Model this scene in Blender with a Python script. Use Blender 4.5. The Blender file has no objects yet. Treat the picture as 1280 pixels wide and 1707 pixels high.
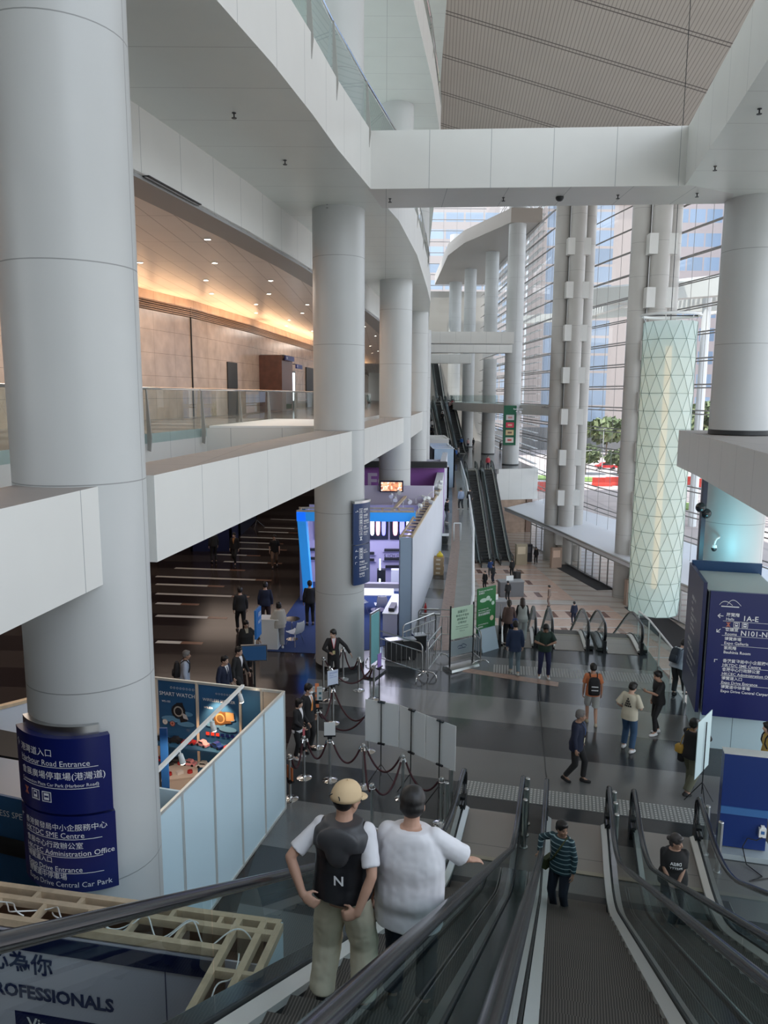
import bpy, bmesh, math, random
import numpy as np
from mathutils import Vector, Matrix, Quaternion

PI = math.pi
R = math.radians
scene = bpy.context.scene
COL = scene.collection
random.seed(7)

# ---------------------------------------------------------------- camera
F_PX, PITCH, ROLL, EYE = 1260.0, R(8.8), R(0.34), 8.3
cam_data = bpy.data.cameras.new('camera')
cam_data.sensor_fit = 'HORIZONTAL'
cam_data.sensor_width = 36.0
cam_data.lens = 36.0 * F_PX / 1280.0
cam_data.clip_start = 0.05
cam_data.clip_end = 2000
camera = bpy.data.objects.new('camera', cam_data)
COL.objects.link(camera)
CAM_ROT = Matrix.Rotation(PI / 2 - PITCH, 3, 'X') @ Matrix.Rotation(ROLL, 3, 'Z')
camera.matrix_world = Matrix.Translation((0, 0, EYE)) @ CAM_ROT.to_4x4()
scene.camera = camera

# ---------------------------------------------------------------- exposure, sky, sun
scene.view_settings.view_transform = 'Standard'
scene.view_settings.look = 'None'
scene.view_settings.gamma = 1.0
scene.view_settings.use_curve_mapping = False
scene.view_settings.exposure = 1.52
scene.cycles.max_bounces = 8
scene.cycles.diffuse_bounces = 5
scene.cycles.glossy_bounces = 4
scene.cycles.transmission_bounces = 4
scene.cycles.transparent_max_bounces = 24
scene.cycles.caustics_reflective = False
scene.cycles.caustics_refractive = False
scene.cycles.sample_clamp_indirect = 6.0

world = bpy.data.worlds.new('sky')
scene.world = world
world.use_nodes = True
wn, wl = world.node_tree.nodes, world.node_tree.links
wn.clear()
w_out = wn.new('ShaderNodeOutputWorld')
w_bg = wn.new('ShaderNodeBackground')
w_tc = wn.new('ShaderNodeTexCoord')
w_sep = wn.new('ShaderNodeSeparateXYZ')
w_ramp = wn.new('ShaderNodeValToRGB')
w_ramp.color_ramp.elements[0].position = 0.45
w_ramp.color_ramp.elements[0].color = (0.40, 0.42, 0.42, 1)
w_ramp.color_ramp.elements[1].position = 0.95
w_ramp.color_ramp.elements[1].color = (0.62, 0.78, 1.0, 1)
w_mid = w_ramp.color_ramp.elements.new(0.53)
w_mid.color = (0.94, 0.97, 0.99, 1)
w_map = wn.new('ShaderNodeMapRange')
w_map.inputs['From Min'].default_value = -1
w_map.inputs['From Max'].default_value = 1
wl.new(w_tc.outputs['Generated'], w_sep.inputs[0])
wl.new(w_sep.outputs['Z'], w_map.inputs['Value'])
wl.new(w_map.outputs[0], w_ramp.inputs[0])
wl.new(w_ramp.outputs[0], w_bg.inputs['Color'])
w_bg.inputs['Strength'].default_value = 0.95
wl.new(w_bg.outputs[0], w_out.inputs['Surface'])


def add_light(name, kind, loc, energy, color=(1, 1, 1), rot=None, **kw):
    d = bpy.data.lights.new(name, kind)
    d.energy = energy
    d.color = color
    for k, v in kw.items():
        setattr(d, k, v)
    o = bpy.data.objects.new(name, d)
    COL.objects.link(o)
    o.location = loc
    if rot is not None:
        o.rotation_euler = rot
    return o


# the sun stands high over the street side of the hall
SUN = add_light('sun', 'SUN', (60, 60, 90), 2.1, (1.0, 0.96, 0.9), angle=R(0.6))
SUN.rotation_euler = Vector((0.30, 0.12, -0.95)).to_track_quat('-Z', 'Y').to_euler()

# ---------------------------------------------------------------- pixel helpers (placing things on their real floor)
def px_ray(x, y):
    return CAM_ROT @ Vector(((x - 640.0) / F_PX, -(y - 853.5) / F_PX, -1.0))


def atz(x, y, z=0.0):
    d = px_ray(x, y)
    return Vector((0, 0, EYE)) + d * ((z - EYE) / d.z)


def atd(x, y, dist):
    d = px_ray(x, y)
    return Vector((0, 0, EYE)) + d * (dist / d.y)


# ---------------------------------------------------------------- materials
MATS = {}


def _nt(name):
    m = bpy.data.materials.new(name)
    m.use_nodes = True
    nt = m.node_tree
    b = nt.nodes.get('Principled BSDF')
    MATS[name] = m
    return m, nt, b


def mat(name, col, rough=0.5, metal=0.0, spec=0.5, emit=None, es=0.0, noise=0.0, nscale=20.0):
    if name in MATS:
        return MATS[name]
    m, nt, b = _nt(name)
    b.inputs['Base Color'].default_value = (*col, 1)
    b.inputs['Roughness'].default_value = rough
    b.inputs['Metallic'].default_value = metal
    b.inputs['Specular IOR Level'].default_value = spec
    if emit:
        b.inputs['Emission Color'].default_value = (*emit, 1)
        b.inputs['Emission Strength'].default_value = es
    if noise:
        _mottle(nt, b, col, noise, nscale)
    return m


def _math(nt, op, a, b=None, c=None):
    n = nt.nodes.new('ShaderNodeMath')
    n.operation = op
    for i, v in enumerate((a, b, c)):
        if v is None:
            continue
        if isinstance(v, (int, float)):
            n.inputs[i].default_value = v
        else:
            nt.links.new(v, n.inputs[i])
    return n.outputs[0]


def _mix(nt, fac, a, b):
    n = nt.nodes.new('ShaderNodeMix')
    n.data_type = 'RGBA'
    for sock, v in ((n.inputs[0], fac), (n.inputs[6], a), (n.inputs[7], b)):
        if isinstance(v, (int, float)):
            sock.default_value = v
        elif isinstance(v, tuple):
            sock.default_value = (*v[:3], 1)
        else:
            nt.links.new(v, sock)
    return n.outputs[2]


def _noise(nt, scale, detail=3.0, vec=None, rough=0.5):
    n = nt.nodes.new('ShaderNodeTexNoise')
    n.inputs['Scale'].default_value = scale
    n.inputs['Detail'].default_value = detail
    n.inputs['Roughness'].default_value = rough
    if vec is None:
        g = nt.nodes.new('ShaderNodeNewGeometry')
        vec = g.outputs['Position']
    nt.links.new(vec, n.inputs['Vector'])
    return n.outputs['Fac']


def _mottle(nt, b, col, amt, scale):
    f = _noise(nt, scale)
    lo = tuple(max(0, c * (1 - amt)) for c in col)
    hi = tuple(min(1, c * (1 + amt)) for c in col)
    nt.links.new(_mix(nt, f, lo, hi), b.inputs['Base Color'])


def _uv(nt):
    t = nt.nodes.new('ShaderNodeUVMap')
    s = nt.nodes.new('ShaderNodeSeparateXYZ')
    nt.links.new(t.outputs[0], s.inputs[0])
    return s.outputs[0], s.outputs[1]


def _line(nt, coord, step, width, off=0.0):
    x = _math(nt, 'ADD', coord, off)
    x = _math(nt, 'DIVIDE', x, step)
    x = _math(nt, 'FRACT', x)
    return _math(nt, 'LESS_THAN', x, width / step)


def panel(name, col, du=0, dv=0, lw=0.012, lc=(0.25, 0.27, 0.28), rough=0.4, metal=0.0, offu=0.0, offv=0.0, noise=0.04, nscale=1.2, spec=0.5):
    """cladding with joints every du x dv metres"""
    if name in MATS:
        return MATS[name]
    m, nt, b = _nt(name)
    b.inputs['Roughness'].default_value = rough
    b.inputs['Metallic'].default_value = metal
    b.inputs['Specular IOR Level'].default_value = spec
    u, v = _uv(nt)
    fac = None
    if du:
        fac = _line(nt, u, du, lw, offu)
    if dv:
        g = _line(nt, v, dv, lw, offv)
        fac = g if fac is None else _math(nt, 'MAXIMUM', fac, g)
    f = _noise(nt, nscale, 2)
    base = _mix(nt, f, tuple(c * (1 - noise) for c in col), tuple(min(1, c * (1 + noise)) for c in col))
    out = _mix(nt, fac, base, lc) if fac is not None else base
    nt.links.new(out, b.inputs['Base Color'])
    return m


def windows(name, wall, glass, du, dv, fu, fv, rough_glass=0.12):
    """a facade: glass panes du x dv apart, wall strips between them"""
    if name in MATS:
        return MATS[name]
    m, nt, b = _nt(name)
    u, v = _uv(nt)
    fac = _math(nt, 'MAXIMUM', _line(nt, u, du, fu), _line(nt, v, dv, fv))
    cell = nt.nodes.new('ShaderNodeTexWhiteNoise')
    cell.noise_dimensions = '2D'
    cv = nt.nodes.new('ShaderNodeCombineXYZ')
    nt.links.new(_math(nt, 'FLOOR', _math(nt, 'DIVIDE', u, du)), cv.inputs[0])
    nt.links.new(_math(nt, 'FLOOR', _math(nt, 'DIVIDE', v, dv)), cv.inputs[1])
    nt.links.new(cv.outputs[0], cell.inputs['Vector'])
    g = _mix(nt, _math(nt, 'MULTIPLY', cell.outputs['Value'], 0.6), glass, tuple(min(1, c * 1.5 + .04) for c in glass))
    nt.links.new(_mix(nt, fac, g, wall), b.inputs['Base Color'])
    nt.links.new(_math(nt, 'MULTIPLY_ADD', fac, 0.5, rough_glass), b.inputs['Roughness'])
    return m


def glass(name, tint=(0.82, 0.9, 0.9), refl=1.0, rough=0.0, min_refl=0.04):
    if name in MATS:
        return MATS[name]
    m, nt, b = _nt(name)
    nt.nodes.remove(b)
    out = nt.nodes['Material Output']
    tr = nt.nodes.new('ShaderNodeBsdfTransparent')
    tr.inputs[0].default_value = (*tint, 1)
    gl = nt.nodes.new('ShaderNodeBsdfGlossy')
    gl.inputs['Roughness'].default_value = rough
    lw = nt.nodes.new('ShaderNodeLayerWeight')
    lw.inputs[0].default_value = 0.5
    k = _math(nt, 'POWER', lw.outputs['Facing'], 5.0)
    k = _math(nt, 'MULTIPLY_ADD', k, 0.92 * refl, min_refl * 1.6 * refl)
    mx = nt.nodes.new('ShaderNodeMixShader')
    nt.links.new(k, mx.inputs[0])
    nt.links.new(tr.outputs[0], mx.inputs[1])
    nt.links.new(gl.outputs[0], mx.inputs[2])
    nt.links.new(mx.outputs[0], out.inputs[0])
    return m


def frosted(name, col, clear=0.2, trans=0.4):
    m, nt, b = _nt(name)
    out = nt.nodes['Material Output']
    b.inputs['Base Color'].default_value = (*col, 1)
    b.inputs['Roughness'].default_value = 0.25
    tl = nt.nodes.new('ShaderNodeBsdfTranslucent')
    tl.inputs[0].default_value = (*col, 1)
    tr = nt.nodes.new('ShaderNodeBsdfTransparent')
    tr.inputs[0].default_value = (*col, 1)
    m1 = nt.nodes.new('ShaderNodeMixShader')
    m1.inputs[0].default_value = trans
    m2 = nt.nodes.new('ShaderNodeMixShader')
    m2.inputs[0].default_value = clear
    nt.links.new(b.outputs[0], m1.inputs[1])
    nt.links.new(tl.outputs[0], m1.inputs[2])
    nt.links.new(m1.outputs[0], m2.inputs[1])
    nt.links.new(tr.outputs[0], m2.inputs[2])
    nt.links.new(m2.outputs[0], out.inputs[0])
    return m


def bands(name, c1, c2, az, period, lo, width, rough=0.12, speck=0.25, cell=0.0, spec=0.5):
    """polished granite laid in bands across direction az"""
    m, nt, b = _nt(name)
    g = nt.nodes.new('ShaderNodeNewGeometry')
    s = nt.nodes.new('ShaderNodeSeparateXYZ')
    nt.links.new(g.outputs['Position'], s.inputs[0])
    t = _math(nt, 'ADD', _math(nt, 'MULTIPLY', s.outputs[0], math.sin(az)), _math(nt, 'MULTIPLY', s.outputs[1], math.cos(az)))
    q = _math(nt, 'SUBTRACT', _math(nt, 'MULTIPLY', s.outputs[0], math.cos(az)), _math(nt, 'MULTIPLY', s.outputs[1], math.sin(az)))
    dark = _line(nt, t, period, width, -lo + 100 * period)
    base = _mix(nt, dark, c1, c2)
    n1 = _noise(nt, 60, 2)
    k = _math(nt, 'MULTIPLY_ADD', n1, 2 * speck, 1 - speck)
    n2 = _noise(nt, 0.7, 2)
    k = _math(nt, 'MULTIPLY', k, _math(nt, 'MULTIPLY_ADD', n2, 0.3, 0.85))
    mm = nt.nodes.new('ShaderNodeMix')
    mm.data_type = 'RGBA'
    mm.blend_type = 'MULTIPLY'
    mm.inputs[0].default_value = 1
    nt.links.new(base, mm.inputs[6])
    cc = nt.nodes.new('ShaderNodeCombineColor')
    for i in range(3):
        nt.links.new(k, cc.inputs[i])
    nt.links.new(cc.outputs[0], mm.inputs[7])
    out = mm.outputs[2]
    if cell:
        j = _math(nt, 'MAXIMUM', _line(nt, t, cell, 0.012), _line(nt, q, cell, 0.012))
        out = _mix(nt, _math(nt, 'MULTIPLY', j, 0.5), out, (0.02, 0.02, 0.02))
    nt.links.new(out, b.inputs['Base Color'])
    b.inputs['Roughness'].default_value = rough
    b.inputs['Specular IOR Level'].default_value = spec
    return m


# ---------------------------------------------------------------- mesh builder
class MB:
    def __init__(self):
        self.v, self.f, self.uv, self.m = [], [], [], []

    def face(self, pts, m=0, uv=None):
        i = len(self.v)
        self.v += [tuple(p) for p in pts]
        self.f.append(tuple(range(i, i + len(pts))))
        self.m.append(m)
        self.uv.append(uv)

    def idx(self, verts, faces, m=0, uvs=None):
        i = len(self.v)
        self.v += [tuple(p) for p in verts]
        for k, f in enumerate(faces):
            self.f.append(tuple(i + j for j in f))
            self.m.append(m)
            self.uv.append(uvs[k] if uvs else None)

    def box(self, c, s, rz=0.0, m=0, mtx=None):
        hx, hy, hz = s[0] / 2, s[1] / 2, s[2] / 2
        P = [Vector((x, y, z)) for z in (-hz, hz) for y in (-hy, hy) for x in (-hx, hx)]
        M = mtx.to_3x3() if mtx is not None else Matrix.Rotation(rz, 3, 'Z')
        P = [M @ p + Vector(c) for p in P]
        self.idx(P, [(0, 2, 3, 1), (4, 5, 7, 6), (0, 1, 5, 4), (1, 3, 7, 5), (3, 2, 6, 7), (2, 0, 4, 6)], m)
        return self

    def bar(self, p0, p1, w, h, m=0, up=(0, 0, 1)):
        """rectangular bar from p0 to p1, w wide (sideways) and h high"""
        p0, p1 = Vector(p0), Vector(p1)
        d = p1 - p0
        L = d.length
        y = d.normalized()
        x = y.cross(Vector(up))
        if x.length < 1e-5:
            x = Vector((1, 0, 0))
        x.normalize()
        z = x.cross(y)
        M = Matrix((x, y, z)).transposed()
        return self.box((p0 + p1) / 2, (w, L, h), m=m, mtx=M)

    def ring(self, c, x, y, rx, ry, n, e=1.0):
        out = []
        for i in range(n):
            a = 2 * PI * i / n
            ca, sa = math.cos(a), math.sin(a)
            if e != 1.0:
                ca = math.copysign(abs(ca) ** e, ca)
                sa = math.copysign(abs(sa) ** e, sa)
            out.append(c + x * rx * ca + y * ry * sa)
        return out

    def loft(self, rings, m=0, caps=True, closed=False):
        n = len(rings[0])
        i0 = len(self.v)
        vs = [p for r in rings for p in r]
        fs = []
        K = len(rings)
        for k in range(K if closed else K - 1):
            a, b = k * n, ((k + 1) % K) * n
            for i in range(n):
                j = (i + 1) % n
                fs.append((a + i, a + j, b + j, b + i))
        if caps and not closed:
            fs.append(tuple(range(n - 1, -1, -1)))
            fs.append(tuple((K - 1) * n + i for i in range(n)))
        self.idx(vs, fs, m)
        return self

    def cyl(self, p0, p1, r0, r1=None, n=16, m=0, caps=True):
        p0, p1 = Vector(p0), Vector(p1)
        r1 = r0 if r1 is None else r1
        d = (p1 - p0).normalized()
        x = d.orthogonal().normalized()
        y = d.cross(x)
        return self.loft([self.ring(p0, x, y, r0, r0, n), self.ring(p1, x, y, r1, r1, n)], m, caps)

    def tube(self, path, r, n=8, m=0, caps=True, ry=None, closed=False, up=None):
        path = [Vector(p) for p in path]
        K = len(path)
        rings = []
        x = None
        for k in range(K):
            if closed:
                d = path[(k + 1) % K] - path[k - 1]
            else:
                d = path[min(k + 1, K - 1)] - path[max(k - 1, 0)]
            d.normalize()
            if up is not None:
                x = Vector(up) - d * d.dot(Vector(up))
                x.normalize()
            elif x is None:
                x = d.orthogonal().normalized()
            else:
                x = (x - d * x.dot(d)).normalized()
            y = d.cross(x)
            rr = r[k] if isinstance(r, (list, tuple)) else r
            rings.append(self.ring(path[k], x, y, rr, rr if ry is None else ry, n))
        return self.loft(rings, m, caps, closed)

    def lathe(self, prof, c=(0, 0, 0), n=24, m=0, uv=False):
        c = Vector(c)
        for k in range(len(prof) - 1):
            (r0, z0), (r1, z1) = prof[k], prof[k + 1]
            for i in range(n):
                a, b = 2 * PI * i / n, 2 * PI * (i + 1) / n
                P = [c + Vector((r * math.cos(t), r * math.sin(t), z)) for r, t, z in ((r0, a, z0), (r0, b, z0), (r1, b, z1), (r1, a, z1))]
                rr = max(r0, r1)
                u = [(a * rr, c.z + z0), (b * rr, c.z + z0), (b * rr, c.z + z1), (a * rr, c.z + z1)] if uv else None
                if r0 < 1e-6:
                    P, u = P[1:], (u[1:] if u else None)
                elif r1 < 1e-6:
                    P, u = P[:3], (u[:3] if u else None)
                self.face(P, m, u)
        return self

    def prism(self, poly, z0, z1, m=0, mtop=None, mbot=None):
        n = len(poly)
        area = sum(poly[i][0] * poly[(i + 1) % n][1] - poly[(i + 1) % n][0] * poly[i][1] for i in range(n))
        if area < 0:
            poly = poly[::-1]
        d = 0.0
        for i in range(n):
            a, b = poly[i], poly[(i + 1) % n]
            L = math.hypot(b[0] - a[0], b[1] - a[1])
            self.face([(a[0], a[1], z0), (b[0], b[1], z0), (b[0], b[1], z1), (a[0], a[1], z1)], m,
                      [(d, z0), (d + L, z0), (d + L, z1), (d, z1)])
            d += L
        self.face([(p[0], p[1], z1) for p in poly], m if mtop is None else mtop, [(p[0], p[1]) for p in poly])
        self.face([(p[0], p[1], z0) for p in poly[::-1]], m if mbot is None else mbot, [(p[0], p[1]) for p in poly[::-1]])
        return self

    def ribbon(self, pts, z0, z1, m=0):
        d = 0.0
        for a, b in zip(pts[:-1], pts[1:]):
            L = math.hypot(b[0] - a[0], b[1] - a[1])
            self.face([(a[0], a[1], z0), (b[0], b[1], z0), (b[0], b[1], z1), (a[0], a[1], z1)], m,
                      [(d, z0), (d + L, z0), (d + L, z1), (d, z1)])
            d += L
        return self

    def ball(self, c, r, n=16, k=10, m=0, mtx=None):
        c = Vector(c)
        r = (r, r, r) if isinstance(r, (int, float)) else r
        M = mtx or Matrix.Identity(3)
        vs, fs = [], []
        for j in range(1, k):
            t = PI * j / k
            for i in range(n):
                a = 2 * PI * i / n
                vs.append(c + M @ Vector((r[0] * math.sin(t) * math.cos(a), r[1] * math.sin(t) * math.sin(a), r[2] * math.cos(t))))
        vs.append(c + M @ Vector((0, 0, r[2])))
        vs.append(c + M @ Vector((0, 0, -r[2])))
        T, B = len(vs) - 2, len(vs) - 1
        for j in range(k - 2):
            for i in range(n):
                q = (i + 1) % n
                fs.append((j * n + i, (j + 1) * n + i, (j + 1) * n + q, j * n + q))
        for i in range(n):
            q = (i + 1) % n
            fs.append((T, i, q))
            fs.append((B, (k - 2) * n + q, (k - 2) * n + i))
        self.idx(vs, fs, m)
        return self

    def mesh(self, name, mats, origin=(0, 0, 0), sharp=35):
        o = Vector(origin)
        me = bpy.data.meshes.new(name)
        V = [(p[0] - o.x, p[1] - o.y, p[2] - o.z) for p in self.v]
        me.from_pydata(V, [], self.f)
        for mm in mats:
            me.materials.append(mm)
        me.polygons.foreach_set('material_index', self.m)
        uvl = me.uv_layers.new(name='UVMap')
        co = []
        me.update()
        for k, poly in enumerate(me.polygons):
            if self.uv[k] is not None:
                for a in self.uv[k]:
                    co += [a[0], a[1]]
            else:
                n = poly.normal
                pts = [self.v[i] for i in self.f[k]]
                if abs(n.z) > 0.7:
                    for p in pts:
                        co += [p[0], p[1]]
                else:
                    L = math.hypot(n.x, n.y) or 1
                    tx, ty = -n.y / L, n.x / L
                    for p in pts:
                        co += [p[0] * tx + p[1] * ty, p[2]]
        uvl.data.foreach_set('uv', co)
        if sharp:
            bm = bmesh.new()
            bm.from_mesh(me)
            bmesh.ops.remove_doubles(bm, verts=bm.verts, dist=1e-5)
            bm.to_mesh(me)
            bm.free()
            me.polygons.foreach_set('use_smooth', [True] * len(me.polygons))
            me.set_sharp_from_angle(angle=R(sharp))
        return me

    def build(self, name, mats, parent=None, label=None, cat=None, group=None, kind=None, sharp=35, origin=None):
        mats = mats if isinstance(mats, (list, tuple)) else [mats]
        if parent is not None:
            org = parent.get('_o', (0, 0, 0))
        else:
            org = origin if origin is not None else (0, 0, 0)
        ob = bpy.data.objects.new(name, self.mesh(name, mats, org, sharp))
        COL.objects.link(ob)
        if parent is not None:
            ob.parent = parent
            ob['_o'] = tuple(org)
        else:
            ob.location = org
            ob['_o'] = tuple(org)
        tag(ob, label, cat, group, kind)
        return ob


def tag(o, label=None, cat=None, group=None, kind=None):
    if label:
        o['label'] = label
    if cat:
        o['category'] = cat
    if group:
        o['group'] = group
    if kind:
        o['kind'] = kind
    return o


def thing(name, label, cat, loc=(0, 0, 0), group=None, rz=0.0):
    """an Empty at the thing's base; its parts are built in world coordinates (or locally when loc is the origin)"""
    o = bpy.data.objects.new(name, None)
    o.empty_display_size = 0.1
    COL.objects.link(o)
    o.location = loc
    o.rotation_euler = (0, 0, rz)
    o['_o'] = tuple(loc)
    return tag(o, label, cat, group)


def dup(root, loc=None, rz=None, label=None, group=None):
    r = root.copy()
    COL.objects.link(r)
    if loc is not None:
        r.location = loc
    if rz is not None:
        r.rotation_euler = (0, 0, rz)
    if label:
        r['label'] = label
    if group:
        r['group'] = group
    for ch in list(root.children):
        c = ch.copy()
        COL.objects.link(c)
        c.parent = r
        for g in list(ch.children):
            d = g.copy()
            COL.objects.link(d)
            d.parent = c
    return r


# ---------------------------------------------------------------- lettering (made into flat meshes at the end, in one go)
TEXT_JOBS = []


def lettering(name, lines, mp, material, parent, bold=0.0, label=None):
    """lines: (text, u, v, size[, align]); mp maps sign metres (u right, v up) to a point"""
    me = bpy.data.meshes.new(name)
    me.materials.append(material)
    ob = bpy.data.objects.new(name, me)
    COL.objects.link(ob)
    ob.parent = parent
    org = Vector(parent.get('_o', (0, 0, 0)))
    ob['_o'] = tuple(org)
    if label:
        ob['label'] = label
    TEXT_JOBS.append((ob, lines, mp, org, bold))
    return ob


def finish_text():
    tmp = []
    for job in TEXT_JOBS:
        objs = []
        for ln in job[1]:
            c = bpy.data.curves.new('t', 'FONT')
            c.body = ln[0]
            c.size = ln[3]
            c.resolution_u = 2
            c.align_x = {'C': 'CENTER', 'R': 'RIGHT'}.get(ln[4] if len(ln) > 4 else 'L', 'LEFT')
            c.offset = job[4] * ln[3]
            o = bpy.data.objects.new('t', c)
            COL.objects.link(o)
            objs.append(o)
        tmp.append(objs)
    dg = bpy.context.evaluated_depsgraph_get()
    for job, objs in zip(TEXT_JOBS, tmp):
        ob, lines, mp, org, bold = job
        V, Fs = [], []
        for ln, o in zip(lines, objs):
            me = bpy.data.meshes.new_from_object(o.evaluated_get(dg))
            i = len(V)
            for p in me.vertices:
                V.append(tuple(Vector(mp(ln[1] + p.co.x, ln[2] + p.co.y)) - org))
            for f in me.polygons:
                Fs.append(tuple(i + k for k in f.vertices))
            bpy.data.meshes.remove(me)
        ob.data.from_pydata(V, [], Fs)
        ob.data.update()
    for objs in tmp:
        for o in objs:
            c = o.data
            bpy.data.objects.remove(o)
            bpy.data.curves.remove(c)


def flat_map(o, right, up, off=0.004):
    o, right, up = Vector(o), Vector(right).normalized(), Vector(up).normalized()
    n = right.cross(up).normalized()
    return lambda u, v: o + right * u + up * v + n * off


# ---------------------------------------------------------------- colours of the place
M_COL = panel('column_cladding', (0.53, 0.545, 0.545), du=2.372, dv=2.44, lw=0.014, lc=(0.27, 0.28, 0.28), rough=0.38, offv=0.05, offu=0.04)
M_CLAD = panel('white_cladding', (0.685, 0.685, 0.66), du=1.55, lw=0.014, lc=(0.30, 0.32, 0.32), rough=0.35)
M_SOFF = panel('soffit_panel', (0.74, 0.78, 0.74), du=40, dv=1.55, lw=0.012, lc=(0.38, 0.39, 0.38), rough=0.32)
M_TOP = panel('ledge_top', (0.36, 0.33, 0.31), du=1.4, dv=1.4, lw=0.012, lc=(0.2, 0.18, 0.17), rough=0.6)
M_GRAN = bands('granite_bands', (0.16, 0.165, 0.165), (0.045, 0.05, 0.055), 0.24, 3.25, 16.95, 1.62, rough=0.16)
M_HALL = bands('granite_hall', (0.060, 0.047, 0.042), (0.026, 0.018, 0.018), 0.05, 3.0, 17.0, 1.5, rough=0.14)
M_LOBBY = bands('lobby_stone', (0.62, 0.56, 0.50), (0.50, 0.42, 0.36), 0.15, 1.6, 30.0, 0.5, rough=0.15, cell=0.0)
M_STEEL = mat('brushed_steel', (0.55, 0.56, 0.56), 0.28, 1.0)
M_CHROME = mat('polished_chrome', (0.7, 0.7, 0.7), 0.1, 1.0)
M_ALU = mat('satin_aluminium', (0.74, 0.74, 0.71), 0.35, 0.5)
M_DARK = mat('dark_metal', (0.03, 0.032, 0.035), 0.4, 0.3)
M_BLACK = mat('black_rubber', (0.012, 0.013, 0.016), 0.22, 0.0, 0.6)
M_GLASS = glass('balustrade_glass', (0.74, 0.85, 0.85), 1.1)
M_CLEAR = glass('window_glass', (0.96, 0.985, 1.0), 0.5)
M_WHITE = mat('white_paint', (0.78, 0.80, 0.80), 0.5)
M_BOOTH = mat('booth_panel_white', (0.62, 0.79, 0.88), 0.4)
M_WOOD = mat('pale_timber', (0.60, 0.475, 0.33), 0.7, noise=0.25, nscale=9)
M_NAVY = mat('sign_navy', (0.005, 0.011, 0.11), 0.3)
M_NAVY2 = mat('sign_navy_dark', (0.005, 0.010, 0.075), 0.3)
M_LETTER = mat('letter_white', (0.85, 0.86, 0.88), 0.5)
M_INK = mat('letter_navy', (0.02, 0.03, 0.10), 0.5)
M_TRAV = panel('travertine', (0.43, 0.31, 0.235), du=1.6, dv=0.9, lw=0.012, lc=(0.16, 0.11, 0.08), rough=0.22, noise=0.35, nscale=1.6)
M_CEIL = panel('metal_ceiling', (0.74, 0.69, 0.65), du=0.6, dv=3.0, lw=0.02, lc=(0.34, 0.30, 0.28), rough=0.30, metal=0.12)
M_ROOF = panel('slatted_roof', (0.34, 0.30, 0.265), du=0.34, lw=0.06, lc=(0.10, 0.085, 0.075), rough=0.6)

# ================================================================ THE BUILDING
def S(mb, name, mats, **k):
    return mb.build(name, mats, kind='structure', **k)


AZ = 0.24                                     # the concourse is laid out along this direction
PV = Vector((math.cos(AZ), -math.sin(AZ), 0))  # across
DV = Vector((math.sin(AZ), math.cos(AZ), 0))   # along

# ---- floors
edge = [(8.75, 24.9), (3.05, 25.3), (3.3, 27), (4.05, 33.5), (4.95, 41.1), (6.1, 53.5), (7.1, 65), (8.5, 84)]
floor = MB()
floor.prism([(-2.6, -4), (11, -4), (11, 19.2), (8.3, 19.6), (8.75, 23.9)] + edge + [(13.4, 86.5), (17.4, 88), (17.4, 141), (3, 141), (3.0, 61), (2.0, 39), (0.95, 26), (-2.2, 23.5), (-2.3, 14)], -0.55, 0, 0, 0, 1)
S(floor, 'floor_concourse', [M_GRAN, M_WHITE])
hallf = MB()
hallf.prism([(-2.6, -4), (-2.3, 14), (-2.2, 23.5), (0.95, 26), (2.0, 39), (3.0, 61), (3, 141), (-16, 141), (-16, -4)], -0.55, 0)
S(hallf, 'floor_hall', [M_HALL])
# pale stone strip set in the floor along the open edge, and inlaid bars in the hall floor
M_PINK = mat('pink_stone', (0.36, 0.24, 0.19), 0.25, noise=0.3, nscale=6)
st = MB()
for a, b in zip(edge[1:-1], edge[2:]):
    for t in (0,):
        st.face([(a[0] - 1.22, a[1], .004), (a[0] - .74, a[1], .004), (b[0] - .74, b[1], .004), (b[0] - 1.22, b[1], .004)])
st.face([(1.65, 23.9, .004), (2.15, 23.9, .004), (2.31, 25.3, .004), (1.83, 25.3, .004)])
a, b = atz(770, 1120), atz(930, 1145)
st.face([(a.x, a.y, .004), (b.x, b.y, .004), (b.x + .1, b.y + .35, .004), (a.x + .1, a.y + .35, .004)])
for a, b in zip(edge[1:-1], edge[2:]):
    st.face([(a[0] - .74, a[1], .004), (a[0] - .02, a[1], .004), (b[0] - .02, b[1], .004), (b[0] - .74, b[1], .004)], 1)
S(st, 'trim_stone_strip', [M_PINK, mat('border_stone', (0.33, 0.34, 0.325), 0.22, noise=.12, nscale=2)])
inl = MB()
M_INLAY = mat('inlay_stone', (0.62, 0.60, 0.56), 0.2)
M_INLAYB = mat('inlay_brown', (0.24, 0.13, 0.09), 0.2)
for x0, x1, y in [(258, 300, 1072), (258, 345, 1028), (258, 300, 1007), (258, 385, 991), (258, 345, 975), (258, 425, 962), (290, 382, 948), (372, 445, 937), (360, 410, 925), (365, 455, 914), (372, 450, 904), (400, 500, 896), (430, 480, 887), (440, 490, 880), (450, 492, 866)]:
    p, q = atz(x0, y), atz(x1, y + (x1 - x0) * .035)
    w = 0.26
    inl.face([(p.x, p.y, .004), (q.x, q.y, .004), (q.x + .03, q.y + w, .004), (p.x + .03, p.y + w, .004)])
    e = (q - p).normalized() * 0.75
    inl.face([(q.x, q.y, .004), (q.x + e.x, q.y + e.y, .004), (q.x + e.x, q.y + e.y + w, .004), (q.x, q.y + w, .004)], 1)
S(inl, 'floor_inlay', [M_INLAY, M_INLAYB])
lob = MB()
lob.prism([(2, 22), (40, 22), (36, 47), (29, 62), (22, 90), (18, 100), (3, 100)], -7.9, -7.5)
S(lob, 'floor_lobby', [M_LOBBY])
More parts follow.
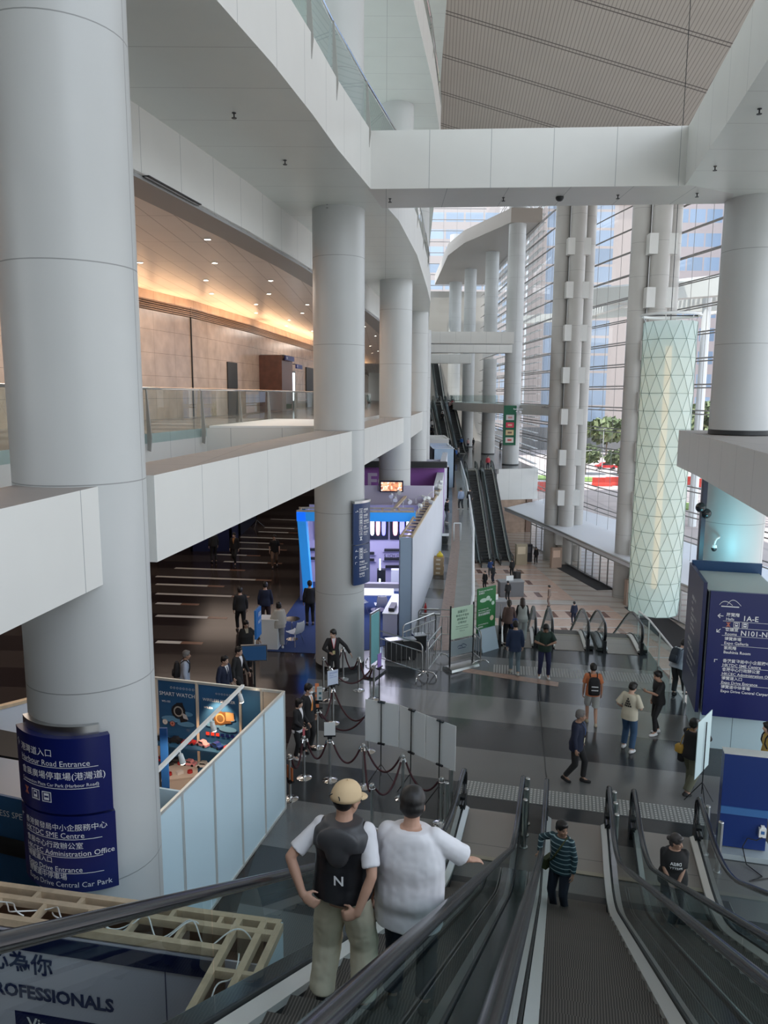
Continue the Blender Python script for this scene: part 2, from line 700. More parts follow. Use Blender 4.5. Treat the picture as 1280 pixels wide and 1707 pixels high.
# the lobby's checked stone carpet and pale strips
chk = MB()
M_CHKA = mat('lobby_pink_stone', (0.70, 0.50, 0.40), 0.18, noise=0.15, nscale=3)
M_CHKB = mat('lobby_brown_stone', (0.20, 0.10, 0.08), 0.18)
M_CHKC = mat('lobby_white_stone', (0.74, 0.70, 0.66), 0.18)
for (x0, y0), (x1, y1) in [((8.0, 40), (18.3, 56.0)), ((8.0, 57.5), (15.0, 74))]:
    chk.face([(x0, y0, -7.496), (x1, y0, -7.496), (x1 - 1.2, y1, -7.496), (x0, y1, -7.496)], 0)
    y = y0 + .8
    k = 0
    while y < y1 - .5:
        xx = x0 + .5
        while xx < x1 - 1.6:
            if k % 2 == 0:
                chk.face([(xx, y, -7.492), (xx + .42, y, -7.492), (xx + .36, y + 1.5, -7.492), (xx - .06, y + 1.5, -7.492)], 1)
            xx += 1.25
        chk.face([(x0, y + 1.7, -7.492), (x1 - .8, y + 1.5, -7.492), (x1 - .8, y + 1.68, -7.492), (x0, y + 1.88, -7.492)], 2)
        y += 2.0
        k += 1
S(chk, 'trim_lobby_checks', [M_CHKA, M_CHKB, M_CHKC])
M_MAT = mat('entrance_mat', (0.055, 0.055, 0.06), 0.9)
for k, quad in enumerate([[(919, 942), (951, 941), (1027, 983), (995, 984)], [(1040, 1012), (1085, 1010), (1200, 1092), (1140, 1098)]]):
    m = MB()
    P = [atz(x, y, -7.5) for x, y in quad]
    m.prism([(p.x, p.y) for p in P], -7.5, -7.48)
    tag(m.build('door_mat', M_MAT), ['long dark mat inside the glass entrance doors below', 'dark mat on the lobby floor under the glass lantern'][k], 'mat', 'entrance mats')
# tactile strip and drain-like slots on the concourse
M_TACT = mat('tactile_base', (0.20, 0.21, 0.21), 0.5)
M_TSTUD = mat('tactile_stud', (0.55, 0.56, 0.55), 0.4)
tc = MB()
p0 = atz(775, 1313)
Ld, W = 4.75, .62
o = Vector((p0.x, p0.y, 0)) - DV * .3
tc.face([o + Vector((0, 0, .004)), o + PV * Ld + Vector((0, 0, .004)), o + PV * Ld + DV * W + Vector((0, 0, .004)), o + DV * W + Vector((0, 0, .004))], 0)
i = 0
while i * .075 < Ld - .05:
    for j in range(8):
        c = o + PV * (.04 + i * .075) + DV * (.04 + j * .077)
        tc.box((c.x, c.y, .007), (.04, .04, .008), -AZ, 1)
    i += 1
S(tc, 'floor_tactile_strip', [M_TACT, M_TSTUD])
sl = MB()
q0, q1 = atz(822, 1122), atz(1103, 1140)
v = (q1 - q0)
n = Vector((-v.y, v.x, 0)).normalized()
K = 60
for i in range(K):
    c = q0 + v * (i / K)
    e = v.normalized()
    sl.face([c + Vector((0, 0, .004)), c + e * .05 + Vector((0, 0, .004)), c + e * .05 + n * .75 + Vector((0, 0, .004)), c + n * .75 + Vector((0, 0, .004))])
S(sl, 'floor_ribbed_strip', [mat('rib_pale', (0.34, 0.34, 0.33), 0.5)])

m = MB()
a, b = atz(897, 1150), atz(911, 1312)
m.face([(a.x, a.y, .003), (b.x, b.y, .003), (b.x + .02, b.y, .003), (a.x + .02, a.y, .003)])
S(m, 'trim_floor_joint', [M_DARK])

# ---- edge glass of the concourse floor
gl = MB()
gl.ribbon(edge[1:], -.1, 1.05)
M_PARA = frosted('parapet_glass', (0.56, 0.60, 0.58), .18, .25)
gw = S(gl, 'trim_glass_guard', [M_PARA])
rl = MB()
rl.tube([(x, y, 1.08) for x, y in edge[1:]], .055, 8)
for a, b in zip(edge[1:-1], edge[2:]):
    for t in np.arange(0, 1, .25):
        rl.box((a[0] + (b[0] - a[0]) * t, a[1] + (b[1] - a[1]) * t, .5), (.02, .012, 1.1))
rl.build('handrail', M_WHITE, gw)
g2 = MB()
gp = [(8.7, 24.9), (8.7, 23.9), (8.25, 19.7)]
g2.ribbon(gp, 0, 1.05)
gw2 = S(g2, 'trim_glass_guard_right', [M_GLASS])
r2 = MB()
r2.tube([(x, y, 1.08) for x, y in gp], .03, 8)
for x, y in gp + [(8.55, 22.5), (8.4, 21.1)]:
    r2.box((x, y, .52), (.04, .04, 1.08))
r2.build('handrail', M_ALU, gw2)
# walls of the lobby under the floor edge
w = MB()
w.ribbon([(9.3, 24.6)] + [(x - .25 if y > 25 else x, y) for x, y in edge] + [(13.2, 87), (17.4, 88.5)], -7.5, -.55)
S(w, 'wall_lobby_left', [mat('lobby_wall', (0.30, 0.29, 0.28), 0.5)])
b = MB()
b.prism([(12.9, 86.3), (17.9, 87.6), (17.9, 91), (12.9, 91)], -3.6, -.02)
S(b, 'wall_podium', [M_CLAD])
b = MB()
b.prism([(12.9, 86.4), (16.6, 87.35), (16.6, 91), (12.9, 91)], -7.5, -3.6)
S(b, 'wall_podium_stone', [M_TRAV])
b = MB()
b.prism([(16.6, 87.2), (17.3, 87.4), (17.3, 88.2), (16.6, 88.2)], -7.5, -3.6)
S(b, 'trim_podium_pier', [mat('brown_stone', (0.17, 0.10, 0.07), 0.35)])

# ---- the left hall under the deck and the deck (second level)
COLS = {'A': (-3.67, 9.1), 'B': (-1.35, 22.65), 'C': (0.50, 36.0), 'D': (2.0, 49.3), 'I': (3.0, 62.8), 'J': (3.8, 76.5)}
deck = MB()
deck_edge = [(-7.6, -4), (-7.3, 8), (-6.8, 14), (-6.1, 19.4), (-5.4, 23.05), (-2.0, 23.5), (-1.5, 30), (0.1, 42), (1.4, 55), (2.6, 75), (3.6, 100), (3.6, 141)]
deck.prism(deck_edge + [(-16, 141), (-16, -4)], 6.15, 7.28, 0, 1, 2)
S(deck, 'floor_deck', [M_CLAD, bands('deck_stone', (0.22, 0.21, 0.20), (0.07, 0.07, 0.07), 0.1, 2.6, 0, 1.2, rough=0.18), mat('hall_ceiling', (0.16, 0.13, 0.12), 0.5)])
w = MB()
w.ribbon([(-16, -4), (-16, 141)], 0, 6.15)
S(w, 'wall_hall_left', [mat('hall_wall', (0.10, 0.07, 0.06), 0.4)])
w = MB()
w.ribbon([(-16, 62), (1.5, 62)], 0, 6.15)
S(w, 'wall_hall_far', [MATS['hall_wall']])
w = MB()
w.ribbon([(-16, -4), (-2, -4)], 0, 7.2)
S(w, 'wall_hall_near', [MATS['hall_wall']])
back = [(-14, 4), (-12.9, 10), (-11.9, 16), (-10.4, 25), (-9.4, 30), (-8.4, 33.8), (-7.2, 41.8), (-5.5, 58), (-4.2, 75), (-3.2, 100), (-3, 141)]
w = MB()
w.ribbon(back, 7.28, 11.55)
S(w, 'wall_deck', [M_TRAV])
w = MB()
w.ribbon([(x + .05, y) for x, y in back], 11.95, 12.6)
S(w, 'trim_deck_cornice', [M_TRAV])
w = MB()
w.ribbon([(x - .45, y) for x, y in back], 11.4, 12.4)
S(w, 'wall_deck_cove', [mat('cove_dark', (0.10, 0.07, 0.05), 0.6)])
inner = [(-7.4, -2), (-6.3, 6), (-5.4, 11.5), (-4.55, 14.7), (-4.05, 16.9), (-3.45, 19.7), (-2.6, 24.3), (-1.6, 31), (-0.3, 42), (1.0, 58), (2.4, 80), (3.0, 110), (3.0, 141)]
c = MB()
c.prism(inner + [(-3, 141)] + back[::-1], 12.3, 12.34, 0)
S(c, 'ceiling_deck', [M_CEIL])
cb = MB()
cb.ribbon(inner, 12.28, 13.5)
S(cb, 'trim_inner_fascia', [M_CLAD])
cb = MB()
off = [(x - .75, y + .2) for x, y in inner]
cb.prism(inner + off[::-1], 12.22, 12.3, 0)
S(cb, 'trim_ceiling_band', [mat('band_grey', (0.30, 0.30, 0.30), 0.4)])

# unseen rear wall added behind the viewer to block sky light from there
w = MB()
w.ribbon([(9, -13), (-16, -13), (-16, -4)], 7.26, 46)
S(w, 'wall_rear_unseen', [mat('rear_wall', (0.55, 0.54, 0.52), .6)])

# third level
L3 = [(-4.9, -2), (-3.9, 4), (-3.0, 8), (-2.28, 11.0), (-1.81, 13.0), (-1.39, 15.15), (-1.05, 17.15), (-0.42, 20.2), (0.4, 23.9), (1.18, 29.5), (2.05, 38.3), (2.55, 44), (3.0, 53), (3.7, 68), (4.4, 90), (4.8, 141)]
s3 = MB()
s3.prism(L3 + inner[::-1], 13.5, 14.9, 0, 0, 1)
S(s3, 'ceiling_third_level', [M_CLAD, M_SOFF])
s3b = MB()
s3b.prism(inner + [(-16, 141), (-16, -2)], 13.6, 14.9, 0)
S(s3b, 'floor_third_level', [M_WHITE])
L4 = [(-3.5, 4), (-1.6, 12), (-0.5, 18), (.3, 23), (.95, 27.5), (1.9, 33.5), (2.7, 40), (3.2, 52), (4.2, 80), (4.6, 141)]
s4 = MB()
s4.prism(L4 + [(-16, 141), (-16, 4)], 21.0, 22.4, 0, 0, 1)
S(s4, 'ceiling_fourth_level', [M_CLAD, M_SOFF])
L5 = [(x + .25, y) for x, y in L4]
s5 = MB()
s5.prism(L5 + [(-16, 141), (-16, 4)], 28.2, 29.6, 0, 0, 1)
S(s5, 'ceiling_fifth_level', [M_CLAD, M_SOFF])


# ---- round columns
def column(name_xy, r, z0, z1, label, group='round atrium columns'):
    m = MB()
    segs = 40
    m.lathe([(r, z0), (r, z1)], (name_xy[0], name_xy[1], 0), segs, 0, True)
    m.lathe([(0, z1), (r, z1)], (name_xy[0], name_xy[1], 0), segs, 0)
    o = m.build('column', [M_COL], label=label, cat='column', group=group, origin=(name_xy[0], name_xy[1], z0), sharp=60)
    if z0 > -1:
        s = MB()
        s.lathe([(r + .012, z0), (r + .012, z0 + .12), (r, z0 + .125)], (name_xy[0], name_xy[1], 0), segs)
        s.build('plinth', M_DARK, o)
    return o


column(COLS['A'], .755, 0, 13.5, 'thick round column nearest the camera, carrying the curved navy entrance sign')
column(COLS['B'], .755, 0, 13.5, 'round column at the roped queue, carrying the narrow upright navy sign')
column(COLS['C'], .755, 0, 13.5, 'round column rising behind the blue-framed booth, next after the one with the upright sign')
column(COLS['D'], .755, 0, 13.5, 'slim-looking round column half hidden behind the third one in the row')
column(COLS['I'], .755, 0, 13.5, 'round column far along the booth row, mostly hidden behind nearer columns')
for k, (a, z) in enumerate([('B', 14.9), ('C', 14.9), ('D', 14.9)]):
    column(COLS[a], .72, z, 21.0, ['round column standing on the upper gallery above the queue column', 'round column on the upper gallery with its head under the top soffit', 'round column on the upper gallery seen at the edge of the slatted roof'][k], 'upper gallery columns')
column(COLS['D'], .7, 22.4, 28.2, 'round column between the two topmost galleries', 'upper gallery columns')
E_XY = (9.9, 21.25)
column(E_XY, .78, 7.28, 13.5, 'round column standing on the ledge at the right edge above the navy sign cube', 'right side columns')
column(E_XY, .86, -7.5, 6.15, 'round column below the right ledge, carrying the white dome camera', 'right side columns')
FAR = [((15.35, 92), 1.0, 0, 36, 'tall round column carrying the green restaurant sign'),
       ((14.9, 109), .95, 0, 13.4, 'round column on the far landing behind the one with the green sign'),
       ((14.9, 109.4), .93, 14.7, 30, 'tall pale column above the far bridge, left of the one with the green sign'),
       ((13.5, 124), .95, 0, 30, 'round column behind the far glass balcony'),
       ((12.4, 138), 1.1, 7.3, 36, 'farthest round column beside the top escalators')]
for xy, r, z0, z1, lb in FAR:
    column(xy, r, z0, z1, lb, 'far columns')


# ---- tie beams between the columns, ring beams
def beam(pts, w, z0, z1, name='trim_tie_beam', mats=None):
    """a beam w wide along a centre line"""
    L, Rr = [], []
    for k, p in enumerate(pts):
        a, b = Vector(pts[max(k - 1, 0)]), Vector(pts[min(k + 1, len(pts) - 1)])
        d = (b - a).normalized()
        n = Vector((d.y, -d.x))
        L.append(tuple(Vector(p) - n * w / 2))
        Rr.append(tuple(Vector(p) + n * w / 2))
    m = MB()
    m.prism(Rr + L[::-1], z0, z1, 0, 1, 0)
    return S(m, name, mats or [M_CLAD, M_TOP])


beam([(-5.2, -1), (-4.35, 4), (-3.72, 8.55)], .98, 6.12, 7.26)
beam([(-3.45, 9.75), (-1.42, 22.0)], .98, 6.12, 7.26)
beam([(-1.15, 23.3), (0.42, 35.4)], .95, 6.12, 7.26)
beam([(0.62, 36.7), (1.95, 48.7)], .95, 6.12, 7.26)
beam([(2.1, 50), (3.0, 62.2)], .95, 6.12, 7.26)
m = MB()
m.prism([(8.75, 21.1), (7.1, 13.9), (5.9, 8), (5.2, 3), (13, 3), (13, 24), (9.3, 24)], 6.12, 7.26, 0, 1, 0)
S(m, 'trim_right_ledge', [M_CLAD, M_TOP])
m = MB()
m.prism([(7.5, 20.1), (6.5, 15.3), (6.0, 13), (4.8, 8), (4.0, 3), (9, 3), (11.5, 14), (13, 21.3), (9.37, 21.6), (8.0, 21.7)], 13.5, 14.9, 0, 0, 1)
S(m, 'trim_right_ring_beam', [M_CLAD, M_SOFF])
m = MB()
m.prism([(-.46, 20.35), (7.6, 19.85), (9.0, 20.6), (9.37, 21.6), (-.1, 22.35)], 13.498, 14.9, 0, 0, 0)
S(m, 'trim_cross_beam', [M_CLAD])
for y, x0, x1, z0, z1 in [(78, 4.0, 13.0, 13.5, 14.65), (91, 4.2, 15, 13.3, 14.7), (121, 4, 13.6, 13.3, 14.7)]:
    m = MB()
    m.prism([(x0, y), (x1, y), (x1, y + 2), (x0, y + 2)], z0, z1)
    S(m, 'trim_far_bridge', [M_CLAD])
# far balcony of the second level, with glass
fb = [(10.6, 126), (10.9, 112), (12.2, 104), (14.2, 96), (15.0, 93.2), (17.2, 90), (18.4, 84.5), (19, 84.5), (18, 141), (3.6, 141), (3.6, 128), (10.6, 128)]
m = MB()
m.prism(fb, 6.1, 7.25)
S(m, 'floor_far_balcony', [M_CLAD])
m = MB()
m.ribbon([(10.7, 126), (11, 112), (12.3, 104), (14.3, 96.2)], 7.25, 8.35)
S(m, 'trim_far_balcony_glass', [M_GLASS])
m = MB()
m.prism([(14.4, 91), (10.3, 103), (8.9, 112), (8.9, 141), (18, 141), (18, 91)], 28.0, 29.6)
S(m, 'floor_top_balcony', [mat('balcony_taupe', (0.42, 0.38, 0.34), 0.5)])
w = MB()
w.ribbon([(-16, 142), (20, 142)], -7.5, 27)
S(w, 'wall_far', [mat('far_wall', (0.50, 0.48, 0.44), 0.6)])

# ---- slatted roof: it falls away from the galleries, then lifts again towards the far end
rf = MB()


def roof_z(x, y):
    return max(41.4 - .155 * y - .31 * x, 8.3 + .30 * y)


NX, NY = 14, 44
gx = [-16 + (30 + 16) * i / NX for i in range(NX + 1)]
gy = [-6 + 128 * j / NY for j in range(NY + 1)]
for i in range(NX):
    for j in range(NY):
        q = [(gx[i], gy[j]), (gx[i + 1], gy[j]), (gx[i + 1], gy[j + 1]), (gx[i], gy[j + 1])]
        P = [(x, y, roof_z(x, y)) for x, y in q]
        U = [(x * math.cos(.06) - y * math.sin(.06), y + .06 * x) for x, y in q]
        rf.face(P[::-1], 0, U[::-1])
M_ROOF2, nt, bb = _nt('slatted_roof_seamed')
u_, v_ = _uv(nt)
slat = _line(nt, u_, .22, .05)
seam = _math(nt, 'MAXIMUM', _line(nt, v_, 4.4, .09, .8), _line(nt, v_, 4.4, .09, .5))
fl = _noise(nt, .5, 2)
base_ = _mix(nt, fl, (0.49, 0.445, 0.395), (0.56, 0.51, 0.455))
base_ = _mix(nt, slat, base_, (0.33, 0.295, 0.26))
nt.links.new(_mix(nt, seam, base_, (0.14, 0.12, 0.11)), bb.inputs['Base Color'])
bb.inputs['Roughness'].default_value = .6
S(rf, 'ceiling_roof', [M_ROOF2])


# ---- glazed rails of the galleries
def glass_rail(pts, z, h, name, label_fin=True, fins=3.0):
    g = MB()
    g.ribbon(pts, z - .25, z + h)
    o = S(g, name, [M_GLASS])
    r = MB()
    r.tube([(x, y, z + h + .03) for x, y in pts], .035, 8)
    r.build('handrail', M_CHROME, o)
    f = MB()
    for a, b in zip(pts[:-1], pts[1:]):
        a, b = Vector(a), Vector(b)
        L = (b - a).length
        d = (b - a) / L
        n = Vector((d.y, -d.x))
        k = max(1, int(L / fins))
        for i in range(k):
            c = a + d * (L * i / k)
            for s in (-.012, .012):
                pass
            q = [(c + n * .02, z + h), (c + n * .05, z + h), (c + n * .14, z - .1), (c + n * .10, z - .45), (c + n * .02, z - .42)]
            ring = [[Vector((p.x + d.x * s, p.y + d.y * s, zz)) for p, zz in q] for s in (-.02, .02)]
            f.loft(ring)
    f.build('rail_fin', mat('fin_taupe', (.36, .35, .33), .4, .3), o)
    return o


glass_rail([(-7.3, 8), (-6.75, 14), (-6.08, 19.4), (-5.45, 22.6), (-4.6, 30), (-3.7, 39.8), (-2.6, 50), (-1.2, 66)], 7.28, 1.12, 'trim_deck_rail', fins=3.4)
glass_rail([(x - .1, y) for x, y in L3[3:12]], 14.9, 1.1, 'trim_gallery_rail', fins=3.0)
glass_rail([(x - .1, y) for x, y in L4[3:8]], 22.4, 1.1, 'trim_top_gallery_rail', fins=4.0)
# a low white upstand beside the step in the deck
m = MB()
m.prism([(-5.35, 23.2), (-2.1, 23.6), (-1.7, 29.5), (-4.4, 30.5)], 7.28, 7.34)
S(m, 'floor_deck_step', [M_WHITE])

# deck wall: openings and portals
M_PORTAL = mat('portal_stone', (0.11, 0.045, 0.03), 0.25, noise=0.4, nscale=3)
M_VOID = mat('doorway_dark', (0.015, 0.013, 0.012), 0.5)


def on_wall(x, y, polyline, off=.04):
    """point of the deck wall seen at this pixel column, and the wall direction"""
    d = px_ray(x, y)
    for a, b in zip(polyline[:-1], polyline[1:]):
        a, b = Vector(a), Vector(b)
        den = d.x * (b.y - a.y) - d.y * (b.x - a.x)
        if abs(den) < 1e-9:
            continue
        t = (a.x * (b.y - a.y) - a.y * (b.x - a.x)) / den
        p = Vector((d.x * t, d.y * t))
        s = (p - a).dot(b - a) / (b - a).length_squared
        if t > 0 and -0.001 <= s <= 1.001:
            dd = (b - a).normalized()
            return p + Vector((dd.y, -dd.x)) * off, dd
    return None


def wall_box(name, x0, x1, ytop, m, depth=.25, z0=7.28, kind='structure', zt=None, off=.0, parent=None, **kw):
    (p, d), (q, _) = on_wall(x0, 620, back, off), on_wall(x1, 620, back, off)
    z1 = zt if zt is not None else atd(x0, ytop, p.y).z
    n = Vector((d.y, -d.x))
    mb = MB()
    mb.prism([tuple(p), tuple(q), tuple(q + n * depth), tuple(p + n * depth)], z0, z1)
    return mb.build(name, m, parent, kind=kind, **kw)


wall_box('door_1', 378, 394, 603, [M_VOID], .06)
wall_box('door_2', 432, 452, 592, [M_PORTAL], 1.3)
wall_box('door_3', 453, 482, 604, [M_VOID], .08)
wall_box('door_4', 509, 523, 612, [M_VOID], .08)
m = MB()
a, d = on_wall(320, 620, back, .02)
m.bar((a.x, a.y, 7.3), (a.x, a.y, 12), .06, .06)
S(m, 'trim_wall_joint', [M_VOID])
# slot diffuser along the top of the wall
m = MB()
bb2 = [(x + .06, y) for x, y in back[2:]]
for dz in (11.60, 11.68, 11.76, 11.84, 11.92):
    m.tube([(x, y, dz) for x, y in bb2], .025, 4)
S(m, 'trim_slot_diffuser', [mat('bronze', (0.16, 0.10, 0.07), 0.4, 0.5)])

# ---- curtain wall towards the street
FAC = [(33, 4), (30, 20), (27.6, 32), (25.2, 45), (22.8, 58), (20.5, 71.5), (18.4, 86), (17.8, 100), (17.8, 141)]
gz = MB()
gz.ribbon(FAC, -4.0, 40)
win = S(gz, 'window_1', [M_CLEAR])
M_MULL = mat('mullion_steel', (0.30, 0.29, 0.28), 0.4, 0.4)
hz = MB()
vt = MB()
br = MB()
FC = [(x - .45, y - .1) for x, y in FAC]
for z in np.arange(-2.2, 36, 1.9):
    hz.tube([(x, y, z) for x, y in FAC[1:]], .055, 5)
    hz.tube([(x, y, z - .25) for x, y in FC[1:]], .05, 5)
for a, b in zip(FAC[1:-1], FAC[2:]):
    a, b = Vector(a), Vector(b)
    k = max(2, int((b - a).length / 2.2))
    for i in range(k):
        p = a.lerp(b, i / k)
        vt.tube([(p.x - .1, p.y, -4), (p.x - .1, p.y, 38)], .022, 4)
    for i in range(0, k, 3):
        p = a.lerp(b, i / k)
        for z in np.arange(-2.2, 36, 1.9):
            br.bar((p.x, p.y, z), (p.x - .5, p.y - .1, z - .26), .06, .06)
hz.build('mullion', M_MULL, win)
vt.build('cable', M_MULL, win)
br.build('bracket', M_MULL, win)
gz = MB()
gz.ribbon([(18, 141.9), (-16, 141.9)], 27, 46)
w3 = S(gz, 'window_3', [M_CLEAR])
m = MB()
for z in np.arange(28, 46, 1.9):
    m.tube([(18, 141.8, z), (-10, 141.8, z)], .08, 5)
for x in np.arange(-4, 18, 2.4):
    m.tube([(x, 141.8, 27), (x, 141.8, 46)], .04, 4)
m.build('mullion', M_MULL, w3)
# sun louvres outside the far part of the curtain wall
lv = MB()
for z in np.arange(0, 34, .95):
    lv.bar((18.6, 93, z), (18.3, 140, z), .5, .06)
S(lv, 'trim_sun_louvres', [M_WHITE])


M_PYL = panel('pylon_cladding', (0.47, 0.455, 0.43), du=2.2, dv=2.44, lw=0.02, lc=(0.25, 0.24, 0.23), rough=0.4)

# ---- triple pylons of the curtain wall
def pylon(c, label, r=.70, dx=(-1.2, 0, 1.15), dy=(.9, 0, 1.1), z1=38, step=3.8, zoff=0.0):
    t = thing('pylon', label, 'pylon', (c[0], c[1], -7.5), 'triple facade pylons')
    for k in range(3):
        m = MB()
        m.lathe([(r, -7.5), (r, z1)], (c[0] + dx[k], c[1] + dy[k], 0), 28, 0, True)
        m.build('shaft', M_PYL, t, sharp=60)
    z = -5.0 + zoff
    while z < z1 - 4:
        m = MB()
        m.box((c[0], c[1] + .1, z), (2.05, 1.35, 1.45))
        m.build('bracket', M_CLAD, t)
        z += step
    m = MB()
    for k in (0, 2):
        m.tube([(c[0] + dx[k] * .55, c[1] + dy[k] * .3, -6), (c[0] + dx[k] * .55, c[1] + dy[k] * .3, z1)], .09, 6)
    m.build('rod', M_STEEL, t)
    return t


pylon((17.4, 71.2), 'farther of the two triple white pylons, by the entrance doors', z1=29)
pylon((20.2, 57.8), 'nearer of the two triple white pylons, right behind the glass lantern', zoff=1.5, z1=26)

# ---- lobby canopy and glass doors
can_in = [(13.3, 82.5), (14.8, 75), (16.1, 67.5), (17.3, 60), (18.3, 54.3), (20.2, 46), (22.6, 36), (25, 26)]
can_out = [(20.5, 92), (21.5, 82), (24.2, 72), (26.5, 60), (29, 50), (31, 40), (33, 26)]
m = MB()
m.prism(can_in + can_out[::-1], -4.25, -3.95)
S(m, 'trim_lobby_canopy', [mat('canopy_white', (0.66, 0.66, 0.68), 0.35)])
m = MB()
m.tube([(x, y, -3.9) for x, y in can_in], .09, 6)
S(m, 'trim_canopy_edge', [M_STEEL])
drs = [(15.6, 79), (17.3, 70.6), (18.0, 66), (19.3, 59.2), (20.6, 53), (22.5, 45), (25, 35)]
m = MB()
m.ribbon(drs, -7.5, -4.25)
dw = S(m, 'window_2', [M_CLEAR])
m = MB()
for a, b in zip(drs[:-1], drs[1:]):
    a, b = Vector(a), Vector(b)
    k = max(2, int((b - a).length / 1.35))
    for i in range(k + 1):
        p = a.lerp(b, i / k)
        m.bar((p.x, p.y, -7.5), (p.x, p.y, -4.25), .09, .09)
    m.bar((a.x, a.y, -5.1), (b.x, b.y, -5.1), .08, .1)
    m.bar((a.x, a.y, -7.42), (b.x, b.y, -7.42), .08, .12)
m.build('door_frame', M_STEEL, dw)

# fittings under the soffits
def sprinkler(p, label):
    m = MB()
    m.cyl((p.x, p.y, p.z), (p.x, p.y, p.z - .09), .014, n=6)
    m.cyl((p.x, p.y, p.z - .09), (p.x, p.y, p.z - .1), .05, n=8)
    m.cyl((p.x, p.y, p.z), (p.x, p.y, p.z - .012), .04, n=8)
    m.build('sprinkler', M_DARK, label=label, cat='sprinkler', group='sprinklers under the soffits', origin=tuple(p))


for x, y, lb in [(390, 188, 'small dark sprinkler in the big left soffit, nearest the camera'), (475, 267, 'small dark sprinkler in the big left soffit, second from the camera'),
                 (546, 341, 'small dark sprinkler in the left soffit just beside the queue column head'), (650, 331, 'sprinkler under the cross beam, at its gallery end'),
                 (839, 329, 'sprinkler under the cross beam, second from the gallery end'), (1030, 325, 'sprinkler under the cross beam, third from the gallery end'), (1162, 322, 'sprinkler where the cross beam meets the right ring beam'),
                 (1192, 277, 'sprinkler under the right ring beam, close to its inner corner'), (1266, 181, 'sprinkler under the right ring beam, nearest the camera')]:
    sprinkler(atz(x, y, 13.5), lb)
p = atz(933, 328, 13.5)
m = MB()
m.ball((p.x, p.y, p.z - .03), (.11, .11, .09), 12, 8)
m.build('dome_camera', M_DARK, label='dark dome camera in the middle of the cross beam underside', cat='camera', origin=tuple(p))
for k, (x0, y0, x1, y1) in enumerate([(228, 293, 318, 341), (392, 388, 504, 449)]):
    a, b = atz(x0, y0, 12.3), atz(x1, y1, 12.3)
    d = (b - a).normalized()
    n = Vector((-d.y, d.x, 0))
    t = thing('air_vent', ['slotted ceiling vent beside the nearest column', 'longer slotted ceiling vent running up to the queue column'][k], 'vent', tuple(a), 'slotted ceiling vents')
    m = MB()
    m.bar(a - Vector((0, 0, .012)), b - Vector((0, 0, .012)), .5, .02)
    m.build('frame', M_DARK, t)
    m = MB()
    for s in (-.18, -.09, 0, .09, .18):
        m.bar(a + n * s - Vector((0, 0, .03)), b + n * s - Vector((0, 0, .03)), .035, .02)
    m.build('slat', MATS['band_grey'], t)
# downlights in the deck ceiling
M_LAMP = mat('downlight_lens', (1, 1, 1), 0.3, emit=(1.0, 0.86, 0.68), es=14)
kk = 0
cand = []
for i, yy in enumerate(np.arange(17, 75, 3.6)):
    for xx in np.arange(-9.5, -1, 2.3):
        xw = np.interp(yy, [p[1] for p in back], [p[0] for p in back])
        xi = np.interp(yy, [p[1] for p in inner], [p[0] for p in inner])
        x_ = xx + (i % 2) * .9 + yy * .08
        if xw + .8 < x_ < xi - 1.2:
            cand.append((x_, yy))
dl0 = None
for x_, yy in cand:
    if dl0 is None:
        dl0 = thing('downlight', 'small round downlight in the warm metal deck ceiling', 'downlight', (0, 0, 0), 'downlights in the deck ceiling')
        m = MB()
        m.lathe([(.085, 0), (.11, -.015), (.085, -.02)], (0, 0, 0), 12)
        m.build('trim_ring', M_WHITE, dl0)
        m = MB()
        m.lathe([(0, -.01), (.085, -.01)], (0, 0, 0), 12)
        m.build('lens', M_LAMP, dl0)
        dl0.location = (x_, yy, 12.3)
    else:
        dup(dl0, (x_, yy, 12.3))
# warm wall-washing cove lights along the deck wall
for k in range(len(back) - 1):
    if back[k][1] > 80 or back[k][1] < 9:
        continue
    a, b = Vector(back[k]), Vector(back[k + 1])
    d = (b - a)
    c = (a + b) / 2
    l = add_light('cove_light', 'AREA', (c.x + .45, c.y, 11.5), 24 * d.length / 5, (1.0, 0.60, 0.32), shape='RECTANGLE', size=d.length * .9, size_y=.15)
    l.rotation_euler = (PI, 0, math.atan2(d.y, d.x))
# the ceilings' own general lighting
for y in (20, 28, 36, 48, 62):
    x = np.interp(y, [p[1] for p in back], [p[0] for p in back]) + 3
    add_light('deck_light', 'AREA', (x, y, 12.2), 75, (1.0, 0.92, 0.83), shape='RECTANGLE', size=3.0, size_y=5.0)
for y in (14, 24, 34, 46):
    add_light('hall_light', 'AREA', (-8.5, y, 6.05), 42, (1.0, 0.80, 0.66), shape='RECTANGLE', size=6.0, size_y=6.0)

# ================================================================ ESCALATORS
M_TREAD = panel('escalator_tread', (0.060, 0.054, 0.050), du=0.022, lw=0.009, lc=(0.15, 0.135, 0.125), rough=0.45, metal=0.4, noise=0.2)
M_RISER = panel('escalator_riser', (0.03, 0.03, 0.032), du=0.022, lw=0.009, lc=(0.07, 0.07, 0.07), rough=0.5, metal=0.3)
M_YEL = mat('step_edge_yellow', (0.45, 0.33, 0.06), 0.6)
M_PLATE = panel('landing_plate', (0.36, 0.325, 0.30), du=0, dv=1.2, lw=0.015, lc=(0.15, 0.15, 0.15), rough=0.40, metal=0.3)
M_TRUSS = mat('escalator_cladding', (0.30, 0.31, 0.31), 0.4, 0.4)
M_OUTER = mat('outer_deck_dark', (0.07, 0.085, 0.085), 0.18, 0.5)
M_COMB = mat('comb_plate', (0.42, 0.40, 0.33), 0.35, 0.8)


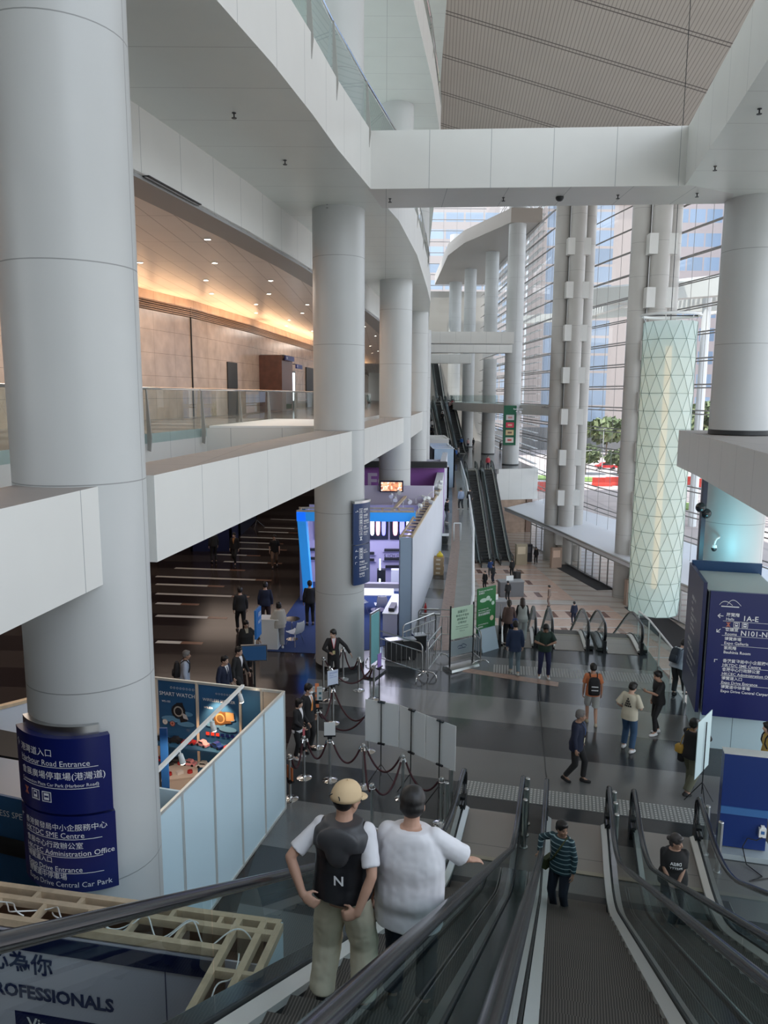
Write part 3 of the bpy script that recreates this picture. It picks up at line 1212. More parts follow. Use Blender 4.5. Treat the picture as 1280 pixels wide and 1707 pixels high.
def smooth_path(pts, r=0.8, n=7):
    """round the corners of an open (y, z) path"""
    out = [pts[0]]
    for k in range(1, len(pts) - 1):
        p = Vector(pts[k])
        a = (Vector(pts[k - 1]) - p)
        b = (Vector(pts[k + 1]) - p)
        ra = min(r, a.length * .45)
        rb = min(r, b.length * .45)
        A, B = p + a.normalized() * ra, p + b.normalized() * rb
        for i in range(n + 1):
            t = i / n
            out.append(tuple(A * (1 - t) ** 2 + p * 2 * t * (1 - t) + B * t * t))
    out.append(pts[-1])
    return out


def escalator(name, label, group, rise, slope=.567, flat=2.6, tflat=2.6, w=1.162, steps_yellow=False, skirt=M_ALU, detail=True):
    """local frame: y runs up the incline, y = 0 at the lower newel tip, z = 0 at the lower landing"""
    t = thing(name, label, 'escalator', (0, 0, 0), group)
    yt = flat + rise / slope
    ye = yt + tflat
    base = smooth_path([(0.35, 0.0), (flat, 0.0), (yt, rise), (ye - .35, rise)], 1.1, 8)
    nb = [(y, z) for y, z in base]
    H = .95
    # handrail centre line
    rr = .30
    low = [(rr + .25, H - 2 * rr), (rr, H - 2 * rr)] + [(rr - rr * math.sin(a), H - rr - rr * math.cos(a)) for a in np.linspace(.3, PI - .05, 9)]
    top = [(ye - rr + rr * math.sin(a), rise + H - rr + rr * math.cos(a)) for a in np.linspace(.05, PI - .3, 9)] + [(ye - rr, rise + H - 2 * rr), (ye - rr - .25, rise + H - 2 * rr)]
    rail = low + [(y, z + H) for y, z in nb if rr + .05 < y < ye - rr - .05] + top
    for s in (-1, 1):
        x = s * w / 2
        m = MB()
        path = [Vector((x, y, z)) for y, z in rail]
        m.tube(path, .046, 12, ry=.030, up=(1, 0, 0))
        m.build('handrail', M_BLACK, t)
        m = MB()
        m.tube([Vector((x, y, z - .03 if 0.5 < y < ye - .5 else z)) for y, z in [(y, z + H) for y, z in nb if .5 < y < ye - .5]], .016, 6)
        m.build('rail_guide', M_STEEL, t)
        # glass
        g = MB()
        lowc = [(rr * .25, .10)] + [(y, z + .16) for y, z in nb] + [(ye - rr * .25, rise + .10)]

        def up_z(y, z):
            if y < rr:
                return H - rr + math.sqrt(max(0, rr * rr - (rr - y) ** 2)) - .02
            if y > ye - rr:
                return rise + H - rr + math.sqrt(max(0, rr * rr - (y - ye + rr) ** 2)) - .02
            return z - .16 + H - .02
        cuts = list(np.arange(1.3, ye - .6, 2.4 if detail else 40)) + [ye]
        y_from = lowc[0][0]
        ys = [p[0] for p in lowc]
        zs = [p[1] for p in lowc]
        for yc in cuts:
            y_to = min(yc, lowc[-1][0])
            st_ = sorted(set([y_from + .004, y_to - .004] + [v for v in ys if y_from < v < y_to] + list(np.arange(y_from + .3, y_to - .1, .9))))
            g = MB()
            for a0, a1 in zip(st_[:-1], st_[1:]):
                b0, b1 = float(np.interp(a0, ys, zs)), float(np.interp(a1, ys, zs))
                g.face([(x, a0, b0), (x, a1, b1), (x, a1, up_z(a1, b1)), (x, a0, up_z(a0, b0))])
            g.build('glass_panel', M_GLASS, t)
            y_from = y_to
        # decking beside the glass: pale metal strip, dark seal, skirt
        d = MB()
        for inner, x0, x1 in ((1, x - s * .02, x - s * .115), (0, x + s * .02, x + s * .20)):
            ring = []
            for y, z in ([(0.12, -.02)] if inner else []) + [q for q in nb if inner or q[0] > 2.0] + [(ye - .12, rise - .02)]:
                ring.append([Vector((x0, y, z + .17)), Vector((x1, y, z + (.115 if inner else .17))), Vector((x1, y, z + .06)), Vector((x0, y, z + .06))])
            d.loft(ring, 0 if inner else 1)
        d.build('deck_strip', [skirt, M_OUTER], t)
        d = MB()
        ring = [[Vector((x - s * .115, y, z + .06)), Vector((x - s * .085, y, z - .12)), Vector((x - s * .07, y, z - .12)), Vector((x - s * .07, y, z + .06))] for y, z in nb]
        d.loft(ring)
        d.build('skirt', M_DARK, t)
        d = MB()
        ring = [[Vector((x - s * .012, y, z + .20)), Vector((x + s * .012, y, z + .20)), Vector((x + s * .012, y, z + .15)), Vector((x - s * .012, y, z + .15))] for y, z in nb]
        d.loft(ring)
        d.build('seal', M_DARK, t)
        for y0, z0 in ((.16, 0), (ye - .16, rise)):
            d = MB()
            d.box((x, y0, z0 + .2), (.10, .34, .42))
            d.build('newel_base', M_DARK, t)
        # outer cladding
        d = MB()
        ring = [[Vector((x + s * .20, y, z + .16)), Vector((x + s * .215, y, z + .16)), Vector((x + s * .215, y, max(z - 1.0, .0 if y < flat + .6 else -9) if z < 1.2 else z - 1.0)), Vector((x + s * .20, y, max(z - 1.0, .0 if y < flat + .6 else -9) if z < 1.2 else z - 1.0))] for y, z in nb if y > 2.0]
        d.loft(ring)
        d.build('side_cladding', M_TRUSS, t)
    # underside
    d = MB()
    ws = w / 2 + .2
    d.face([(-ws, flat + 1.75, .02), (ws, flat + 1.75, .02), (ws, yt, rise - 1.0), (-ws, yt, rise - 1.0)])
    d.face([(-ws, yt, rise - 1.0), (ws, yt, rise - 1.0), (ws, ye - .3, rise - 1.0), (-ws, ye - .3, rise - 1.0)])
    d.face([(-ws, 0.4, -.10), (ws, .4, -.10), (ws, flat + .2, -.10), (-ws, flat + .2, -.10)])
    d.build('underside', M_TRUSS, t)
    # landings and combs
    for k, (y0, y1, z) in enumerate(((0.0, 1.62, 0), (ye - 1.62, ye, rise))):
        d = MB()
        d.box((0, (y0 + y1) / 2, z + .006), (w - .2, y1 - y0, .02))
        d.build('landing_plate', M_PLATE, t)
        d = MB()
        yc = y1 if k == 0 else y0
        d.box((0, yc, z + .014), (w - .2, .1, .02))
        d.build('comb', M_COMB, t)
    # steps
    sm = MB()
    sw = w - .22
    ring = []
    prof = [(-.20, 0), (.20, 0), (.20, -.05), (.19, -.12), (-.205, -.235), (-.205, -.02)]
    sm.face([(-sw / 2, -.2, 0), (sw / 2, -.2, 0), (sw / 2, .2, 0), (-sw / 2, .2, 0)], 0, [(-sw / 2, -.2), (sw / 2, -.2), (sw / 2, .2), (-sw / 2, .2)])
    sm.face([(-sw / 2, -.2, -.235), (sw / 2, -.2, -.235), (sw / 2, -.2, 0), (-sw / 2, -.2, 0)], 1, [(-sw / 2, -.235), (sw / 2, -.235), (sw / 2, 0), (-sw / 2, 0)])
    for s in (-1, 1):
        sm.face([(s * sw / 2, -.2, -.235), (s * sw / 2, -.2, 0), (s * sw / 2, .2, 0)], 1)
        if steps_yellow:
            sm.face([(s * (sw / 2 - .035), -.2, .002), (s * sw / 2, -.2, .002), (s * sw / 2, .2, .002), (s * (sw / 2 - .035), .2, .002)], 2)
    me = sm.mesh('step', [M_TREAD, M_RISER, M_YEL], sharp=0)
    y = 1.85

    def step_z(y):
        if y <= flat - .4:
            return -.004
        if y >= yt + .4:
            return rise - .004
        zz = (y - flat) * slope
        if y < flat + .6:
            return max(0, (y - flat + .4) ** 2 / (2 * 1.0) * slope) - .004
        if y > yt - .6:
            return rise - max(0, (yt + .4 - y) ** 2 / (2 * 1.0) * slope) - .004
        return zz - .004
    while y < ye - 1.85:
        o = bpy.data.objects.new('step', me)
        COL.objects.link(o)
        o.parent = t
        o.location = (0, y, step_z(y))
        y += .4
    return t


# the three near escalators come down towards the concourse (their upper end is at the viewer)
X0, W_E, PITCH_E = -1.77 + .58, 1.162, 1.614


def near_loc(k):
    return PV * (X0 + PITCH_E * k) + DV * 14.28


NEAR_RZ = PI - AZ
e0 = escalator('escalator', 'escalator carrying the man in the tan cap and the man in white, at bottom left', 'near escalators down to the concourse', 7.28)
e0.location = near_loc(0)
e0.rotation_euler = (0, 0, NEAR_RZ)
dup(e0, near_loc(1), NEAR_RZ, 'escalator with the man in the striped dark polo standing near its foot')
dup(e0, near_loc(2), NEAR_RZ, 'escalator with the woman in the black printed top, bottom right corner')
# landing deck at their head, behind the viewer
m = MB()
c = DV * -3.7
m.prism([tuple((c + PV * a - DV * b)[:2]) for a, b in ((-3, 0), (5, 0), (5, 4), (-3, 4))], 6.3, 7.26)
S(m, 'floor_upper_landing', [M_WHITE])

# steel posts at the foot of the near escalators
pp = None


def post(p, label, h=.95):
    global pp
    if pp is None:
        pp = thing('steel_post', label, 'post', (0, 0, 0), 'short steel posts between the escalator ends')
        m = MB()
        m.cyl((0, 0, 0), (0, 0, h), .045, n=12)
        m.ball((0, 0, h), (.045, .045, .02), 12, 6)
        m.build('shaft', M_STEEL, pp)
        m = MB()
        m.cyl((0, 0, 0), (0, 0, .02), .075, n=12)
        m.build('foot', M_STEEL, pp)
        pp.location = p
    else:
        dup(pp, p, label=label)


for k, (a, s_, lb) in enumerate([(-.52, 14.0, 'first steel post between the left and middle escalator ends'), (-.52, 13.6, 'second steel post between the left and middle escalator ends'), (-.52, 13.2, 'third steel post between the left and middle escalator ends'),
                                 (1.09, 13.9, 'first steel post between the middle and right escalator ends'), (1.09, 13.5, 'second steel post between the middle and right escalator ends'), (1.09, 13.1, 'third steel post between the middle and right escalator ends'),
                                 (-2.02, 14.0, 'steel post left of the left escalator end'), (-2.02, 13.45, 'second steel post left of the left escalator end'),
                                 (2.85, 13.3, 'steel post right of the right escalator end, before the navy stand'), (2.72, 13.8, 'second steel post right of the right escalator end')]):
    post(PV * a + DV * s_, lb)

# escalators sinking from the concourse to the lobby
AX = .153
eb = escalator('escalator', 'escalator going down to the lobby behind the two women', 'escalators from the concourse down to the lobby', 7.5, flat=2.4, tflat=2.2, detail=False)
xs = [((831, 1080), (893, 1078)), ((918, 1082), (981, 1087)), ((1006, 1088), (1071, 1094))]
D2 = Vector((math.sin(AX), math.cos(AX), 0))
LB = ['escalator going down to the lobby behind the two women', 'middle escalator down to the lobby, behind the man reading his phone', 'right escalator down to the lobby, nearest the glass guard']
for k, (l_, r_) in enumerate(xs):
    c = (atz(*l_) + atz(*r_)) / 2
    top = Vector((c.x, c.y, 0))
    ye = 2.4 + 7.5 / .567 + 2.2
    foot = top + D2 * ye + Vector((0, 0, -7.5))
    if k == 0:
        eb.location = foot
        eb.rotation_euler = (0, 0, PI - AX)
    else:
        dup(eb, foot, PI - AX, LB[k])

# the far pair rising from the lobby to the far landing
ec = escalator('escalator', 'left one of the far pair of escalators rising from the lobby', 'far pair of escalators from the lobby', 7.5, flat=2.3, tflat=2.0, detail=False)
f0, f1 = atz(813, 947, -7.5), atz(845, 943, -7.5)
dirv = Vector((9.75 - f0.x, 87.2 - f0.y, 0))
ra = math.atan2(dirv.x, dirv.y)
ec.location = (f0.x, f0.y, -7.5)
ec.rotation_euler = (0, 0, -ra)
dup(ec, (f1.x, f1.y, -7.5), -ra, 'right one of the far pair of escalators rising from the lobby')

# the farthest three, from the far landing to the second level, and one above them
ed = escalator('escalator', 'rightmost of the three farthest escalators up to the second level', 'farthest escalators to the second level', 7.25, flat=2.3, tflat=2.0, detail=False)
for k, lb in enumerate(['rightmost of the three farthest escalators up to the second level', 'middle one of the three farthest escalators up to the second level', 'leftmost of the three farthest escalators, next to the booth tops']):
    p = (11.4 - 1.95 * k, 108.5, 0)
    if k == 0:
        ed.location = p
        ed.rotation_euler = (0, 0, .06)
    else:
        dup(ed, p, .06, lb)
dup(ed, (9.6, 127, 7.25), .02, 'dark steep escalator climbing on from the second level at the far end', 'highest far escalator')

# ================================================================ THE STREET OUTSIDE
M_PAVE = panel('street_paving', (0.46, 0.385, 0.36), du=8, dv=6, lw=.5, lc=(0.38, 0.32, 0.30), rough=0.8, noise=.1, nscale=.2)
M_ROAD = mat('road_asphalt', (0.42, 0.39, 0.385), 0.85)
M_GRASS = mat('lawn', (0.20, 0.30, 0.07), 0.9, noise=.3, nscale=1)
m = MB()
m.prism([(19, 24), (250, -60), (700, 200), (700, 700), (-300, 700), (-100, 145), (20, 145), (19, 143.5), (19, 92), (22, 75)], -7.9, -7.52)
S(m, 'floor_street', [M_PAVE])
m = MB()
m.face([(10, 150, -7.5), (200, 60, -7.5), (215, 75, -7.5), (10, 175, -7.5)])
S(m, 'floor_road', [M_ROAD])
m = MB()
for x, y, a, b_ in [(46, 108, 9, 3.5), (60, 90, 8, 3), (35, 145, 12, 4), (75, 120, 12, 5)]:
    m.prism([(x + a * math.cos(t), y + b_ * math.sin(t) - .3 * a * math.cos(t)) for t in np.linspace(0, 2 * PI, 20)[:-1]], -7.5, -7.3)
tag(m.build('lawn', [M_GRASS]), kind='stuff')
BL = [
    ((95, 300), 120, 40, 105, 'pale office block with long bands of windows filling the glass wall', windows('pink_office', (0.44, 0.37, 0.35), (0.22, 0.29, 0.38), 6, 8.2, .5, 3.6)),
    ((58, 240), 34, 30, 62, 'stone-clad building with a tall glazed corner, seen left of the pylons', windows('stone_office', (0.40, 0.34, 0.31), (0.20, 0.25, 0.32), 12, 5, 5.0, .7)),
    ((150, 250), 30, 40, 120, 'dark blue glass tower beyond the right pylon', windows('blue_tower', (0.16, 0.22, 0.32), (0.08, 0.15, 0.30), 3, 3.6, .3, .7)),
    ((215, 330), 60, 50, 150, 'light blue glass tower behind the dark blue one', windows('sky_tower', (0.36, 0.46, 0.60), (0.20, 0.34, 0.58), 4, 3.8, .4, .9)),
    ((20, 215), 30, 24, 85, 'pale banded office block rising behind the far end of the hall', windows('end_office', (0.42, 0.37, 0.35), (0.26, 0.32, 0.40), 5, 4.2, .5, 1.9)),
]
for (x, y), wx, wy, h, lb, mm in BL:
    t = thing('office_building', lb, 'building', (x, y, -7.5), 'office buildings across the street')
    m = MB()
    m.prism([(x - wx / 2, y - wy / 2), (x + wx / 2, y - wy / 2), (x + wx / 2, y + wy / 2), (x - wx / 2, y + wy / 2)], -7.5, h)
    m.build('wall', mm, t)
    m = MB()
    m.box((x, y, h + 1.2), (wx + 1, wy + 1, 2.4))
    m.build('roof', M_WHITE, t)
    m = MB()
    m.box((x, y, -4.2), (wx + .6, wy + .6, 6.6))
    m.build('ground_floor', mat('shopfront_dark', (0.16, 0.16, 0.16), 0.3), t)
# white slatted canopy bridging the street
t = thing('street_canopy', 'big white slatted canopy roof standing outside the glass wall', 'canopy', (60, 120, -7.5))
m = MB()
for k in range(22):
    y = 84 + k * 2.2
    m.bar((26 + k * .4, y + 14, 21.5 + .1 * k), (95, y - 26, 24.5 + .1 * k), 1.1, .3)
m.build('roof_slat', M_WHITE, t)
m = MB()
for k in range(7):
    x = 32 + k * 10
    m.bar((x, 74 + (60 - x) * .55, 20.5), (x + 6, 140 + (60 - x) * .4, 23.5), .9, 1.2)
m.bar((25, 96, 20.2), (98, 56, 22.5), 1.6, 1.9)
m.bar((25, 142, 22), (98, 105, 24.5), 1.2, 1.4)
m.build('girder', mat('girder_white', (0.62, 0.62, 0.58), 0.5), t)
m = MB()
for x, y in [(38, 92), (70, 76), (45, 130), (82, 110)]:
    m.cyl((x, y, -7.5), (x, y, 21.5), .5, n=12)
m.build('column', M_WHITE, t)

# red and white water barriers, cones, cars, lamp posts, trees
M_RED = mat('barrier_red', (0.62, 0.05, 0.03), 0.5)
bar0 = None
for k, (x, y) in enumerate([(906, 818), (1003, 810), (1025, 809), (1040, 808), (1146, 808), (1172, 805), (1192, 806), (1210, 803), (1055, 806), (1180, 812)]):
    p = atz(x, y, -7.5)
    lbs = ['red plastic barrier on the street, leftmost one beside the podium', 'red plastic barrier between the pylons, first from the left', 'red plastic barrier between the pylons, second from the left', 'white plastic barrier between the pylons, third from the left', 'red plastic barrier right of the lantern, first', 'white plastic barrier right of the lantern, second', 'red plastic barrier right of the lantern, third', 'white barrier standing behind the others right of the lantern', 'red barrier just left of the nearer pylon', 'red barrier nearest the street lawn on the right']
    m = MB()
    m.loft([[Vector((p.x + sx * 1.7, p.y + sy * wv, p.z + z)) for sx, sy in ((-1, -1), (1, -1), (1, 1), (-1, 1))] for z, wv in ((0, .45), (.35, .42), (.6, .22), (1.5, .2))])
    o = m.build('street_barrier', [M_WHITE if k in (3, 5, 7) else M_RED], label=lbs[k], cat='barrier', group='street barriers', origin=tuple(p))
for k, (x, y, c, lb) in enumerate([(1010, 782, (0.6, 0.03, 0.03), 'red taxi driving along the street'), (965, 772, (0.75, 0.76, 0.78), 'white car parked along the street behind the red taxi'), (1062, 768, (0.5, 0.52, 0.55), 'grey car on the street near the right pylon'), (985, 763, (0.12, 0.13, 0.15), 'dark car parked farther along the street')]):
    p = atz(x, y, -7.5)
    t = thing('car', lb, 'car', tuple(p), 'cars on the street')
    m = MB()
    L, Wd = 4.6, 1.8
    prof = [(-2.3, .35), (-2.3, .85), (-1.5, .95), (-.9, 1.45), (.7, 1.45), (1.4, .95), (2.25, .8), (2.3, .35)]
    m.loft([[Vector((p.x + a, p.y + s * .9, p.z + b)) for a, b in prof] for s in (-1, 1)])
    m.build('body', mat('car_paint_%d' % k, c, .25), t)
    m = MB()
    for s in (-1, 1):
        m.loft([[Vector((p.x + a, p.y + s * e, p.z + b)) for a, b in ((-1.35, .95), (-.85, 1.38), (.65, 1.38), (1.2, .95))] for e in (.905, .91)])
    m.build('window', M_DARK, t)
    for a in (-1.4, 1.4):
        for s in (-.85, .85):
            m = MB()
            m.cyl((p.x + a, p.y + s - .1, p.z + .33), (p.x + a, p.y + s + .1, p.z + .33), .33, n=14)
            m.build('wheel', M_BLACK, t)
for k, (x, y, h) in enumerate([(1003, 785, 9.0), (968, 815, 6.5)]):
    p = atz(x, y, -7.5)
    m = MB()
    m.cyl(p, p + Vector((0, 0, h)), .12, .08, 8)
    m.bar(p + Vector((0, 0, h)), p + Vector((1.6, 0, h + .15)), .25, .1)
    m.build('street_lamp', M_STEEL, label=['tall street lamp seen between the two pylons', 'short street lamp close to the farther pylon'][k], cat='street lamp', group='street lamps', origin=tuple(p))


def tree(p, h, rad, label, seed, trunk=.4, cols=None, palm=False):
    rnd = random.Random(seed)
    t = thing('tree', label, 'tree', tuple(p), 'street trees')
    m = MB()
    m.cyl(p, p + Vector((0, 0, h * .6)), trunk * .5, trunk * .3, 8)
    for k in range(4):
        a = rnd.random() * 6.28
        m.cyl(p + Vector((0, 0, h * trunk)), p + Vector((math.cos(a) * rad * .5, math.sin(a) * rad * .5, h * .75)), .1, .04, 6)
    m.build('trunk', mat('bark', (0.20, 0.15, 0.10), .9), t)
    m = MB()
    n = 700
    for k in range(n):
        d = Vector((rnd.gauss(0, 1), rnd.gauss(0, 1), rnd.gauss(0, 1))).normalized() * (rnd.random() ** .4)
        c = p + Vector((0, 0, h * .68)) + Vector((d.x * rad, d.y * rad, d.z * h * .34))
        s = rad * .13 * (.6 + rnd.random())
        a = Vector((rnd.gauss(0, 1), rnd.gauss(0, 1), rnd.gauss(0, 1))).normalized()
        b_ = a.orthogonal().normalized()
        e = a.cross(b_)
        m.face([c + b_ * s, c + e * s * .6, c - b_ * s, c - e * s * .6], rnd.randint(0, 1))
    m.build('foliage', [mat('leaf_dark', (0.09, 0.12, 0.05), .8), mat('leaf_light', (0.18, 0.21, 0.10), .8)], t, sharp=0)


TREES = [(1180, 770, 15, 7, 'broad pale-green tree right of the glass lantern'), (1205, 780, 10, 5, 'lower bushy tree in the right gap beside the ledge'), (975, 790, 6, 3.2, 'small palm-like tree between the pylons'), (950, 782, 5.5, 3, 'small street tree just right of the farther pylon'), (1010, 760, 10, 6.5, 'dark tree behind the street lamp'),
         (1085, 775, 8, 3, 'dark tree close behind the nearer pylon'), (1030, 790, 5, 3, 'low street tree by the red barriers')]
for k, (x, y, h, r_, lb) in enumerate(TREES):
    tree(atz(x, y, -7.5), h, r_, lb, k)

# ================================================================ EXHIBITION BOOTHS
def on_line(x, y, p, q):
    """the point seen at a pixel on the upright plane through plan points p, q"""
    d = px_ray(x, y)
    n = Vector((q[1] - p[1], p[0] - q[0], 0))
    o = Vector((0, 0, EYE))
    return o + d * ((Vector((p[0], p[1], 0)) - o).dot(n) / d.dot(n))


def wall_seg(mb, p, q, z0, z1, th, m=0, side=1):
    """upright slab from plan p to q, th thick towards its left (side 1) or right (-1)"""
    p, q = Vector(p), Vector(q)
    d = (q - p).normalized()
    n = Vector((-d.y, d.x)) * side * th
    mb.prism([tuple(p), tuple(q), tuple(q + n), tuple(p + n)], z0, z1, m)


# ---- near booth with the open timber top (bottom left)
bw = thing('exhibition_booth', 'booth at bottom left with open timber top and grey wall reading PROFESSIONALS', 'booth', (-3, 7.4, 0), 'exhibition booths')
iA, iB = Vector((-6.6, 7.965)), Vector((-1.67, 7.06))
dW = (iB - iA).normalized()
nW = Vector((-dW.y, dW.x))            # away from the viewer
HW = 2.6
m = MB()
wall_seg(m, tuple(iA), tuple(iB + dW * .46), .0, HW - .12, .02, 0, 1)
m.build('light_wall', mat('light_wall_grey', (0.60, 0.59, 0.67), 0.35), bw)
m = MB()
oA, oB = iA + nW * .52, iB + nW * .52 + dW * .5
wall_seg(m, tuple(oA), tuple(oB), 0, HW - .1, .02, 0, 1)
sA = iB + dW * .5 + nW * .54
sB = sA - nW * 3.2
wall_seg(m, tuple(sB), tuple(sA), 0, HW - .02, .02, 0, 1)
m.build('outer_panel', M_BOOTH, bw)
m = MB()
wall_seg(m, tuple(iA - nW * .012), tuple(iB - nW * .012), HW - .34, HW - .14, .012, 0, -1)
m.build('navy_band', mat('band_navy', (0.008, 0.014, 0.06), .4), bw)
m = MB()
ins = iB - nW * 3.0
wall_seg(m, tuple(ins), tuple(iB), 0, HW - .12, .02, 0, -1)
m.build('side_inner_panel', MATS['light_wall_grey'], bw)


def rail3(p, q, z, w=.055, h=.09, mb=None):
    mb.bar((p.x, p.y, z), (q.x, q.y, z), w, h)


k = 0
for offv in (.03, .34, .52):
    m = MB()
    rail3(iA + nW * offv, iB + nW * offv + dW * (.48 if offv > .1 else .0), HW - .045, mb=m, w=.075)
    m.build('timber_rail', M_WOOD, bw)
for offs in (.02, .30, .48):
    m = MB()
    a = iB + dW * offs + nW * .5
    rail3(a, a - nW * 3.4, HW - .046, mb=m, w=.075)
    m.build('timber_rail', M_WOOD, bw)
for i in range(9):
    m = MB()
    a = iA + dW * (.35 + i * .56)
    rail3(a + nW * .34, a + nW * .52, HW - .05, mb=m, w=.05)
    m.build('timber_cross_piece', M_WOOD, bw)
    m = MB()
    a = a + dW * .2
    rail3(a + nW * .03, a + nW * .34, HW - .05, mb=m, w=.04)
    m.build('timber_cross_piece', M_WOOD, bw)
for i in range(5):
    m = MB()
    a = iB - nW * (.25 + i * .55)
    rail3(a + dW * .02, a + dW * .48, HW - .05, mb=m, w=.05)
    m.build('timber_cross_piece', M_WOOD, bw)
m = MB()
wall_seg(m, tuple(iA + nW * .03), tuple(iB + nW * .03 + dW * .46), HW - .45, HW - .44, .5, 0, 1)
m.build('cavity_board', mat('plywood_dark', (0.22, 0.13, 0.08), .8), bw)
m = MB()
ply = MATS['plywood_dark']
wall_seg(m, tuple(iA + nW * .035), tuple(iB + nW * .035), HW - .45, HW - .09, .012, 0, 1)
wall_seg(m, tuple(iA + nW * .505), tuple(iB + nW * .505 + dW * .48), HW - .45, HW - .09, .012, 0, 1)
wall_seg(m, tuple(iB + dW * .03 - nW * 3.0), tuple(iB + dW * .03 + nW * .03), HW - .45, HW - .09, .012, 0, -1)
wall_seg(m, tuple(iB + dW * .485 - nW * 3.0), tuple(iB + dW * .485 + nW * .5), HW - .45, HW - .09, .012, 0, -1)
q0, q1 = iB + dW * .03 - nW * 3.0, iB + dW * .03 + nW * .03
m.prism([tuple(q0), tuple(q1), tuple(q1 + dW * .45), tuple(q0 + dW * .45)], HW - .46, HW - .45)
m.build('cavity_lining', ply, bw)
for i in range(6):
    rnd = random.Random(i)
    pts = []
    for j in range(33):
        j = j / 4
        a = iA + dW * (1.0 + i * .65 + j * .13) + nW * (.18 + .12 * math.sin(j * 1.3 + i))
        pts.append((a.x, a.y, HW + .0 + .05 * math.sin(j * 1.7 + i * 2)))
    m = MB()
    m.tube(pts, .008, 5)
    m.build('wire', M_WHITE, bw)
pw = MB()
pts = [(iB + dW * (.2 + .05 * math.sin(j)) - nW * j * .12) for j in np.arange(0, 9, .25)]
pw.tube([(p.x, p.y, HW - .02 + .04 * math.sin(j * .5)) for j, p in enumerate(pts)], .008, 5)
pw.build('wire', M_WHITE, bw)


def wall_uv(px, py):
    p = on_line(px, py, tuple(iA), tuple(iB))
    return (Vector((p.x, p.y)) - iA).dot(dW), p.z


mpW = flat_map((iA.x, iA.y, 0), (dW.x, dW.y, 0), (0, 0, 1), .012)
u0, v0 = wall_uv(191, 1686)
u1, v1 = wall_uv(20, 1652)
lettering('lettering', [('PROFESSIONALS', u0, v0, .215, 'R')], mpW, M_INK, bw, .04)
u2, v2 = wall_uv(90, 1625)
lettering('lettering', [('傳心為你', u2, v2, .27, 'R')], mpW, M_INK, bw, .022)
u3, v3 = wall_uv(25, 1683)
m = MB()
a = iA + dW * u3 - nW * .006
b_ = a + dW * 1.25
m.face([(a.x, a.y, v3 - .5), (b_.x, b_.y, v3 - .5), (b_.x, b_.y, v3), (a.x, a.y, v3)])
m.build('brand_panel', M_NAVY2, bw)
lettering('lettering', [('Vingun', u3 + .16, v3 - .19, .20)], lambda u, v: mpW(u, v) - Vector((nW.x, nW.y, 0)) * .006, M_LETTER, bw, .02)
us, vs = wall_uv(272, 1562)
m = MB()
a = iA + dW * us - nW * .004
m.face([(a.x, a.y, 0), (a.x + dW.x * .012, a.y + dW.y * .012, 0), (a.x + dW.x * .012, a.y + dW.y * .012, HW - .34), (a.x, a.y, HW - .34)])
m.build('wall_seam', M_NAVY2, bw)

# ---- shell-scheme booth with the watch and speaker posters
bp = thing('exhibition_booth', 'white shell booth with smart watch and speaker posters, behind the nearest column', 'booth', (-3.2, 12.5, 0), 'exhibition booths')
cR = Vector((-1.96, 14.22))
cN = Vector((-3.22, 9.45))
dR = (cN - cR).normalized()
L = (cN - cR).length
K = 5
for i in range(K):
    a, b_ = cR + dR * (L * i / K + .02), cR + dR * (L * (i + 1) / K - .02)
    m = MB()
    wall_seg(m, tuple(a), tuple(b_), .04, 2.46, .03, 0, -1)
    m.build('wall_panel', M_BOOTH, bp)
for i in range(K + 1):
    a = cR + dR * (L * i / K)
    m = MB()
    m.bar((a.x, a.y, 0), (a.x, a.y, 2.5), .045, .045)
    m.build('wall_post', M_ALU, bp)
m = MB()
m.bar((cR.x, cR.y, 2.48), (cN.x, cN.y, 2.48), .045, .05)
m.build('wall_rail', M_ALU, bp)
m = MB()
m.bar((cR.x, cR.y, .03), (cN.x, cN.y, .03), .045, .05)
m.build('wall_rail', M_ALU, bp)
cL = Vector((-5.6, 15.17))
dB = (cL - cR).normalized()
nB = Vector((dB.y, -dB.x)) * -1
if nB.y > 0:
    nB = -nB
M_POST = panel('poster_blue', (0.03, 0.105, 0.235), rough=.3, noise=.55, nscale=.9)
cuts = [0, .36, .72, 1.36, 2.28, 3.2]
cuts = [(Vector(on_line(x, 1140, tuple(cR), tuple(cL))[:2]) - cR).length for x in (472, 437, 401, 329, 262)] + [3.7]
mats_b = [mat('panel_cream', (0.62, 0.50, 0.40), .4), mat('panel_plain_blue', (0.05, 0.15, 0.28), .4), M_POST, M_POST, M_POST]
for i, (s0, s1) in enumerate(zip(cuts[:-1], cuts[1:])):
    a, b_ = cR + dB * (s0 + .02), cR + dB * (s1 - .02)
    m = MB()
    m.prism([tuple(a), tuple(b_), tuple(b_ - nB * .03), tuple(a - nB * .03)], 0.04, 2.46)
    m.build('poster_panel' if i > 1 else 'wall_panel', mats_b[i], bp)
    m = MB()
    m.bar((a.x, a.y, 0), (a.x, a.y, 2.5), .045, .05)
    m.build('wall_post', mat('post_cream', (0.62, 0.52, 0.42), .4), bp)
m = MB()
m.bar((cR.x, cR.y, 2.48), (cR.x + dB.x * 3.7, cR.y + dB.y * 3.7, 2.48), .045, .05)
m.build('wall_rail', M_ALU, bp)
mpB = flat_map((cR.x, cR.y, 0), (-dB.x, -dB.y, 0), (0, 0, 1), .02)
su, sp = (cuts[3] + cuts[4]) / 2, (cuts[2] + cuts[3]) / 2
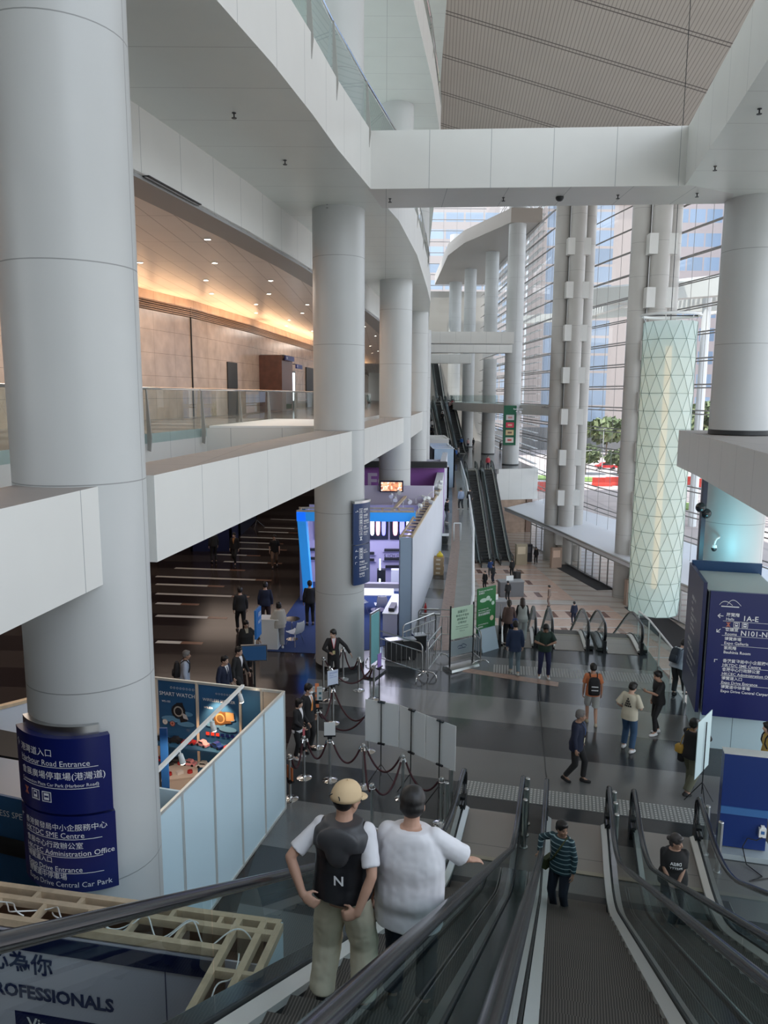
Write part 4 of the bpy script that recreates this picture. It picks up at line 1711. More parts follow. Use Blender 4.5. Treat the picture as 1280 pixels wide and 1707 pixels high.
lettering('lettering', [('SMART WATCH', -su, 2.14, .115, 'C'), ('WS-103', -su - .26, 1.99, .06, 'C'), ('○ ○ ○ ○ ○ ○ ○ ○', -su + .12, 2.30, .06, 'C'),
                        ('WIRELESS SPEAKER', -sp, 2.12, .085, 'C'), ('WS-336', -sp - .24, 1.96, .06, 'C'), ('○ ○ ○ ○ ○ ○', -sp + .1, 2.28, .05, 'C')], mpB, M_LETTER, bp)


def poster_art(u, v, r, cols, th=.015):
    """round printed product picture: nested discs lying on the poster"""
    m = MB()
    for k, (f, c) in enumerate(cols):
        ctr = mpB(u, v) + nB.to_3d() * (.003 + .002 * k)
        x = Vector((-dB.x, -dB.y, 0))
        ring = m.ring(ctr, x, Vector((0, 0, 1)), r * f, r * f * 1.05, 20)
        m.face(ring, k)
    return m


for u, v, r, c1, c2 in [(-su + .02, 1.82, .16, (0.02, 0.02, 0.025), (0.35, 0.33, 0.30)), (-sp + .02, 1.78, .15, (0.12, 0.07, 0.03), (0.35, 0.22, 0.10)), (-su - .3, 1.56, .06, (0.5, 0.5, 0.5), (0.75, 0.75, 0.75)), (-su - .13, 1.54, .06, (0.30, 0.06, 0.04), (0.5, 0.4, 0.35))]:
    m = poster_art(u, v, r, [(1, c1), (.68, c2), (.5, c1)])
    m.build('poster_picture', [mat('art%d' % int(c[0] * 1000 + c[2] * 90), c, .4) for c in (c1, c2, c1)], bp)
def poster_quad(pts, c, k):
    m = MB()
    m.face([mpB(u, v) + nB.to_3d() * (.003 + .0015 * k) for u, v in pts])
    m.build('poster_picture', mat('art_%d_%d' % (int(c[0] * 999), int(c[2] * 999)), c, .4), bp)


for cx in (-su, -sp):                       # pale cloud shapes and captions printed behind the products
    for du, dv, a, b_ in ((-.12, -.12, .26, .07), (.18, -.2, .2, .06), (.2, .02, .15, .05)):
        poster_quad([(cx + du + a * math.cos(t), 1.76 + dv + b_ * math.sin(t)) for t in np.linspace(0, 2 * PI, 15)[:-1]], (.10, .25, .42), 0)
poster_quad([(-su - .03, 2.0), (-su + .12, 2.02), (-su + .22, 1.62), (-su + .06, 1.58)], (.02, .02, .024), .5)
poster_quad([(-su + .10, 1.80), (-su + .20, 1.76), (-su + .24, 1.66), (-su + .13, 1.68)], (.45, .45, .46), .8)
poster_quad([(-sp - .12, 1.90), (-sp + .24, 1.94), (-sp + .26, 1.70), (-sp - .10, 1.62)], (.10, .05, .02), .5)
poster_quad([(-sp + .14, 1.92), (-sp + .32, 1.93), (-sp + .33, 1.76), (-sp + .15, 1.74)], (.30, .18, .08), .8)
for i in range(6):
    m = MB()
    ctr = mpB(-sp - .27 + i * .11, 1.42) + nB.to_3d() * .004
    x = Vector((-dB.x, -dB.y, 0))
    m.face([ctr + x * a + Vector((0, 0, b_)) for a, b_ in ((-.04, -.035), (.04, -.035), (.04, .035), (-.04, .035))])
    m.build('poster_swatch', [M_RED, M_NAVY2][i > 2], bp)
# shelves
for z in (1.20, .74):
    a, b_ = cR + dB * .3, cR + dB * 3.6
    m = MB()
    m.prism([tuple(a), tuple(b_), tuple(b_ + nB * .38), tuple(a + nB * .38)], z, z + .025)
    m.build('shelf', mat('shelf_blue', (0.03, 0.11, 0.22), .4), bp)
# middle partition, blue end panel
a, b_ = on_line(322, 1318, (-2.95, 10.42), (-4.4, 10.8)), None
m = MB()
wall_seg(m, (-2.97, 10.42), (-4.6, 10.85), 0, 2.5, .04, 0, 1)
m.build('partition', M_BOOTH, bp)
m = MB()
m.prism([(-3.93, 12.56), (-3.80, 12.56), (-3.80, 12.6), (-3.93, 12.6)], .0, 2.48)
m.build('blue_end_panel', mat('panel_royal', (0.012, 0.07, 0.24), .35), bp)
# spotlight track
tk = thing('spotlight_track', 'white spotlight track bridging the poster booth, with small white spots', 'spotlight track', (-3.1, 12.6, 2.55))
ta, tb = Vector(on_line(275, 1268, (-3.42, 11.14), (-2.75, 14.3))), Vector((-2.79, 14.35, 2.56))
ta.z = 2.56
m = MB()
m.bar(ta - (tb - ta) * .25, tb, .06, .05)
m.build('track', M_WHITE, tk)
M_BULB = mat('spot_bulb', (1, 1, 1), .3, emit=(1.0, 0.80, 0.55), es=18)
for t_ in (.12, .5, .9):
    c = ta.lerp(tb, t_) + Vector((.06, 0, -.05))
    m = MB()
    m.cyl(c, c + Vector((.03, .02, -.16)), .04, .05, 12)
    m.cyl(c + Vector((0, 0, .05)), c, .012, n=6)
    sp_ = m.build('spot_head', M_WHITE, tk)
    m = MB()
    m.cyl(c + Vector((.031, .02, -.161)), c + Vector((.033, .021, -.17)), .046, .04, 12)
    m.build('bulb', M_BULB, sp_)
c = Vector(mpB(-sp, 2.3)) + nB.to_3d() * .35
l = add_light('booth_spot', 'SPOT', c, 40, (1.0, 0.62, 0.36), spot_size=R(75), spot_blend=.6, shadow_soft_size=.04)
l.rotation_euler = (-nB.to_3d() * .45 + Vector((0, 0, -.8))).to_track_quat('-Z', 'Y').to_euler()
l = add_light('booth_spot', 'SPOT', ta.lerp(tb, .3) + Vector((0, 0, -.25)), 45, (1.0, 0.70, 0.48), spot_size=R(110), spot_blend=.6, shadow_soft_size=.04)
l.rotation_euler = Vector((-.6, .5, -1)).to_track_quat('-Z', 'Y').to_euler()

# display table and products
tb_c = Vector(atz(300, 1272, .78)[:2])
dt = thing('display_table', 'white display table crowded with small products inside the poster booth', 'table', (tb_c.x, tb_c.y, 0))
m = MB()
m.box((tb_c.x, tb_c.y, .76), (.7, 1.25, .03), .25)
m.build('tabletop', mat('table_cream', (0.58, 0.50, 0.44), .5), dt)
m = MB()
m.box((tb_c.x, tb_c.y, .37), (.66, 1.2, .74), .25)
m.build('table_base', MATS['table_cream'], dt)
m = MB()
m.loft([m.ring(Vector((tb_c.x + .45, tb_c.y - .62, z)), Vector((1, 0, 0)), Vector((0, 1, 0)), rx, ry, 12, .7) for z, rx, ry in ((0, .2, .12), (.2, .24, .15), (.42, .18, .11), (.5, .06, .05))])
rk = m.build('rucksack', M_BLACK, label='black rucksack left on the floor by the display table', cat='bag', origin=(tb_c.x + .45, tb_c.y - .62, 0))
PC = {'red': (0.40, 0.03, 0.03), 'blue': (0.02, 0.05, 0.22), 'black': (0.02, 0.02, 0.022), 'pink': (0.75, 0.33, 0.36), 'white': (0.7, 0.68, 0.66), 'yellow': (0.55, 0.35, 0.04)}


def toy_car(p, rz, col, label, group, s=1.0):
    t = thing('toy_car_speaker', label, 'toy car', tuple(p), group)
    M = Matrix.Rotation(rz, 3, 'Z')

    def W(a, b_, z):
        return Vector(p) + M @ Vector((a * s, b_ * s, z * s))
    m = MB()
    prof = [(-.15, .025), (-.15, .07), (-.08, .08), (-.05, .125), (.06, .125), (.09, .08), (.15, .065), (.15, .025)]
    m.loft([[W(a, e, z) for a, z in prof] for e in (-.06, .06)])
    m.build('body', mat('toy_' + col, PC[col], .25), t)
    m = MB()
    m.loft([[W(a, e, z) for a, z in ((-.07, .085), (-.045, .118), (.055, .118), (.075, .085))] for e in (-.061, .061)])
    m.build('window', M_DARK, t)
    for a in (-.09, .09):
        for e in (-.06, .06):
            m = MB()
            m.cyl(W(a, e - .012, .03), W(a, e + .012, .03), .03 * s, n=10)
            m.build('wheel', M_BLACK, t)


rnd = random.Random(3)
seqs = [(1.226, ['red', 'blue', 'black', 'black', 'red', 'pink', 'blue', 'red', 'blue'], 'upper'), (.766, ['black', 'red', 'red', 'black', 'pink', 'white', 'red', 'black'], 'lower')]
for z, cols, nm in seqs:
    for i, c in enumerate(cols):
        q = cR + dB * (3.25 - i * .31) + nB * .2
        nth = ['first', 'second', 'third', 'fourth', 'fifth', 'sixth', 'seventh', 'eighth', 'ninth'][i]
        toy_car((q.x, q.y, z), math.atan2(dB.y, dB.x) + rnd.uniform(-.4, .4), c, '%s toy car speaker, %s from the column end of the %s poster-booth shelf' % (c, nth, nm), 'toy cars on the %s booth shelf' % nm, .95)
for i in range(9):
    c = rnd.choice(['red', 'black', 'yellow', 'white', 'red'])
    M2 = Matrix.Rotation(.25, 3, 'Z')
    q = Vector((tb_c.x, tb_c.y, .776)) + M2 @ Vector((-.2 + .2 * (i % 3), -.45 + .42 * (i // 3), 0))
    m = MB()
    if i % 2:
        m.box((q.x, q.y, q.z + .03), (.13, .09, .06), rnd.random())
    else:
        m.cyl((q.x, q.y, q.z), (q.x, q.y, q.z + .05), .055, .05, 14)
        m.cyl((q.x, q.y, q.z + .05), (q.x, q.y, q.z + .06), .03, n=10)
    row, colm = ['near', 'middle', 'far'][i // 3], ['left', 'middle', 'right'][i % 3]
    m.build('sample_gadget', mat('toy_' + c, PC[c], .25), label='small %s sample gadget, %s row, %s one on the display table' % (c, row, colm), cat='gadget', group='samples on the display table', origin=tuple(q))

# ---- booth left of the nearest column: white walls and a blue speaker poster
bq = thing('exhibition_booth', 'booth behind the curved entrance sign with white walls and a blue speaker poster, left edge', 'booth', (-6, 11, 0), 'exhibition booths')
m = MB()
wall_seg(m, (-6.8, 10.66), (-4.45, 9.88), 0, 2.5, .04, 0, 1)
m.build('poster_panel', M_POST, bq)
pa, pb = (-6.8, 10.66), (-4.45, 9.88)
dq = (Vector(pb) - Vector(pa)).normalized()
mpQ = flat_map((pa[0], pa[1], 0), (dq.x, dq.y, 0), (0, 0, 1), .012)
lettering('lettering', [('WIRELESS SPEAKER', 2.02, 2.19, .135, 'R')], mpQ, M_LETTER, bq)
m = MB()
for sx, rr in ((1.52, .26),):
    c = mpQ(sx, 1.72)
    m.loft([m.ring(c + Vector((dq.x, dq.y, 0)) * a - Vector((-dq.y, dq.x, 0)) * .004, Vector((dq.y, -dq.x, 0)) * .02, Vector((0, 0, 1)), 1, r_, 12) for a, r_ in ((-.36, .02), (-.3, .14), (.3, .14), (.36, .02))])
m.build('poster_picture', M_DARK, bq)
m = MB()
for a_, c_ in (((-7.6, 12.9), (-6.62, 13.8)),):
    wall_seg(m, a_, c_, .0, 2.5, .05, 0, 1)
m.build('wall_panel', mat('booth_lit_white', (0.72, 0.76, 0.84), .5), bq)
m = MB()
m.bar((-7.6, 12.9, 2.52), (-6.62, 13.8, 2.52), .12, .06)
m.build('timber_rail', M_WOOD, bq)
m = MB()
m.prism([(-7.6, 12.0), (-5.2, 11.3), (-4.9, 11.9), (-7.4, 12.8)], 2.40, 2.44)
m.build('top_sheet', M_DARK, bq)

# ---- the blue-framed audio booth behind the queue column
b3 = thing('exhibition_booth', 'audio booth with a bright blue portal frame behind the queue column', 'booth', (-1, 29, 0), 'exhibition booths')
M_LAV = mat('booth_lavender', (0.50, 0.47, 0.66), .5)
M_SKY = mat('frame_sky_blue', (0.03, 0.34, 0.85), .4, emit=(0.03, 0.30, 0.85), es=.12)
m = MB()
P3 = on_line(495, 852, (-3.3, 29.7), (0, 29.7))
P4 = on_line(508, 1003, (-3.3, 29.7), (0, 29.7))
m.loft([[Vector((P4.x, 29.5, 0)), Vector((P4.x + .34, 29.5, 0)), Vector((P4.x + .34, 30.1, 0)), Vector((P4.x, 30.1, 0))], [Vector((P3.x, 29.5, 3.72)), Vector((P3.x + .34, 29.5, 3.72)), Vector((P3.x + .34, 30.1, 3.72)), Vector((P3.x, 30.1, 3.72))]])
m.build('frame_leg', M_SKY, b3)
m = MB()
m.box(((P3.x + 1.25) / 2, 29.8, 3.53), (1.25 - P3.x, .6, .36))
m.build('frame_beam', M_SKY, b3)
for i in range(7):
    m = MB()
    m.bar((P3.x + .1 + i * .66, 29.52, 3.74), (P3.x + .1 + i * .66, 30.35, 3.74), .06, .06)
    m.build('timber_cross_piece', M_WOOD, b3)
for y in (29.55, 30.35):
    m = MB()
    m.bar((P3.x, y, 3.75), (1.2, y, 3.75), .07, .07)
    m.build('timber_rail', M_WOOD, b3)
# right-hand white wall running away along the strip
wa, wb = Vector((0.98, 25.3)), Vector((2.98, 38.9))
dr = (wb - wa).normalized()
nr = Vector((dr.y, -dr.x))
m = MB()
m.prism([tuple(wa), tuple(wb), tuple(wb - nr * .04), tuple(wa - nr * .04)], 0, 3.5)
m.build('outer_wall', panel('booth_long_wall', (0.70, 0.72, 0.80), du=2.4, lw=.02, lc=(.45, .46, .52), rough=.45), b3)
m = MB()
m.prism([tuple(wa - nr * .42), tuple(wb - nr * .42), tuple(wb - nr * .46), tuple(wa - nr * .46)], 0, 3.42)
m.build('inner_wall', M_LAV, b3)
m = MB()
m.prism([tuple(wa), tuple(wa - nr * .46), tuple(wa - nr * .46 + dr * .06), tuple(wa + dr * .06)], 0, 3.5)
m.build('wall_end', mat('booth_pale_blue', (0.42, 0.55, 0.72), .4), b3)
for o_ in (.03, .42):
    m = MB()
    a, b_ = wa - nr * o_, wb - nr * o_
    m.bar((a.x, a.y, 3.53), (b_.x, b_.y, 3.53), .07, .07)
    m.build('timber_rail', M_WOOD, b3)
for i in range(18):
    m = MB()
    a = wa + dr * (.2 + i * .74)
    b_ = a - nr * .44
    m.bar((a.x, a.y, 3.52), (b_.x, b_.y, 3.52), .06, .06)
    m.build('timber_cross_piece', M_WOOD, b3)
m = MB()
m.bar((-1.2, 25.55, 1.78), (.95, 25.5, 1.78), .25, .16)
m.build('front_beam', M_LAV, b3)
m = MB()
m.prism([(-3.3, 33.0), (1.6, 33.0), (1.6, 33.1), (-3.3, 33.1)], 0, 3.5)
m.prism([(-3.4, 29.9), (-3.3, 29.9), (-3.3, 33), (-3.4, 33)], 0, 3.4)
m.build('back_wall', M_LAV, b3)
m = MB()
m.face([(-4.0, 23.72, .012), (-2.2, 23.5, .012), (-.4, 23.9, .012), (.95, 25.3, .012), (1.9, 33, .012), (-3.3, 33, .012)])
m.build('carpet', mat('carpet_blue', (0.018, 0.045, 0.15), .95), b3)
# suspended grid of the booth, with pale fabric over the back half
m = MB()
m.prism([(-1.0, 35.2), (2.3, 35.2), (2.35, 35.3), (-1.0, 35.3)], 0, 4.1)
m.build('rear_wall', mat('booth_fabric', (0.66, 0.62, 0.78), .6), b3)
m = MB()
m.bar((.3, 30.4, 3.6), (1.0, 35.1, 3.6), .12, .08)
m.build('timber_rail', M_WOOD, b3)
M_SCR = mat('screen_dark', (0.01, 0.01, 0.03), .2)
for k, (x0, x1) in enumerate([(480 + 46, 527), (613, 647), (650, 690)]):
    p, q = on_line(x0, 880, (-3, 32.9), (2, 32.9)), on_line(x1, 880, (-3, 32.9), (2, 32.9))
    if k == 0:
        p, q = Vector((-3.05, 32.9, 0)), Vector((-2.2, 32.9, 0))
    t = thing('video_screen', ['dark video screen on the booth wall left of the queue column', 'video screen showing blue glowing cylinders', 'video screen showing white and red glowing cylinders'][k], 'screen', ((p.x + q.x) / 2, 32.9, 2.4), 'screens in the audio booth')
    m = MB()
    m.box(((p.x + q.x) / 2, 32.93, 2.55), (q.x - p.x, .06, 1.15))
    m.build('bezel', M_SCR, t)
    for j in range(3):
        c = p.x + (q.x - p.x) * (.22 + .28 * j)
        m = MB()
        ring = m.ring(Vector((c, 32.885, 2.6)), Vector((1, 0, 0)), Vector((0, 0, 1)), (q.x - p.x) * .1, .45, 16, .6)
        m.face(ring)
        colr = [(0.15, 0.15, 0.9), (0.75, 0.72, 1.0), (0.6, 0.25, 0.3)][(j + k) % 3] if k else (0.1, 0.1, 0.3)
        m.build('picture', mat('glow_%d' % ((j + k) % 3 if k else 9), colr, .4, emit=colr, es=1.2 if k else .15), t)
mpT = flat_map((-3.3, 32.99, 0), (1, 0, 0), (0, 0, 1), .012)
pt = on_line(640, 929, (-3, 33), (2, 33))
lettering('lettering', [('5.1CH Dolby Audio TV S', pt.x + 3.3, pt.z, .19), ('SOUNDBAR', pt.x + 2.55, pt.z + .05, .15, 'R')], mpT, M_INK, b3, .01)
for x0, z in [(-2.9, 1.5), (-2.9, 1.1), (-.9, 1.35), (-.9, 1.05), (.5, 1.5), (.5, 1.1), (.55, .75)]:
    t = thing('sound_bar', 'black sound bar speaker on the audio booth wall at %s' % {(-2.9, 1.5): 'far left, upper', (-2.9, 1.1): 'far left, lower', (-.9, 1.35): 'the queue column, upper', (-.9, 1.05): 'the queue column, lower', (.5, 1.5): 'the right, topmost', (.5, 1.1): 'the right, middle', (.55, .75): 'the right, lowest'}[(x0, z)], 'speaker', (x0, 32.9, z), 'sound bars in the audio booth')
    m = MB()
    m.box((x0, 32.9, z), (.95, .12, .11))
    m.build('cabinet', M_DARK, t)
    m = MB()
    m.box((x0, 32.95, z - .06), (1.1, .2, .02))
    m.build('shelf', M_LAV, t)
for k, x0 in enumerate((-1.35, -.95, -.1, .5, 1.0)):
    t = thing('tower_speaker', ['black tower speaker by the queue column', 'second black tower speaker in the audio booth', 'black tower speaker in the middle of the audio booth', 'white tower speaker in the audio booth', 'black tower speaker at the right end of the audio booth'][k], 'speaker', (x0, 31.6, 0), 'tower speakers')
    m = MB()
    m.box((x0, 31.6, .47), (.36, .34, .92))
    m.build('cabinet', M_WHITE if k == 3 else M_DARK, t)
    m = MB()
    m.cyl((x0, 31.425, .3), (x0, 31.41, .3), .11, n=14)
    m.build('cone', M_BLACK, t)
M_CYAN = mat('led_cyan', (0.6, 0.95, 1.0), .3, emit=(0.45, 0.9, 1.0), es=5)
for k, (x, y0, y1) in enumerate([(633.5, 932, 950), (633, 965, 974)]):
    p = on_line(x, y0, (-3, 28.5), (2, 28.5))
    q = on_line(x, y1, (-3, 28.5), (2, 28.5))
    m = MB()
    m.box((p.x, 28.5, (p.z + q.z) / 2), (.05, .05, abs(p.z - q.z)))
    m.build('led_tube', M_CYAN, b3)
add_light('booth_light', 'AREA', (-.6, 30.6, 3.3), 55, (0.80, 0.80, 1.0), shape='RECTANGLE', size=3, size_y=2.5)
add_light('booth_light', 'AREA', (.2, 27.6, 3.2), 30, (0.80, 0.80, 1.0), shape='RECTANGLE', size=2, size_y=2)
m = MB()
m.box((-.2, 28.6, .74), (1.2, 1.2, .03))
mt = thing('meeting_table', 'white meeting table with papers inside the audio booth', 'table', (-.2, 28.6, 0))
m.build('tabletop', M_WHITE, mt)
m = MB()
m.cyl((-.2, 28.6, 0), (-.2, 28.6, .73), .05, n=12)
m.cyl((-.2, 28.6, 0), (-.2, 28.6, .02), .3, n=16)
m.build('pedestal', M_STEEL, mt)


def shell_chair():
    t = thing('shell_chair', 'chair', 'chair', (0, 0, 0), 'white shell chairs')
    m = MB()
    pr = [(.22, .47), (.2, .45), (.0, .43), (-.16, .44), (-.21, .5), (-.25, .68), (-.27, .84)]
    rings = []
    for k, (y, z) in enumerate(pr):
        wv = (.21, .22, .23, .22, .21, .2, .16)[k]
        rings.append([Vector((-wv, y, z + .03)), Vector((-wv * .6, y, z)), Vector((wv * .6, y, z)), Vector((wv, y, z + .03)), Vector((wv, y - .012, z + .015)), Vector((wv * .6, y - .012, z - .014)), Vector((-wv * .6, y - .012, z - .014)), Vector((-wv, y - .012, z + .015))])
    m.loft(rings)
    m.build('shell', M_WHITE, t)
    for sx in (-1, 1):
        for sy in (-1, 1):
            m = MB()
            m.cyl((sx * .12, sy * .12, .44), (sx * .22, sy * .21, 0), .012, n=6)
            m.build('leg', M_CHROME, t)
    return t


ch = shell_chair()
cpos = [(atz(492, 1075), .9, 'white shell chair on the blue carpet beside the round glass table'), (Vector((-.85, 28.1, 0)), -1.2, 'white shell chair at the meeting table, next to the queue column'), (Vector((-.1, 27.75, 0)), 0.2, 'white shell chair with its back to the queue, at the meeting table'), (Vector((.75, 28.9, 0)), 1.8, 'white shell chair at the right side of the meeting table')]
for k, (p, a, lb) in enumerate(cpos):
    if k == 0:
        ch.location, ch.rotation_euler, ch['label'] = p, (0, 0, a), lb
    else:
        dup(ch, p, a, lb)
p = atz(487, 1066)
gt = thing('glass_table', 'small round glass table on the blue carpet', 'table', tuple(p))
m = MB()
m.cyl(p + Vector((0, 0, .72)), p + Vector((0, 0, .735)), .28, n=20)
m.build('tabletop', M_CHROME, gt)
m = MB()
m.cyl(p, p + Vector((0, 0, .72)), .02, n=8)
m.cyl(p, p + Vector((0, 0, .015)), .2, n=16)
m.build('pedestal', M_CHROME, gt)
p = atz(449, 1083)
ds = thing('reception_desk', 'white reception desk at the corner of the blue carpet', 'desk', tuple(p))
m = MB()
m.box(p + Vector((0, .25, .5)), (.62, .5, 1.0), -.1)
m.build('body', M_WHITE, ds)
m = MB()
m.box(p + Vector((0, .25, 1.01)), (.68, .56, .03), -.1)
m.build('top', M_WHITE, ds)
# low white counter with a black case along the inner wall
p = Vector((.72, 25.9, 0))
cn = thing('display_counter', 'low white display counter along the inside of the audio booth side wall', 'counter', (.45, 26.5, 0))
m = MB()
m.box((.42, 26.6, .4), (.5, 2.6, .8), -.15)
m.build('body', mat('counter_lilac', (0.55, 0.55, 0.72), .4), cn)
m = MB()
m.box((.42, 26.6, .815), (.54, 2.64, .03), -.15)
m.build('top', M_WHITE, cn)
m = MB()
m.box((.33, 25.9, .9), (.2, .75, .12), -.15)
m.build('sound_bar', M_DARK, label='black sound bar lying on the low white counter', cat='speaker', origin=(.33, 25.9, .83))

# ---- booths farther along
bf = thing('exhibition_booth', 'booth with a purple wall and big white letters, behind the third column', 'booth', (1, 45, 0), 'exhibition booths')
m = MB()
m.prism([(-2.2, 45), (3.6, 45), (3.6, 45.3), (-2.2, 45.3)], 0, 4.0)
m.build('purple_wall', mat('wall_purple', (0.36, 0.13, 0.50), .5), bf)
pe = on_line(610, 813, (0, 45), (3, 45))
lettering('lettering', [('EC', pe.x + .05, pe.z, 1.25)], flat_map((0, 45, 0), (1, 0, 0), (0, 0, 1), .02), mat('letter_lilac', (0.62, 0.52, 0.72), .5), bf, .03)
m = MB()
wc, wd = Vector((2.98, 38.9)), Vector((5.1, 61.0))
d2 = (wd - wc).normalized()
n2 = Vector((d2.y, -d2.x))
m.prism([tuple(wc), tuple(wd), tuple(wd - n2 * .4), tuple(wc - n2 * .4)], 0, 3.75)
m.build('outer_wall', MATS['booth_long_wall'], bf)
m = MB()
m.box((2.72, 38.7, 1.8), (.35, .3, 3.6), -.15)
m.build('end_post', mat('post_grey', (0.33, 0.36, 0.42), .4), bf)
m = MB()
m.bar((-2, 44.6, 4.25), (3.7, 44.6, 4.25), .5, .35)
m.build('black_truss', M_DARK, bf)
ts = thing('video_screen', 'framed screen with a colourful crowd picture in front of the third column', 'screen', (0.45, 35.0, 3.6))
p, q = on_line(633, 801, (0, 35), (3, 35)), on_line(672, 820, (0, 35), (3, 35))
m = MB()
m.box(((p.x + q.x) / 2, 35.0, (p.z + q.z) / 2), (q.x - p.x, .12, p.z - q.z))
m.build('bezel', M_SCR, ts)
m = MB()
m.face([(p.x + .06, 34.93, q.z + .05), (q.x - .06, 34.93, q.z + .05), (q.x - .06, 34.93, p.z - .07), (p.x + .06, 34.93, p.z - .07)])
M_CR, nt, bb = _nt('crowd_picture')
n_ = nt.nodes.new('ShaderNodeTexVoronoi')
n_.inputs['Scale'].default_value = 9
g_ = nt.nodes.new('ShaderNodeNewGeometry')
nt.links.new(g_.outputs['Position'], n_.inputs['Vector'])
cr = nt.nodes.new('ShaderNodeValToRGB')
cr.color_ramp.elements[0].color = (0.12, 0.05, 0.04, 1)
cr.color_ramp.elements[1].color = (0.95, 0.80, 0.68, 1)
cr.color_ramp.elements.new(.5).color = (0.65, 0.22, 0.10, 1)
nt.links.new(n_.outputs['Color'], cr.inputs[0])
nt.links.new(cr.outputs[0], bb.inputs['Base Color'])
nt.links.new(cr.outputs[0], bb.inputs['Emission Color'])
bb.inputs['Emission Strength'].default_value = .7
m.build('picture', M_CR, ts)
for k, (x, y, wx, wy, h, lb) in enumerate([(3.0, 53, 2.6, 6, 3.6, 'booth with a bright lilac roof just past the purple wall'), (0.2, 56.5, 2.6, 8, 3.3, 'white booth farther down the row by the fourth column'), (5.4, 72.5, 2.0, 8, 3.5, 'pale blue topped booth near the far escalators'), (5.4, 90, 4, 9, 3.4, 'last white booth of the row before the farthest escalators'), (-11, 47, 5, 6, 3.2, 'dark booth deep in the hall behind the walking men'), (-9.2, 40.5, 2.2, 2.0, 2.2, 'small navy stand deep in the hall, left of the walking men')]):
    t = thing('exhibition_booth', lb, 'booth', (x, y, 0), 'exhibition booths')
    c = [(.66, .66, .78), (.72, .72, .74), (.45, .60, .80), (.75, .75, .76), (.02, .025, .05), (.012, .02, .08)][k]
    mm = mat('booth_far_%d' % k, c, .5)
    m = MB()
    for p_, q_ in (((x - wx / 2, y - wy / 2), (x + wx / 2, y - wy / 2)), ((x + wx / 2, y - wy / 2), (x + wx / 2, y + wy / 2)), ((x + wx / 2, y + wy / 2), (x - wx / 2, y + wy / 2)), ((x - wx / 2, y + wy / 2), (x - wx / 2, y - wy / 2))):
        wall_seg(m, p_, q_, 0, h, .12, 0, 1)
    m.build('walls', mm, t)
    m = MB()
    m.box((x, y, h - .25), (wx - .2, wy - .2, .05))
    m.build('roof_cloth', mat('roof_cloth_%d' % k, [(.42, .44, .85), (.8, .8, .8), (.35, .5, .85), (.8, .8, .8), (.03, .03, .04), (.02, .03, .1)][k], .6), t)
    if k < 4:
        for i in range(4):
            m = MB()
            yy = y - wy / 2 + .5 + i * wy / 4.2
            m.bar((x - wx / 2, yy, h + .03), (x + wx / 2, yy, h + .03), .06, .06)
            m.build('truss', M_ALU, t)
# loose spotlights clipped on the booth tops
sp0 = None
for k, (x, y) in enumerate([(655, 838), (652, 832), (660, 826), (672, 842), (693, 836), (703, 845), (714, 818), (720, 805), (722, 793), (727, 782), (707, 826), (698, 850)]):
    p = on_line(x, y, tuple(wa - nr * .3), tuple(wb - nr * .3)) if k > 5 else atz(x, y, 3.7)
    if k > 5:
        p.z = 3.62
    lb = 'white arm spotlight on the audio booth top, %s of twelve from the queue column' % ['first', 'second', 'third', 'fourth', 'fifth', 'sixth', 'seventh', 'eighth', 'ninth', 'tenth', 'eleventh', 'twelfth'][k]
    if sp0 is None:
        sp0 = thing('arm_spotlight', lb, 'spotlight', tuple((0, 0, 0)), 'arm spotlights on the booth tops')
        m = MB()
        m.tube([(0, 0, -.1), (0, 0, .15), (.05, -.15, .28), (.08, -.35, .26)], .014, 6)
        m.build('arm', M_WHITE, sp0)
        m = MB()
        m.cyl((.08, -.3, .26), (.09, -.5, .18), .06, .1, 12)
        m.build('head', M_WHITE, sp0)
        sp0.location = p
    else:
        dup(sp0, p, k * .3 - .5, lb)

# ================================================================ SIGNS, QUEUE, FURNITURE OF THE CONCOURSE
def icon(mb, mp, u, v, s, kind, m_bg=0, m_fg=1):
    """little square pictogram: pale square with a dark figure"""
    def quad(a, b, c, d, m, o=0):
        P = [mp(u + x * s, v + y * s) for x, y in ((a, b), (c, b), (c, d), (a, d))]
        n = (P[1] - P[0]).cross(P[3] - P[0]).normalized()
        mb.face([p + n * o for p in P], m)
    if kind == 'x':
        for sgn in (1, -1):
            P = [mp(u + x * s, v + y * s) for x, y in ((.1, .5 - sgn * .4), (.25, .5 - sgn * .45), (.9, .5 + sgn * .4), (.75, .5 + sgn * .45))]
            if sgn < 0:
                P = P[::-1]
            mb.face(P, m_bg)
        quad(.42, .05, .58, .95, m_bg, .0006)
        return
    quad(0, 0, 1, 1, m_bg)
    quad(.08, .08, .92, .92, m_fg, .001)
    if kind == 'train':
        quad(.26, .25, .74, .85, m_bg, .002)
        quad(.34, .5, .66, .74, m_fg, .003)
        quad(.2, .12, .8, .17, m_bg, .002)
    elif kind == 'bus':
        quad(.22, .2, .78, .85, m_bg, .002)
        quad(.28, .45, .72, .62, m_fg, .003)
    elif kind == 'man':
        quad(.38, .15, .62, .65, m_bg, .002)
        quad(.42, .7, .58, .86, m_bg, .002)


# ---- curved sign wrapped round the nearest column
sgA = thing('wayfinding_sign', 'curved navy sign wrapped round the nearest column, reading Harbour Road Entrance', 'sign', (COLS['A'][0], COLS['A'][1], 2.4), 'navy wayfinding signs')
cA = Vector((COLS['A'][0], COLS['A'][1], 0))
RA = .90
A0, A1 = R(-146), R(-58)


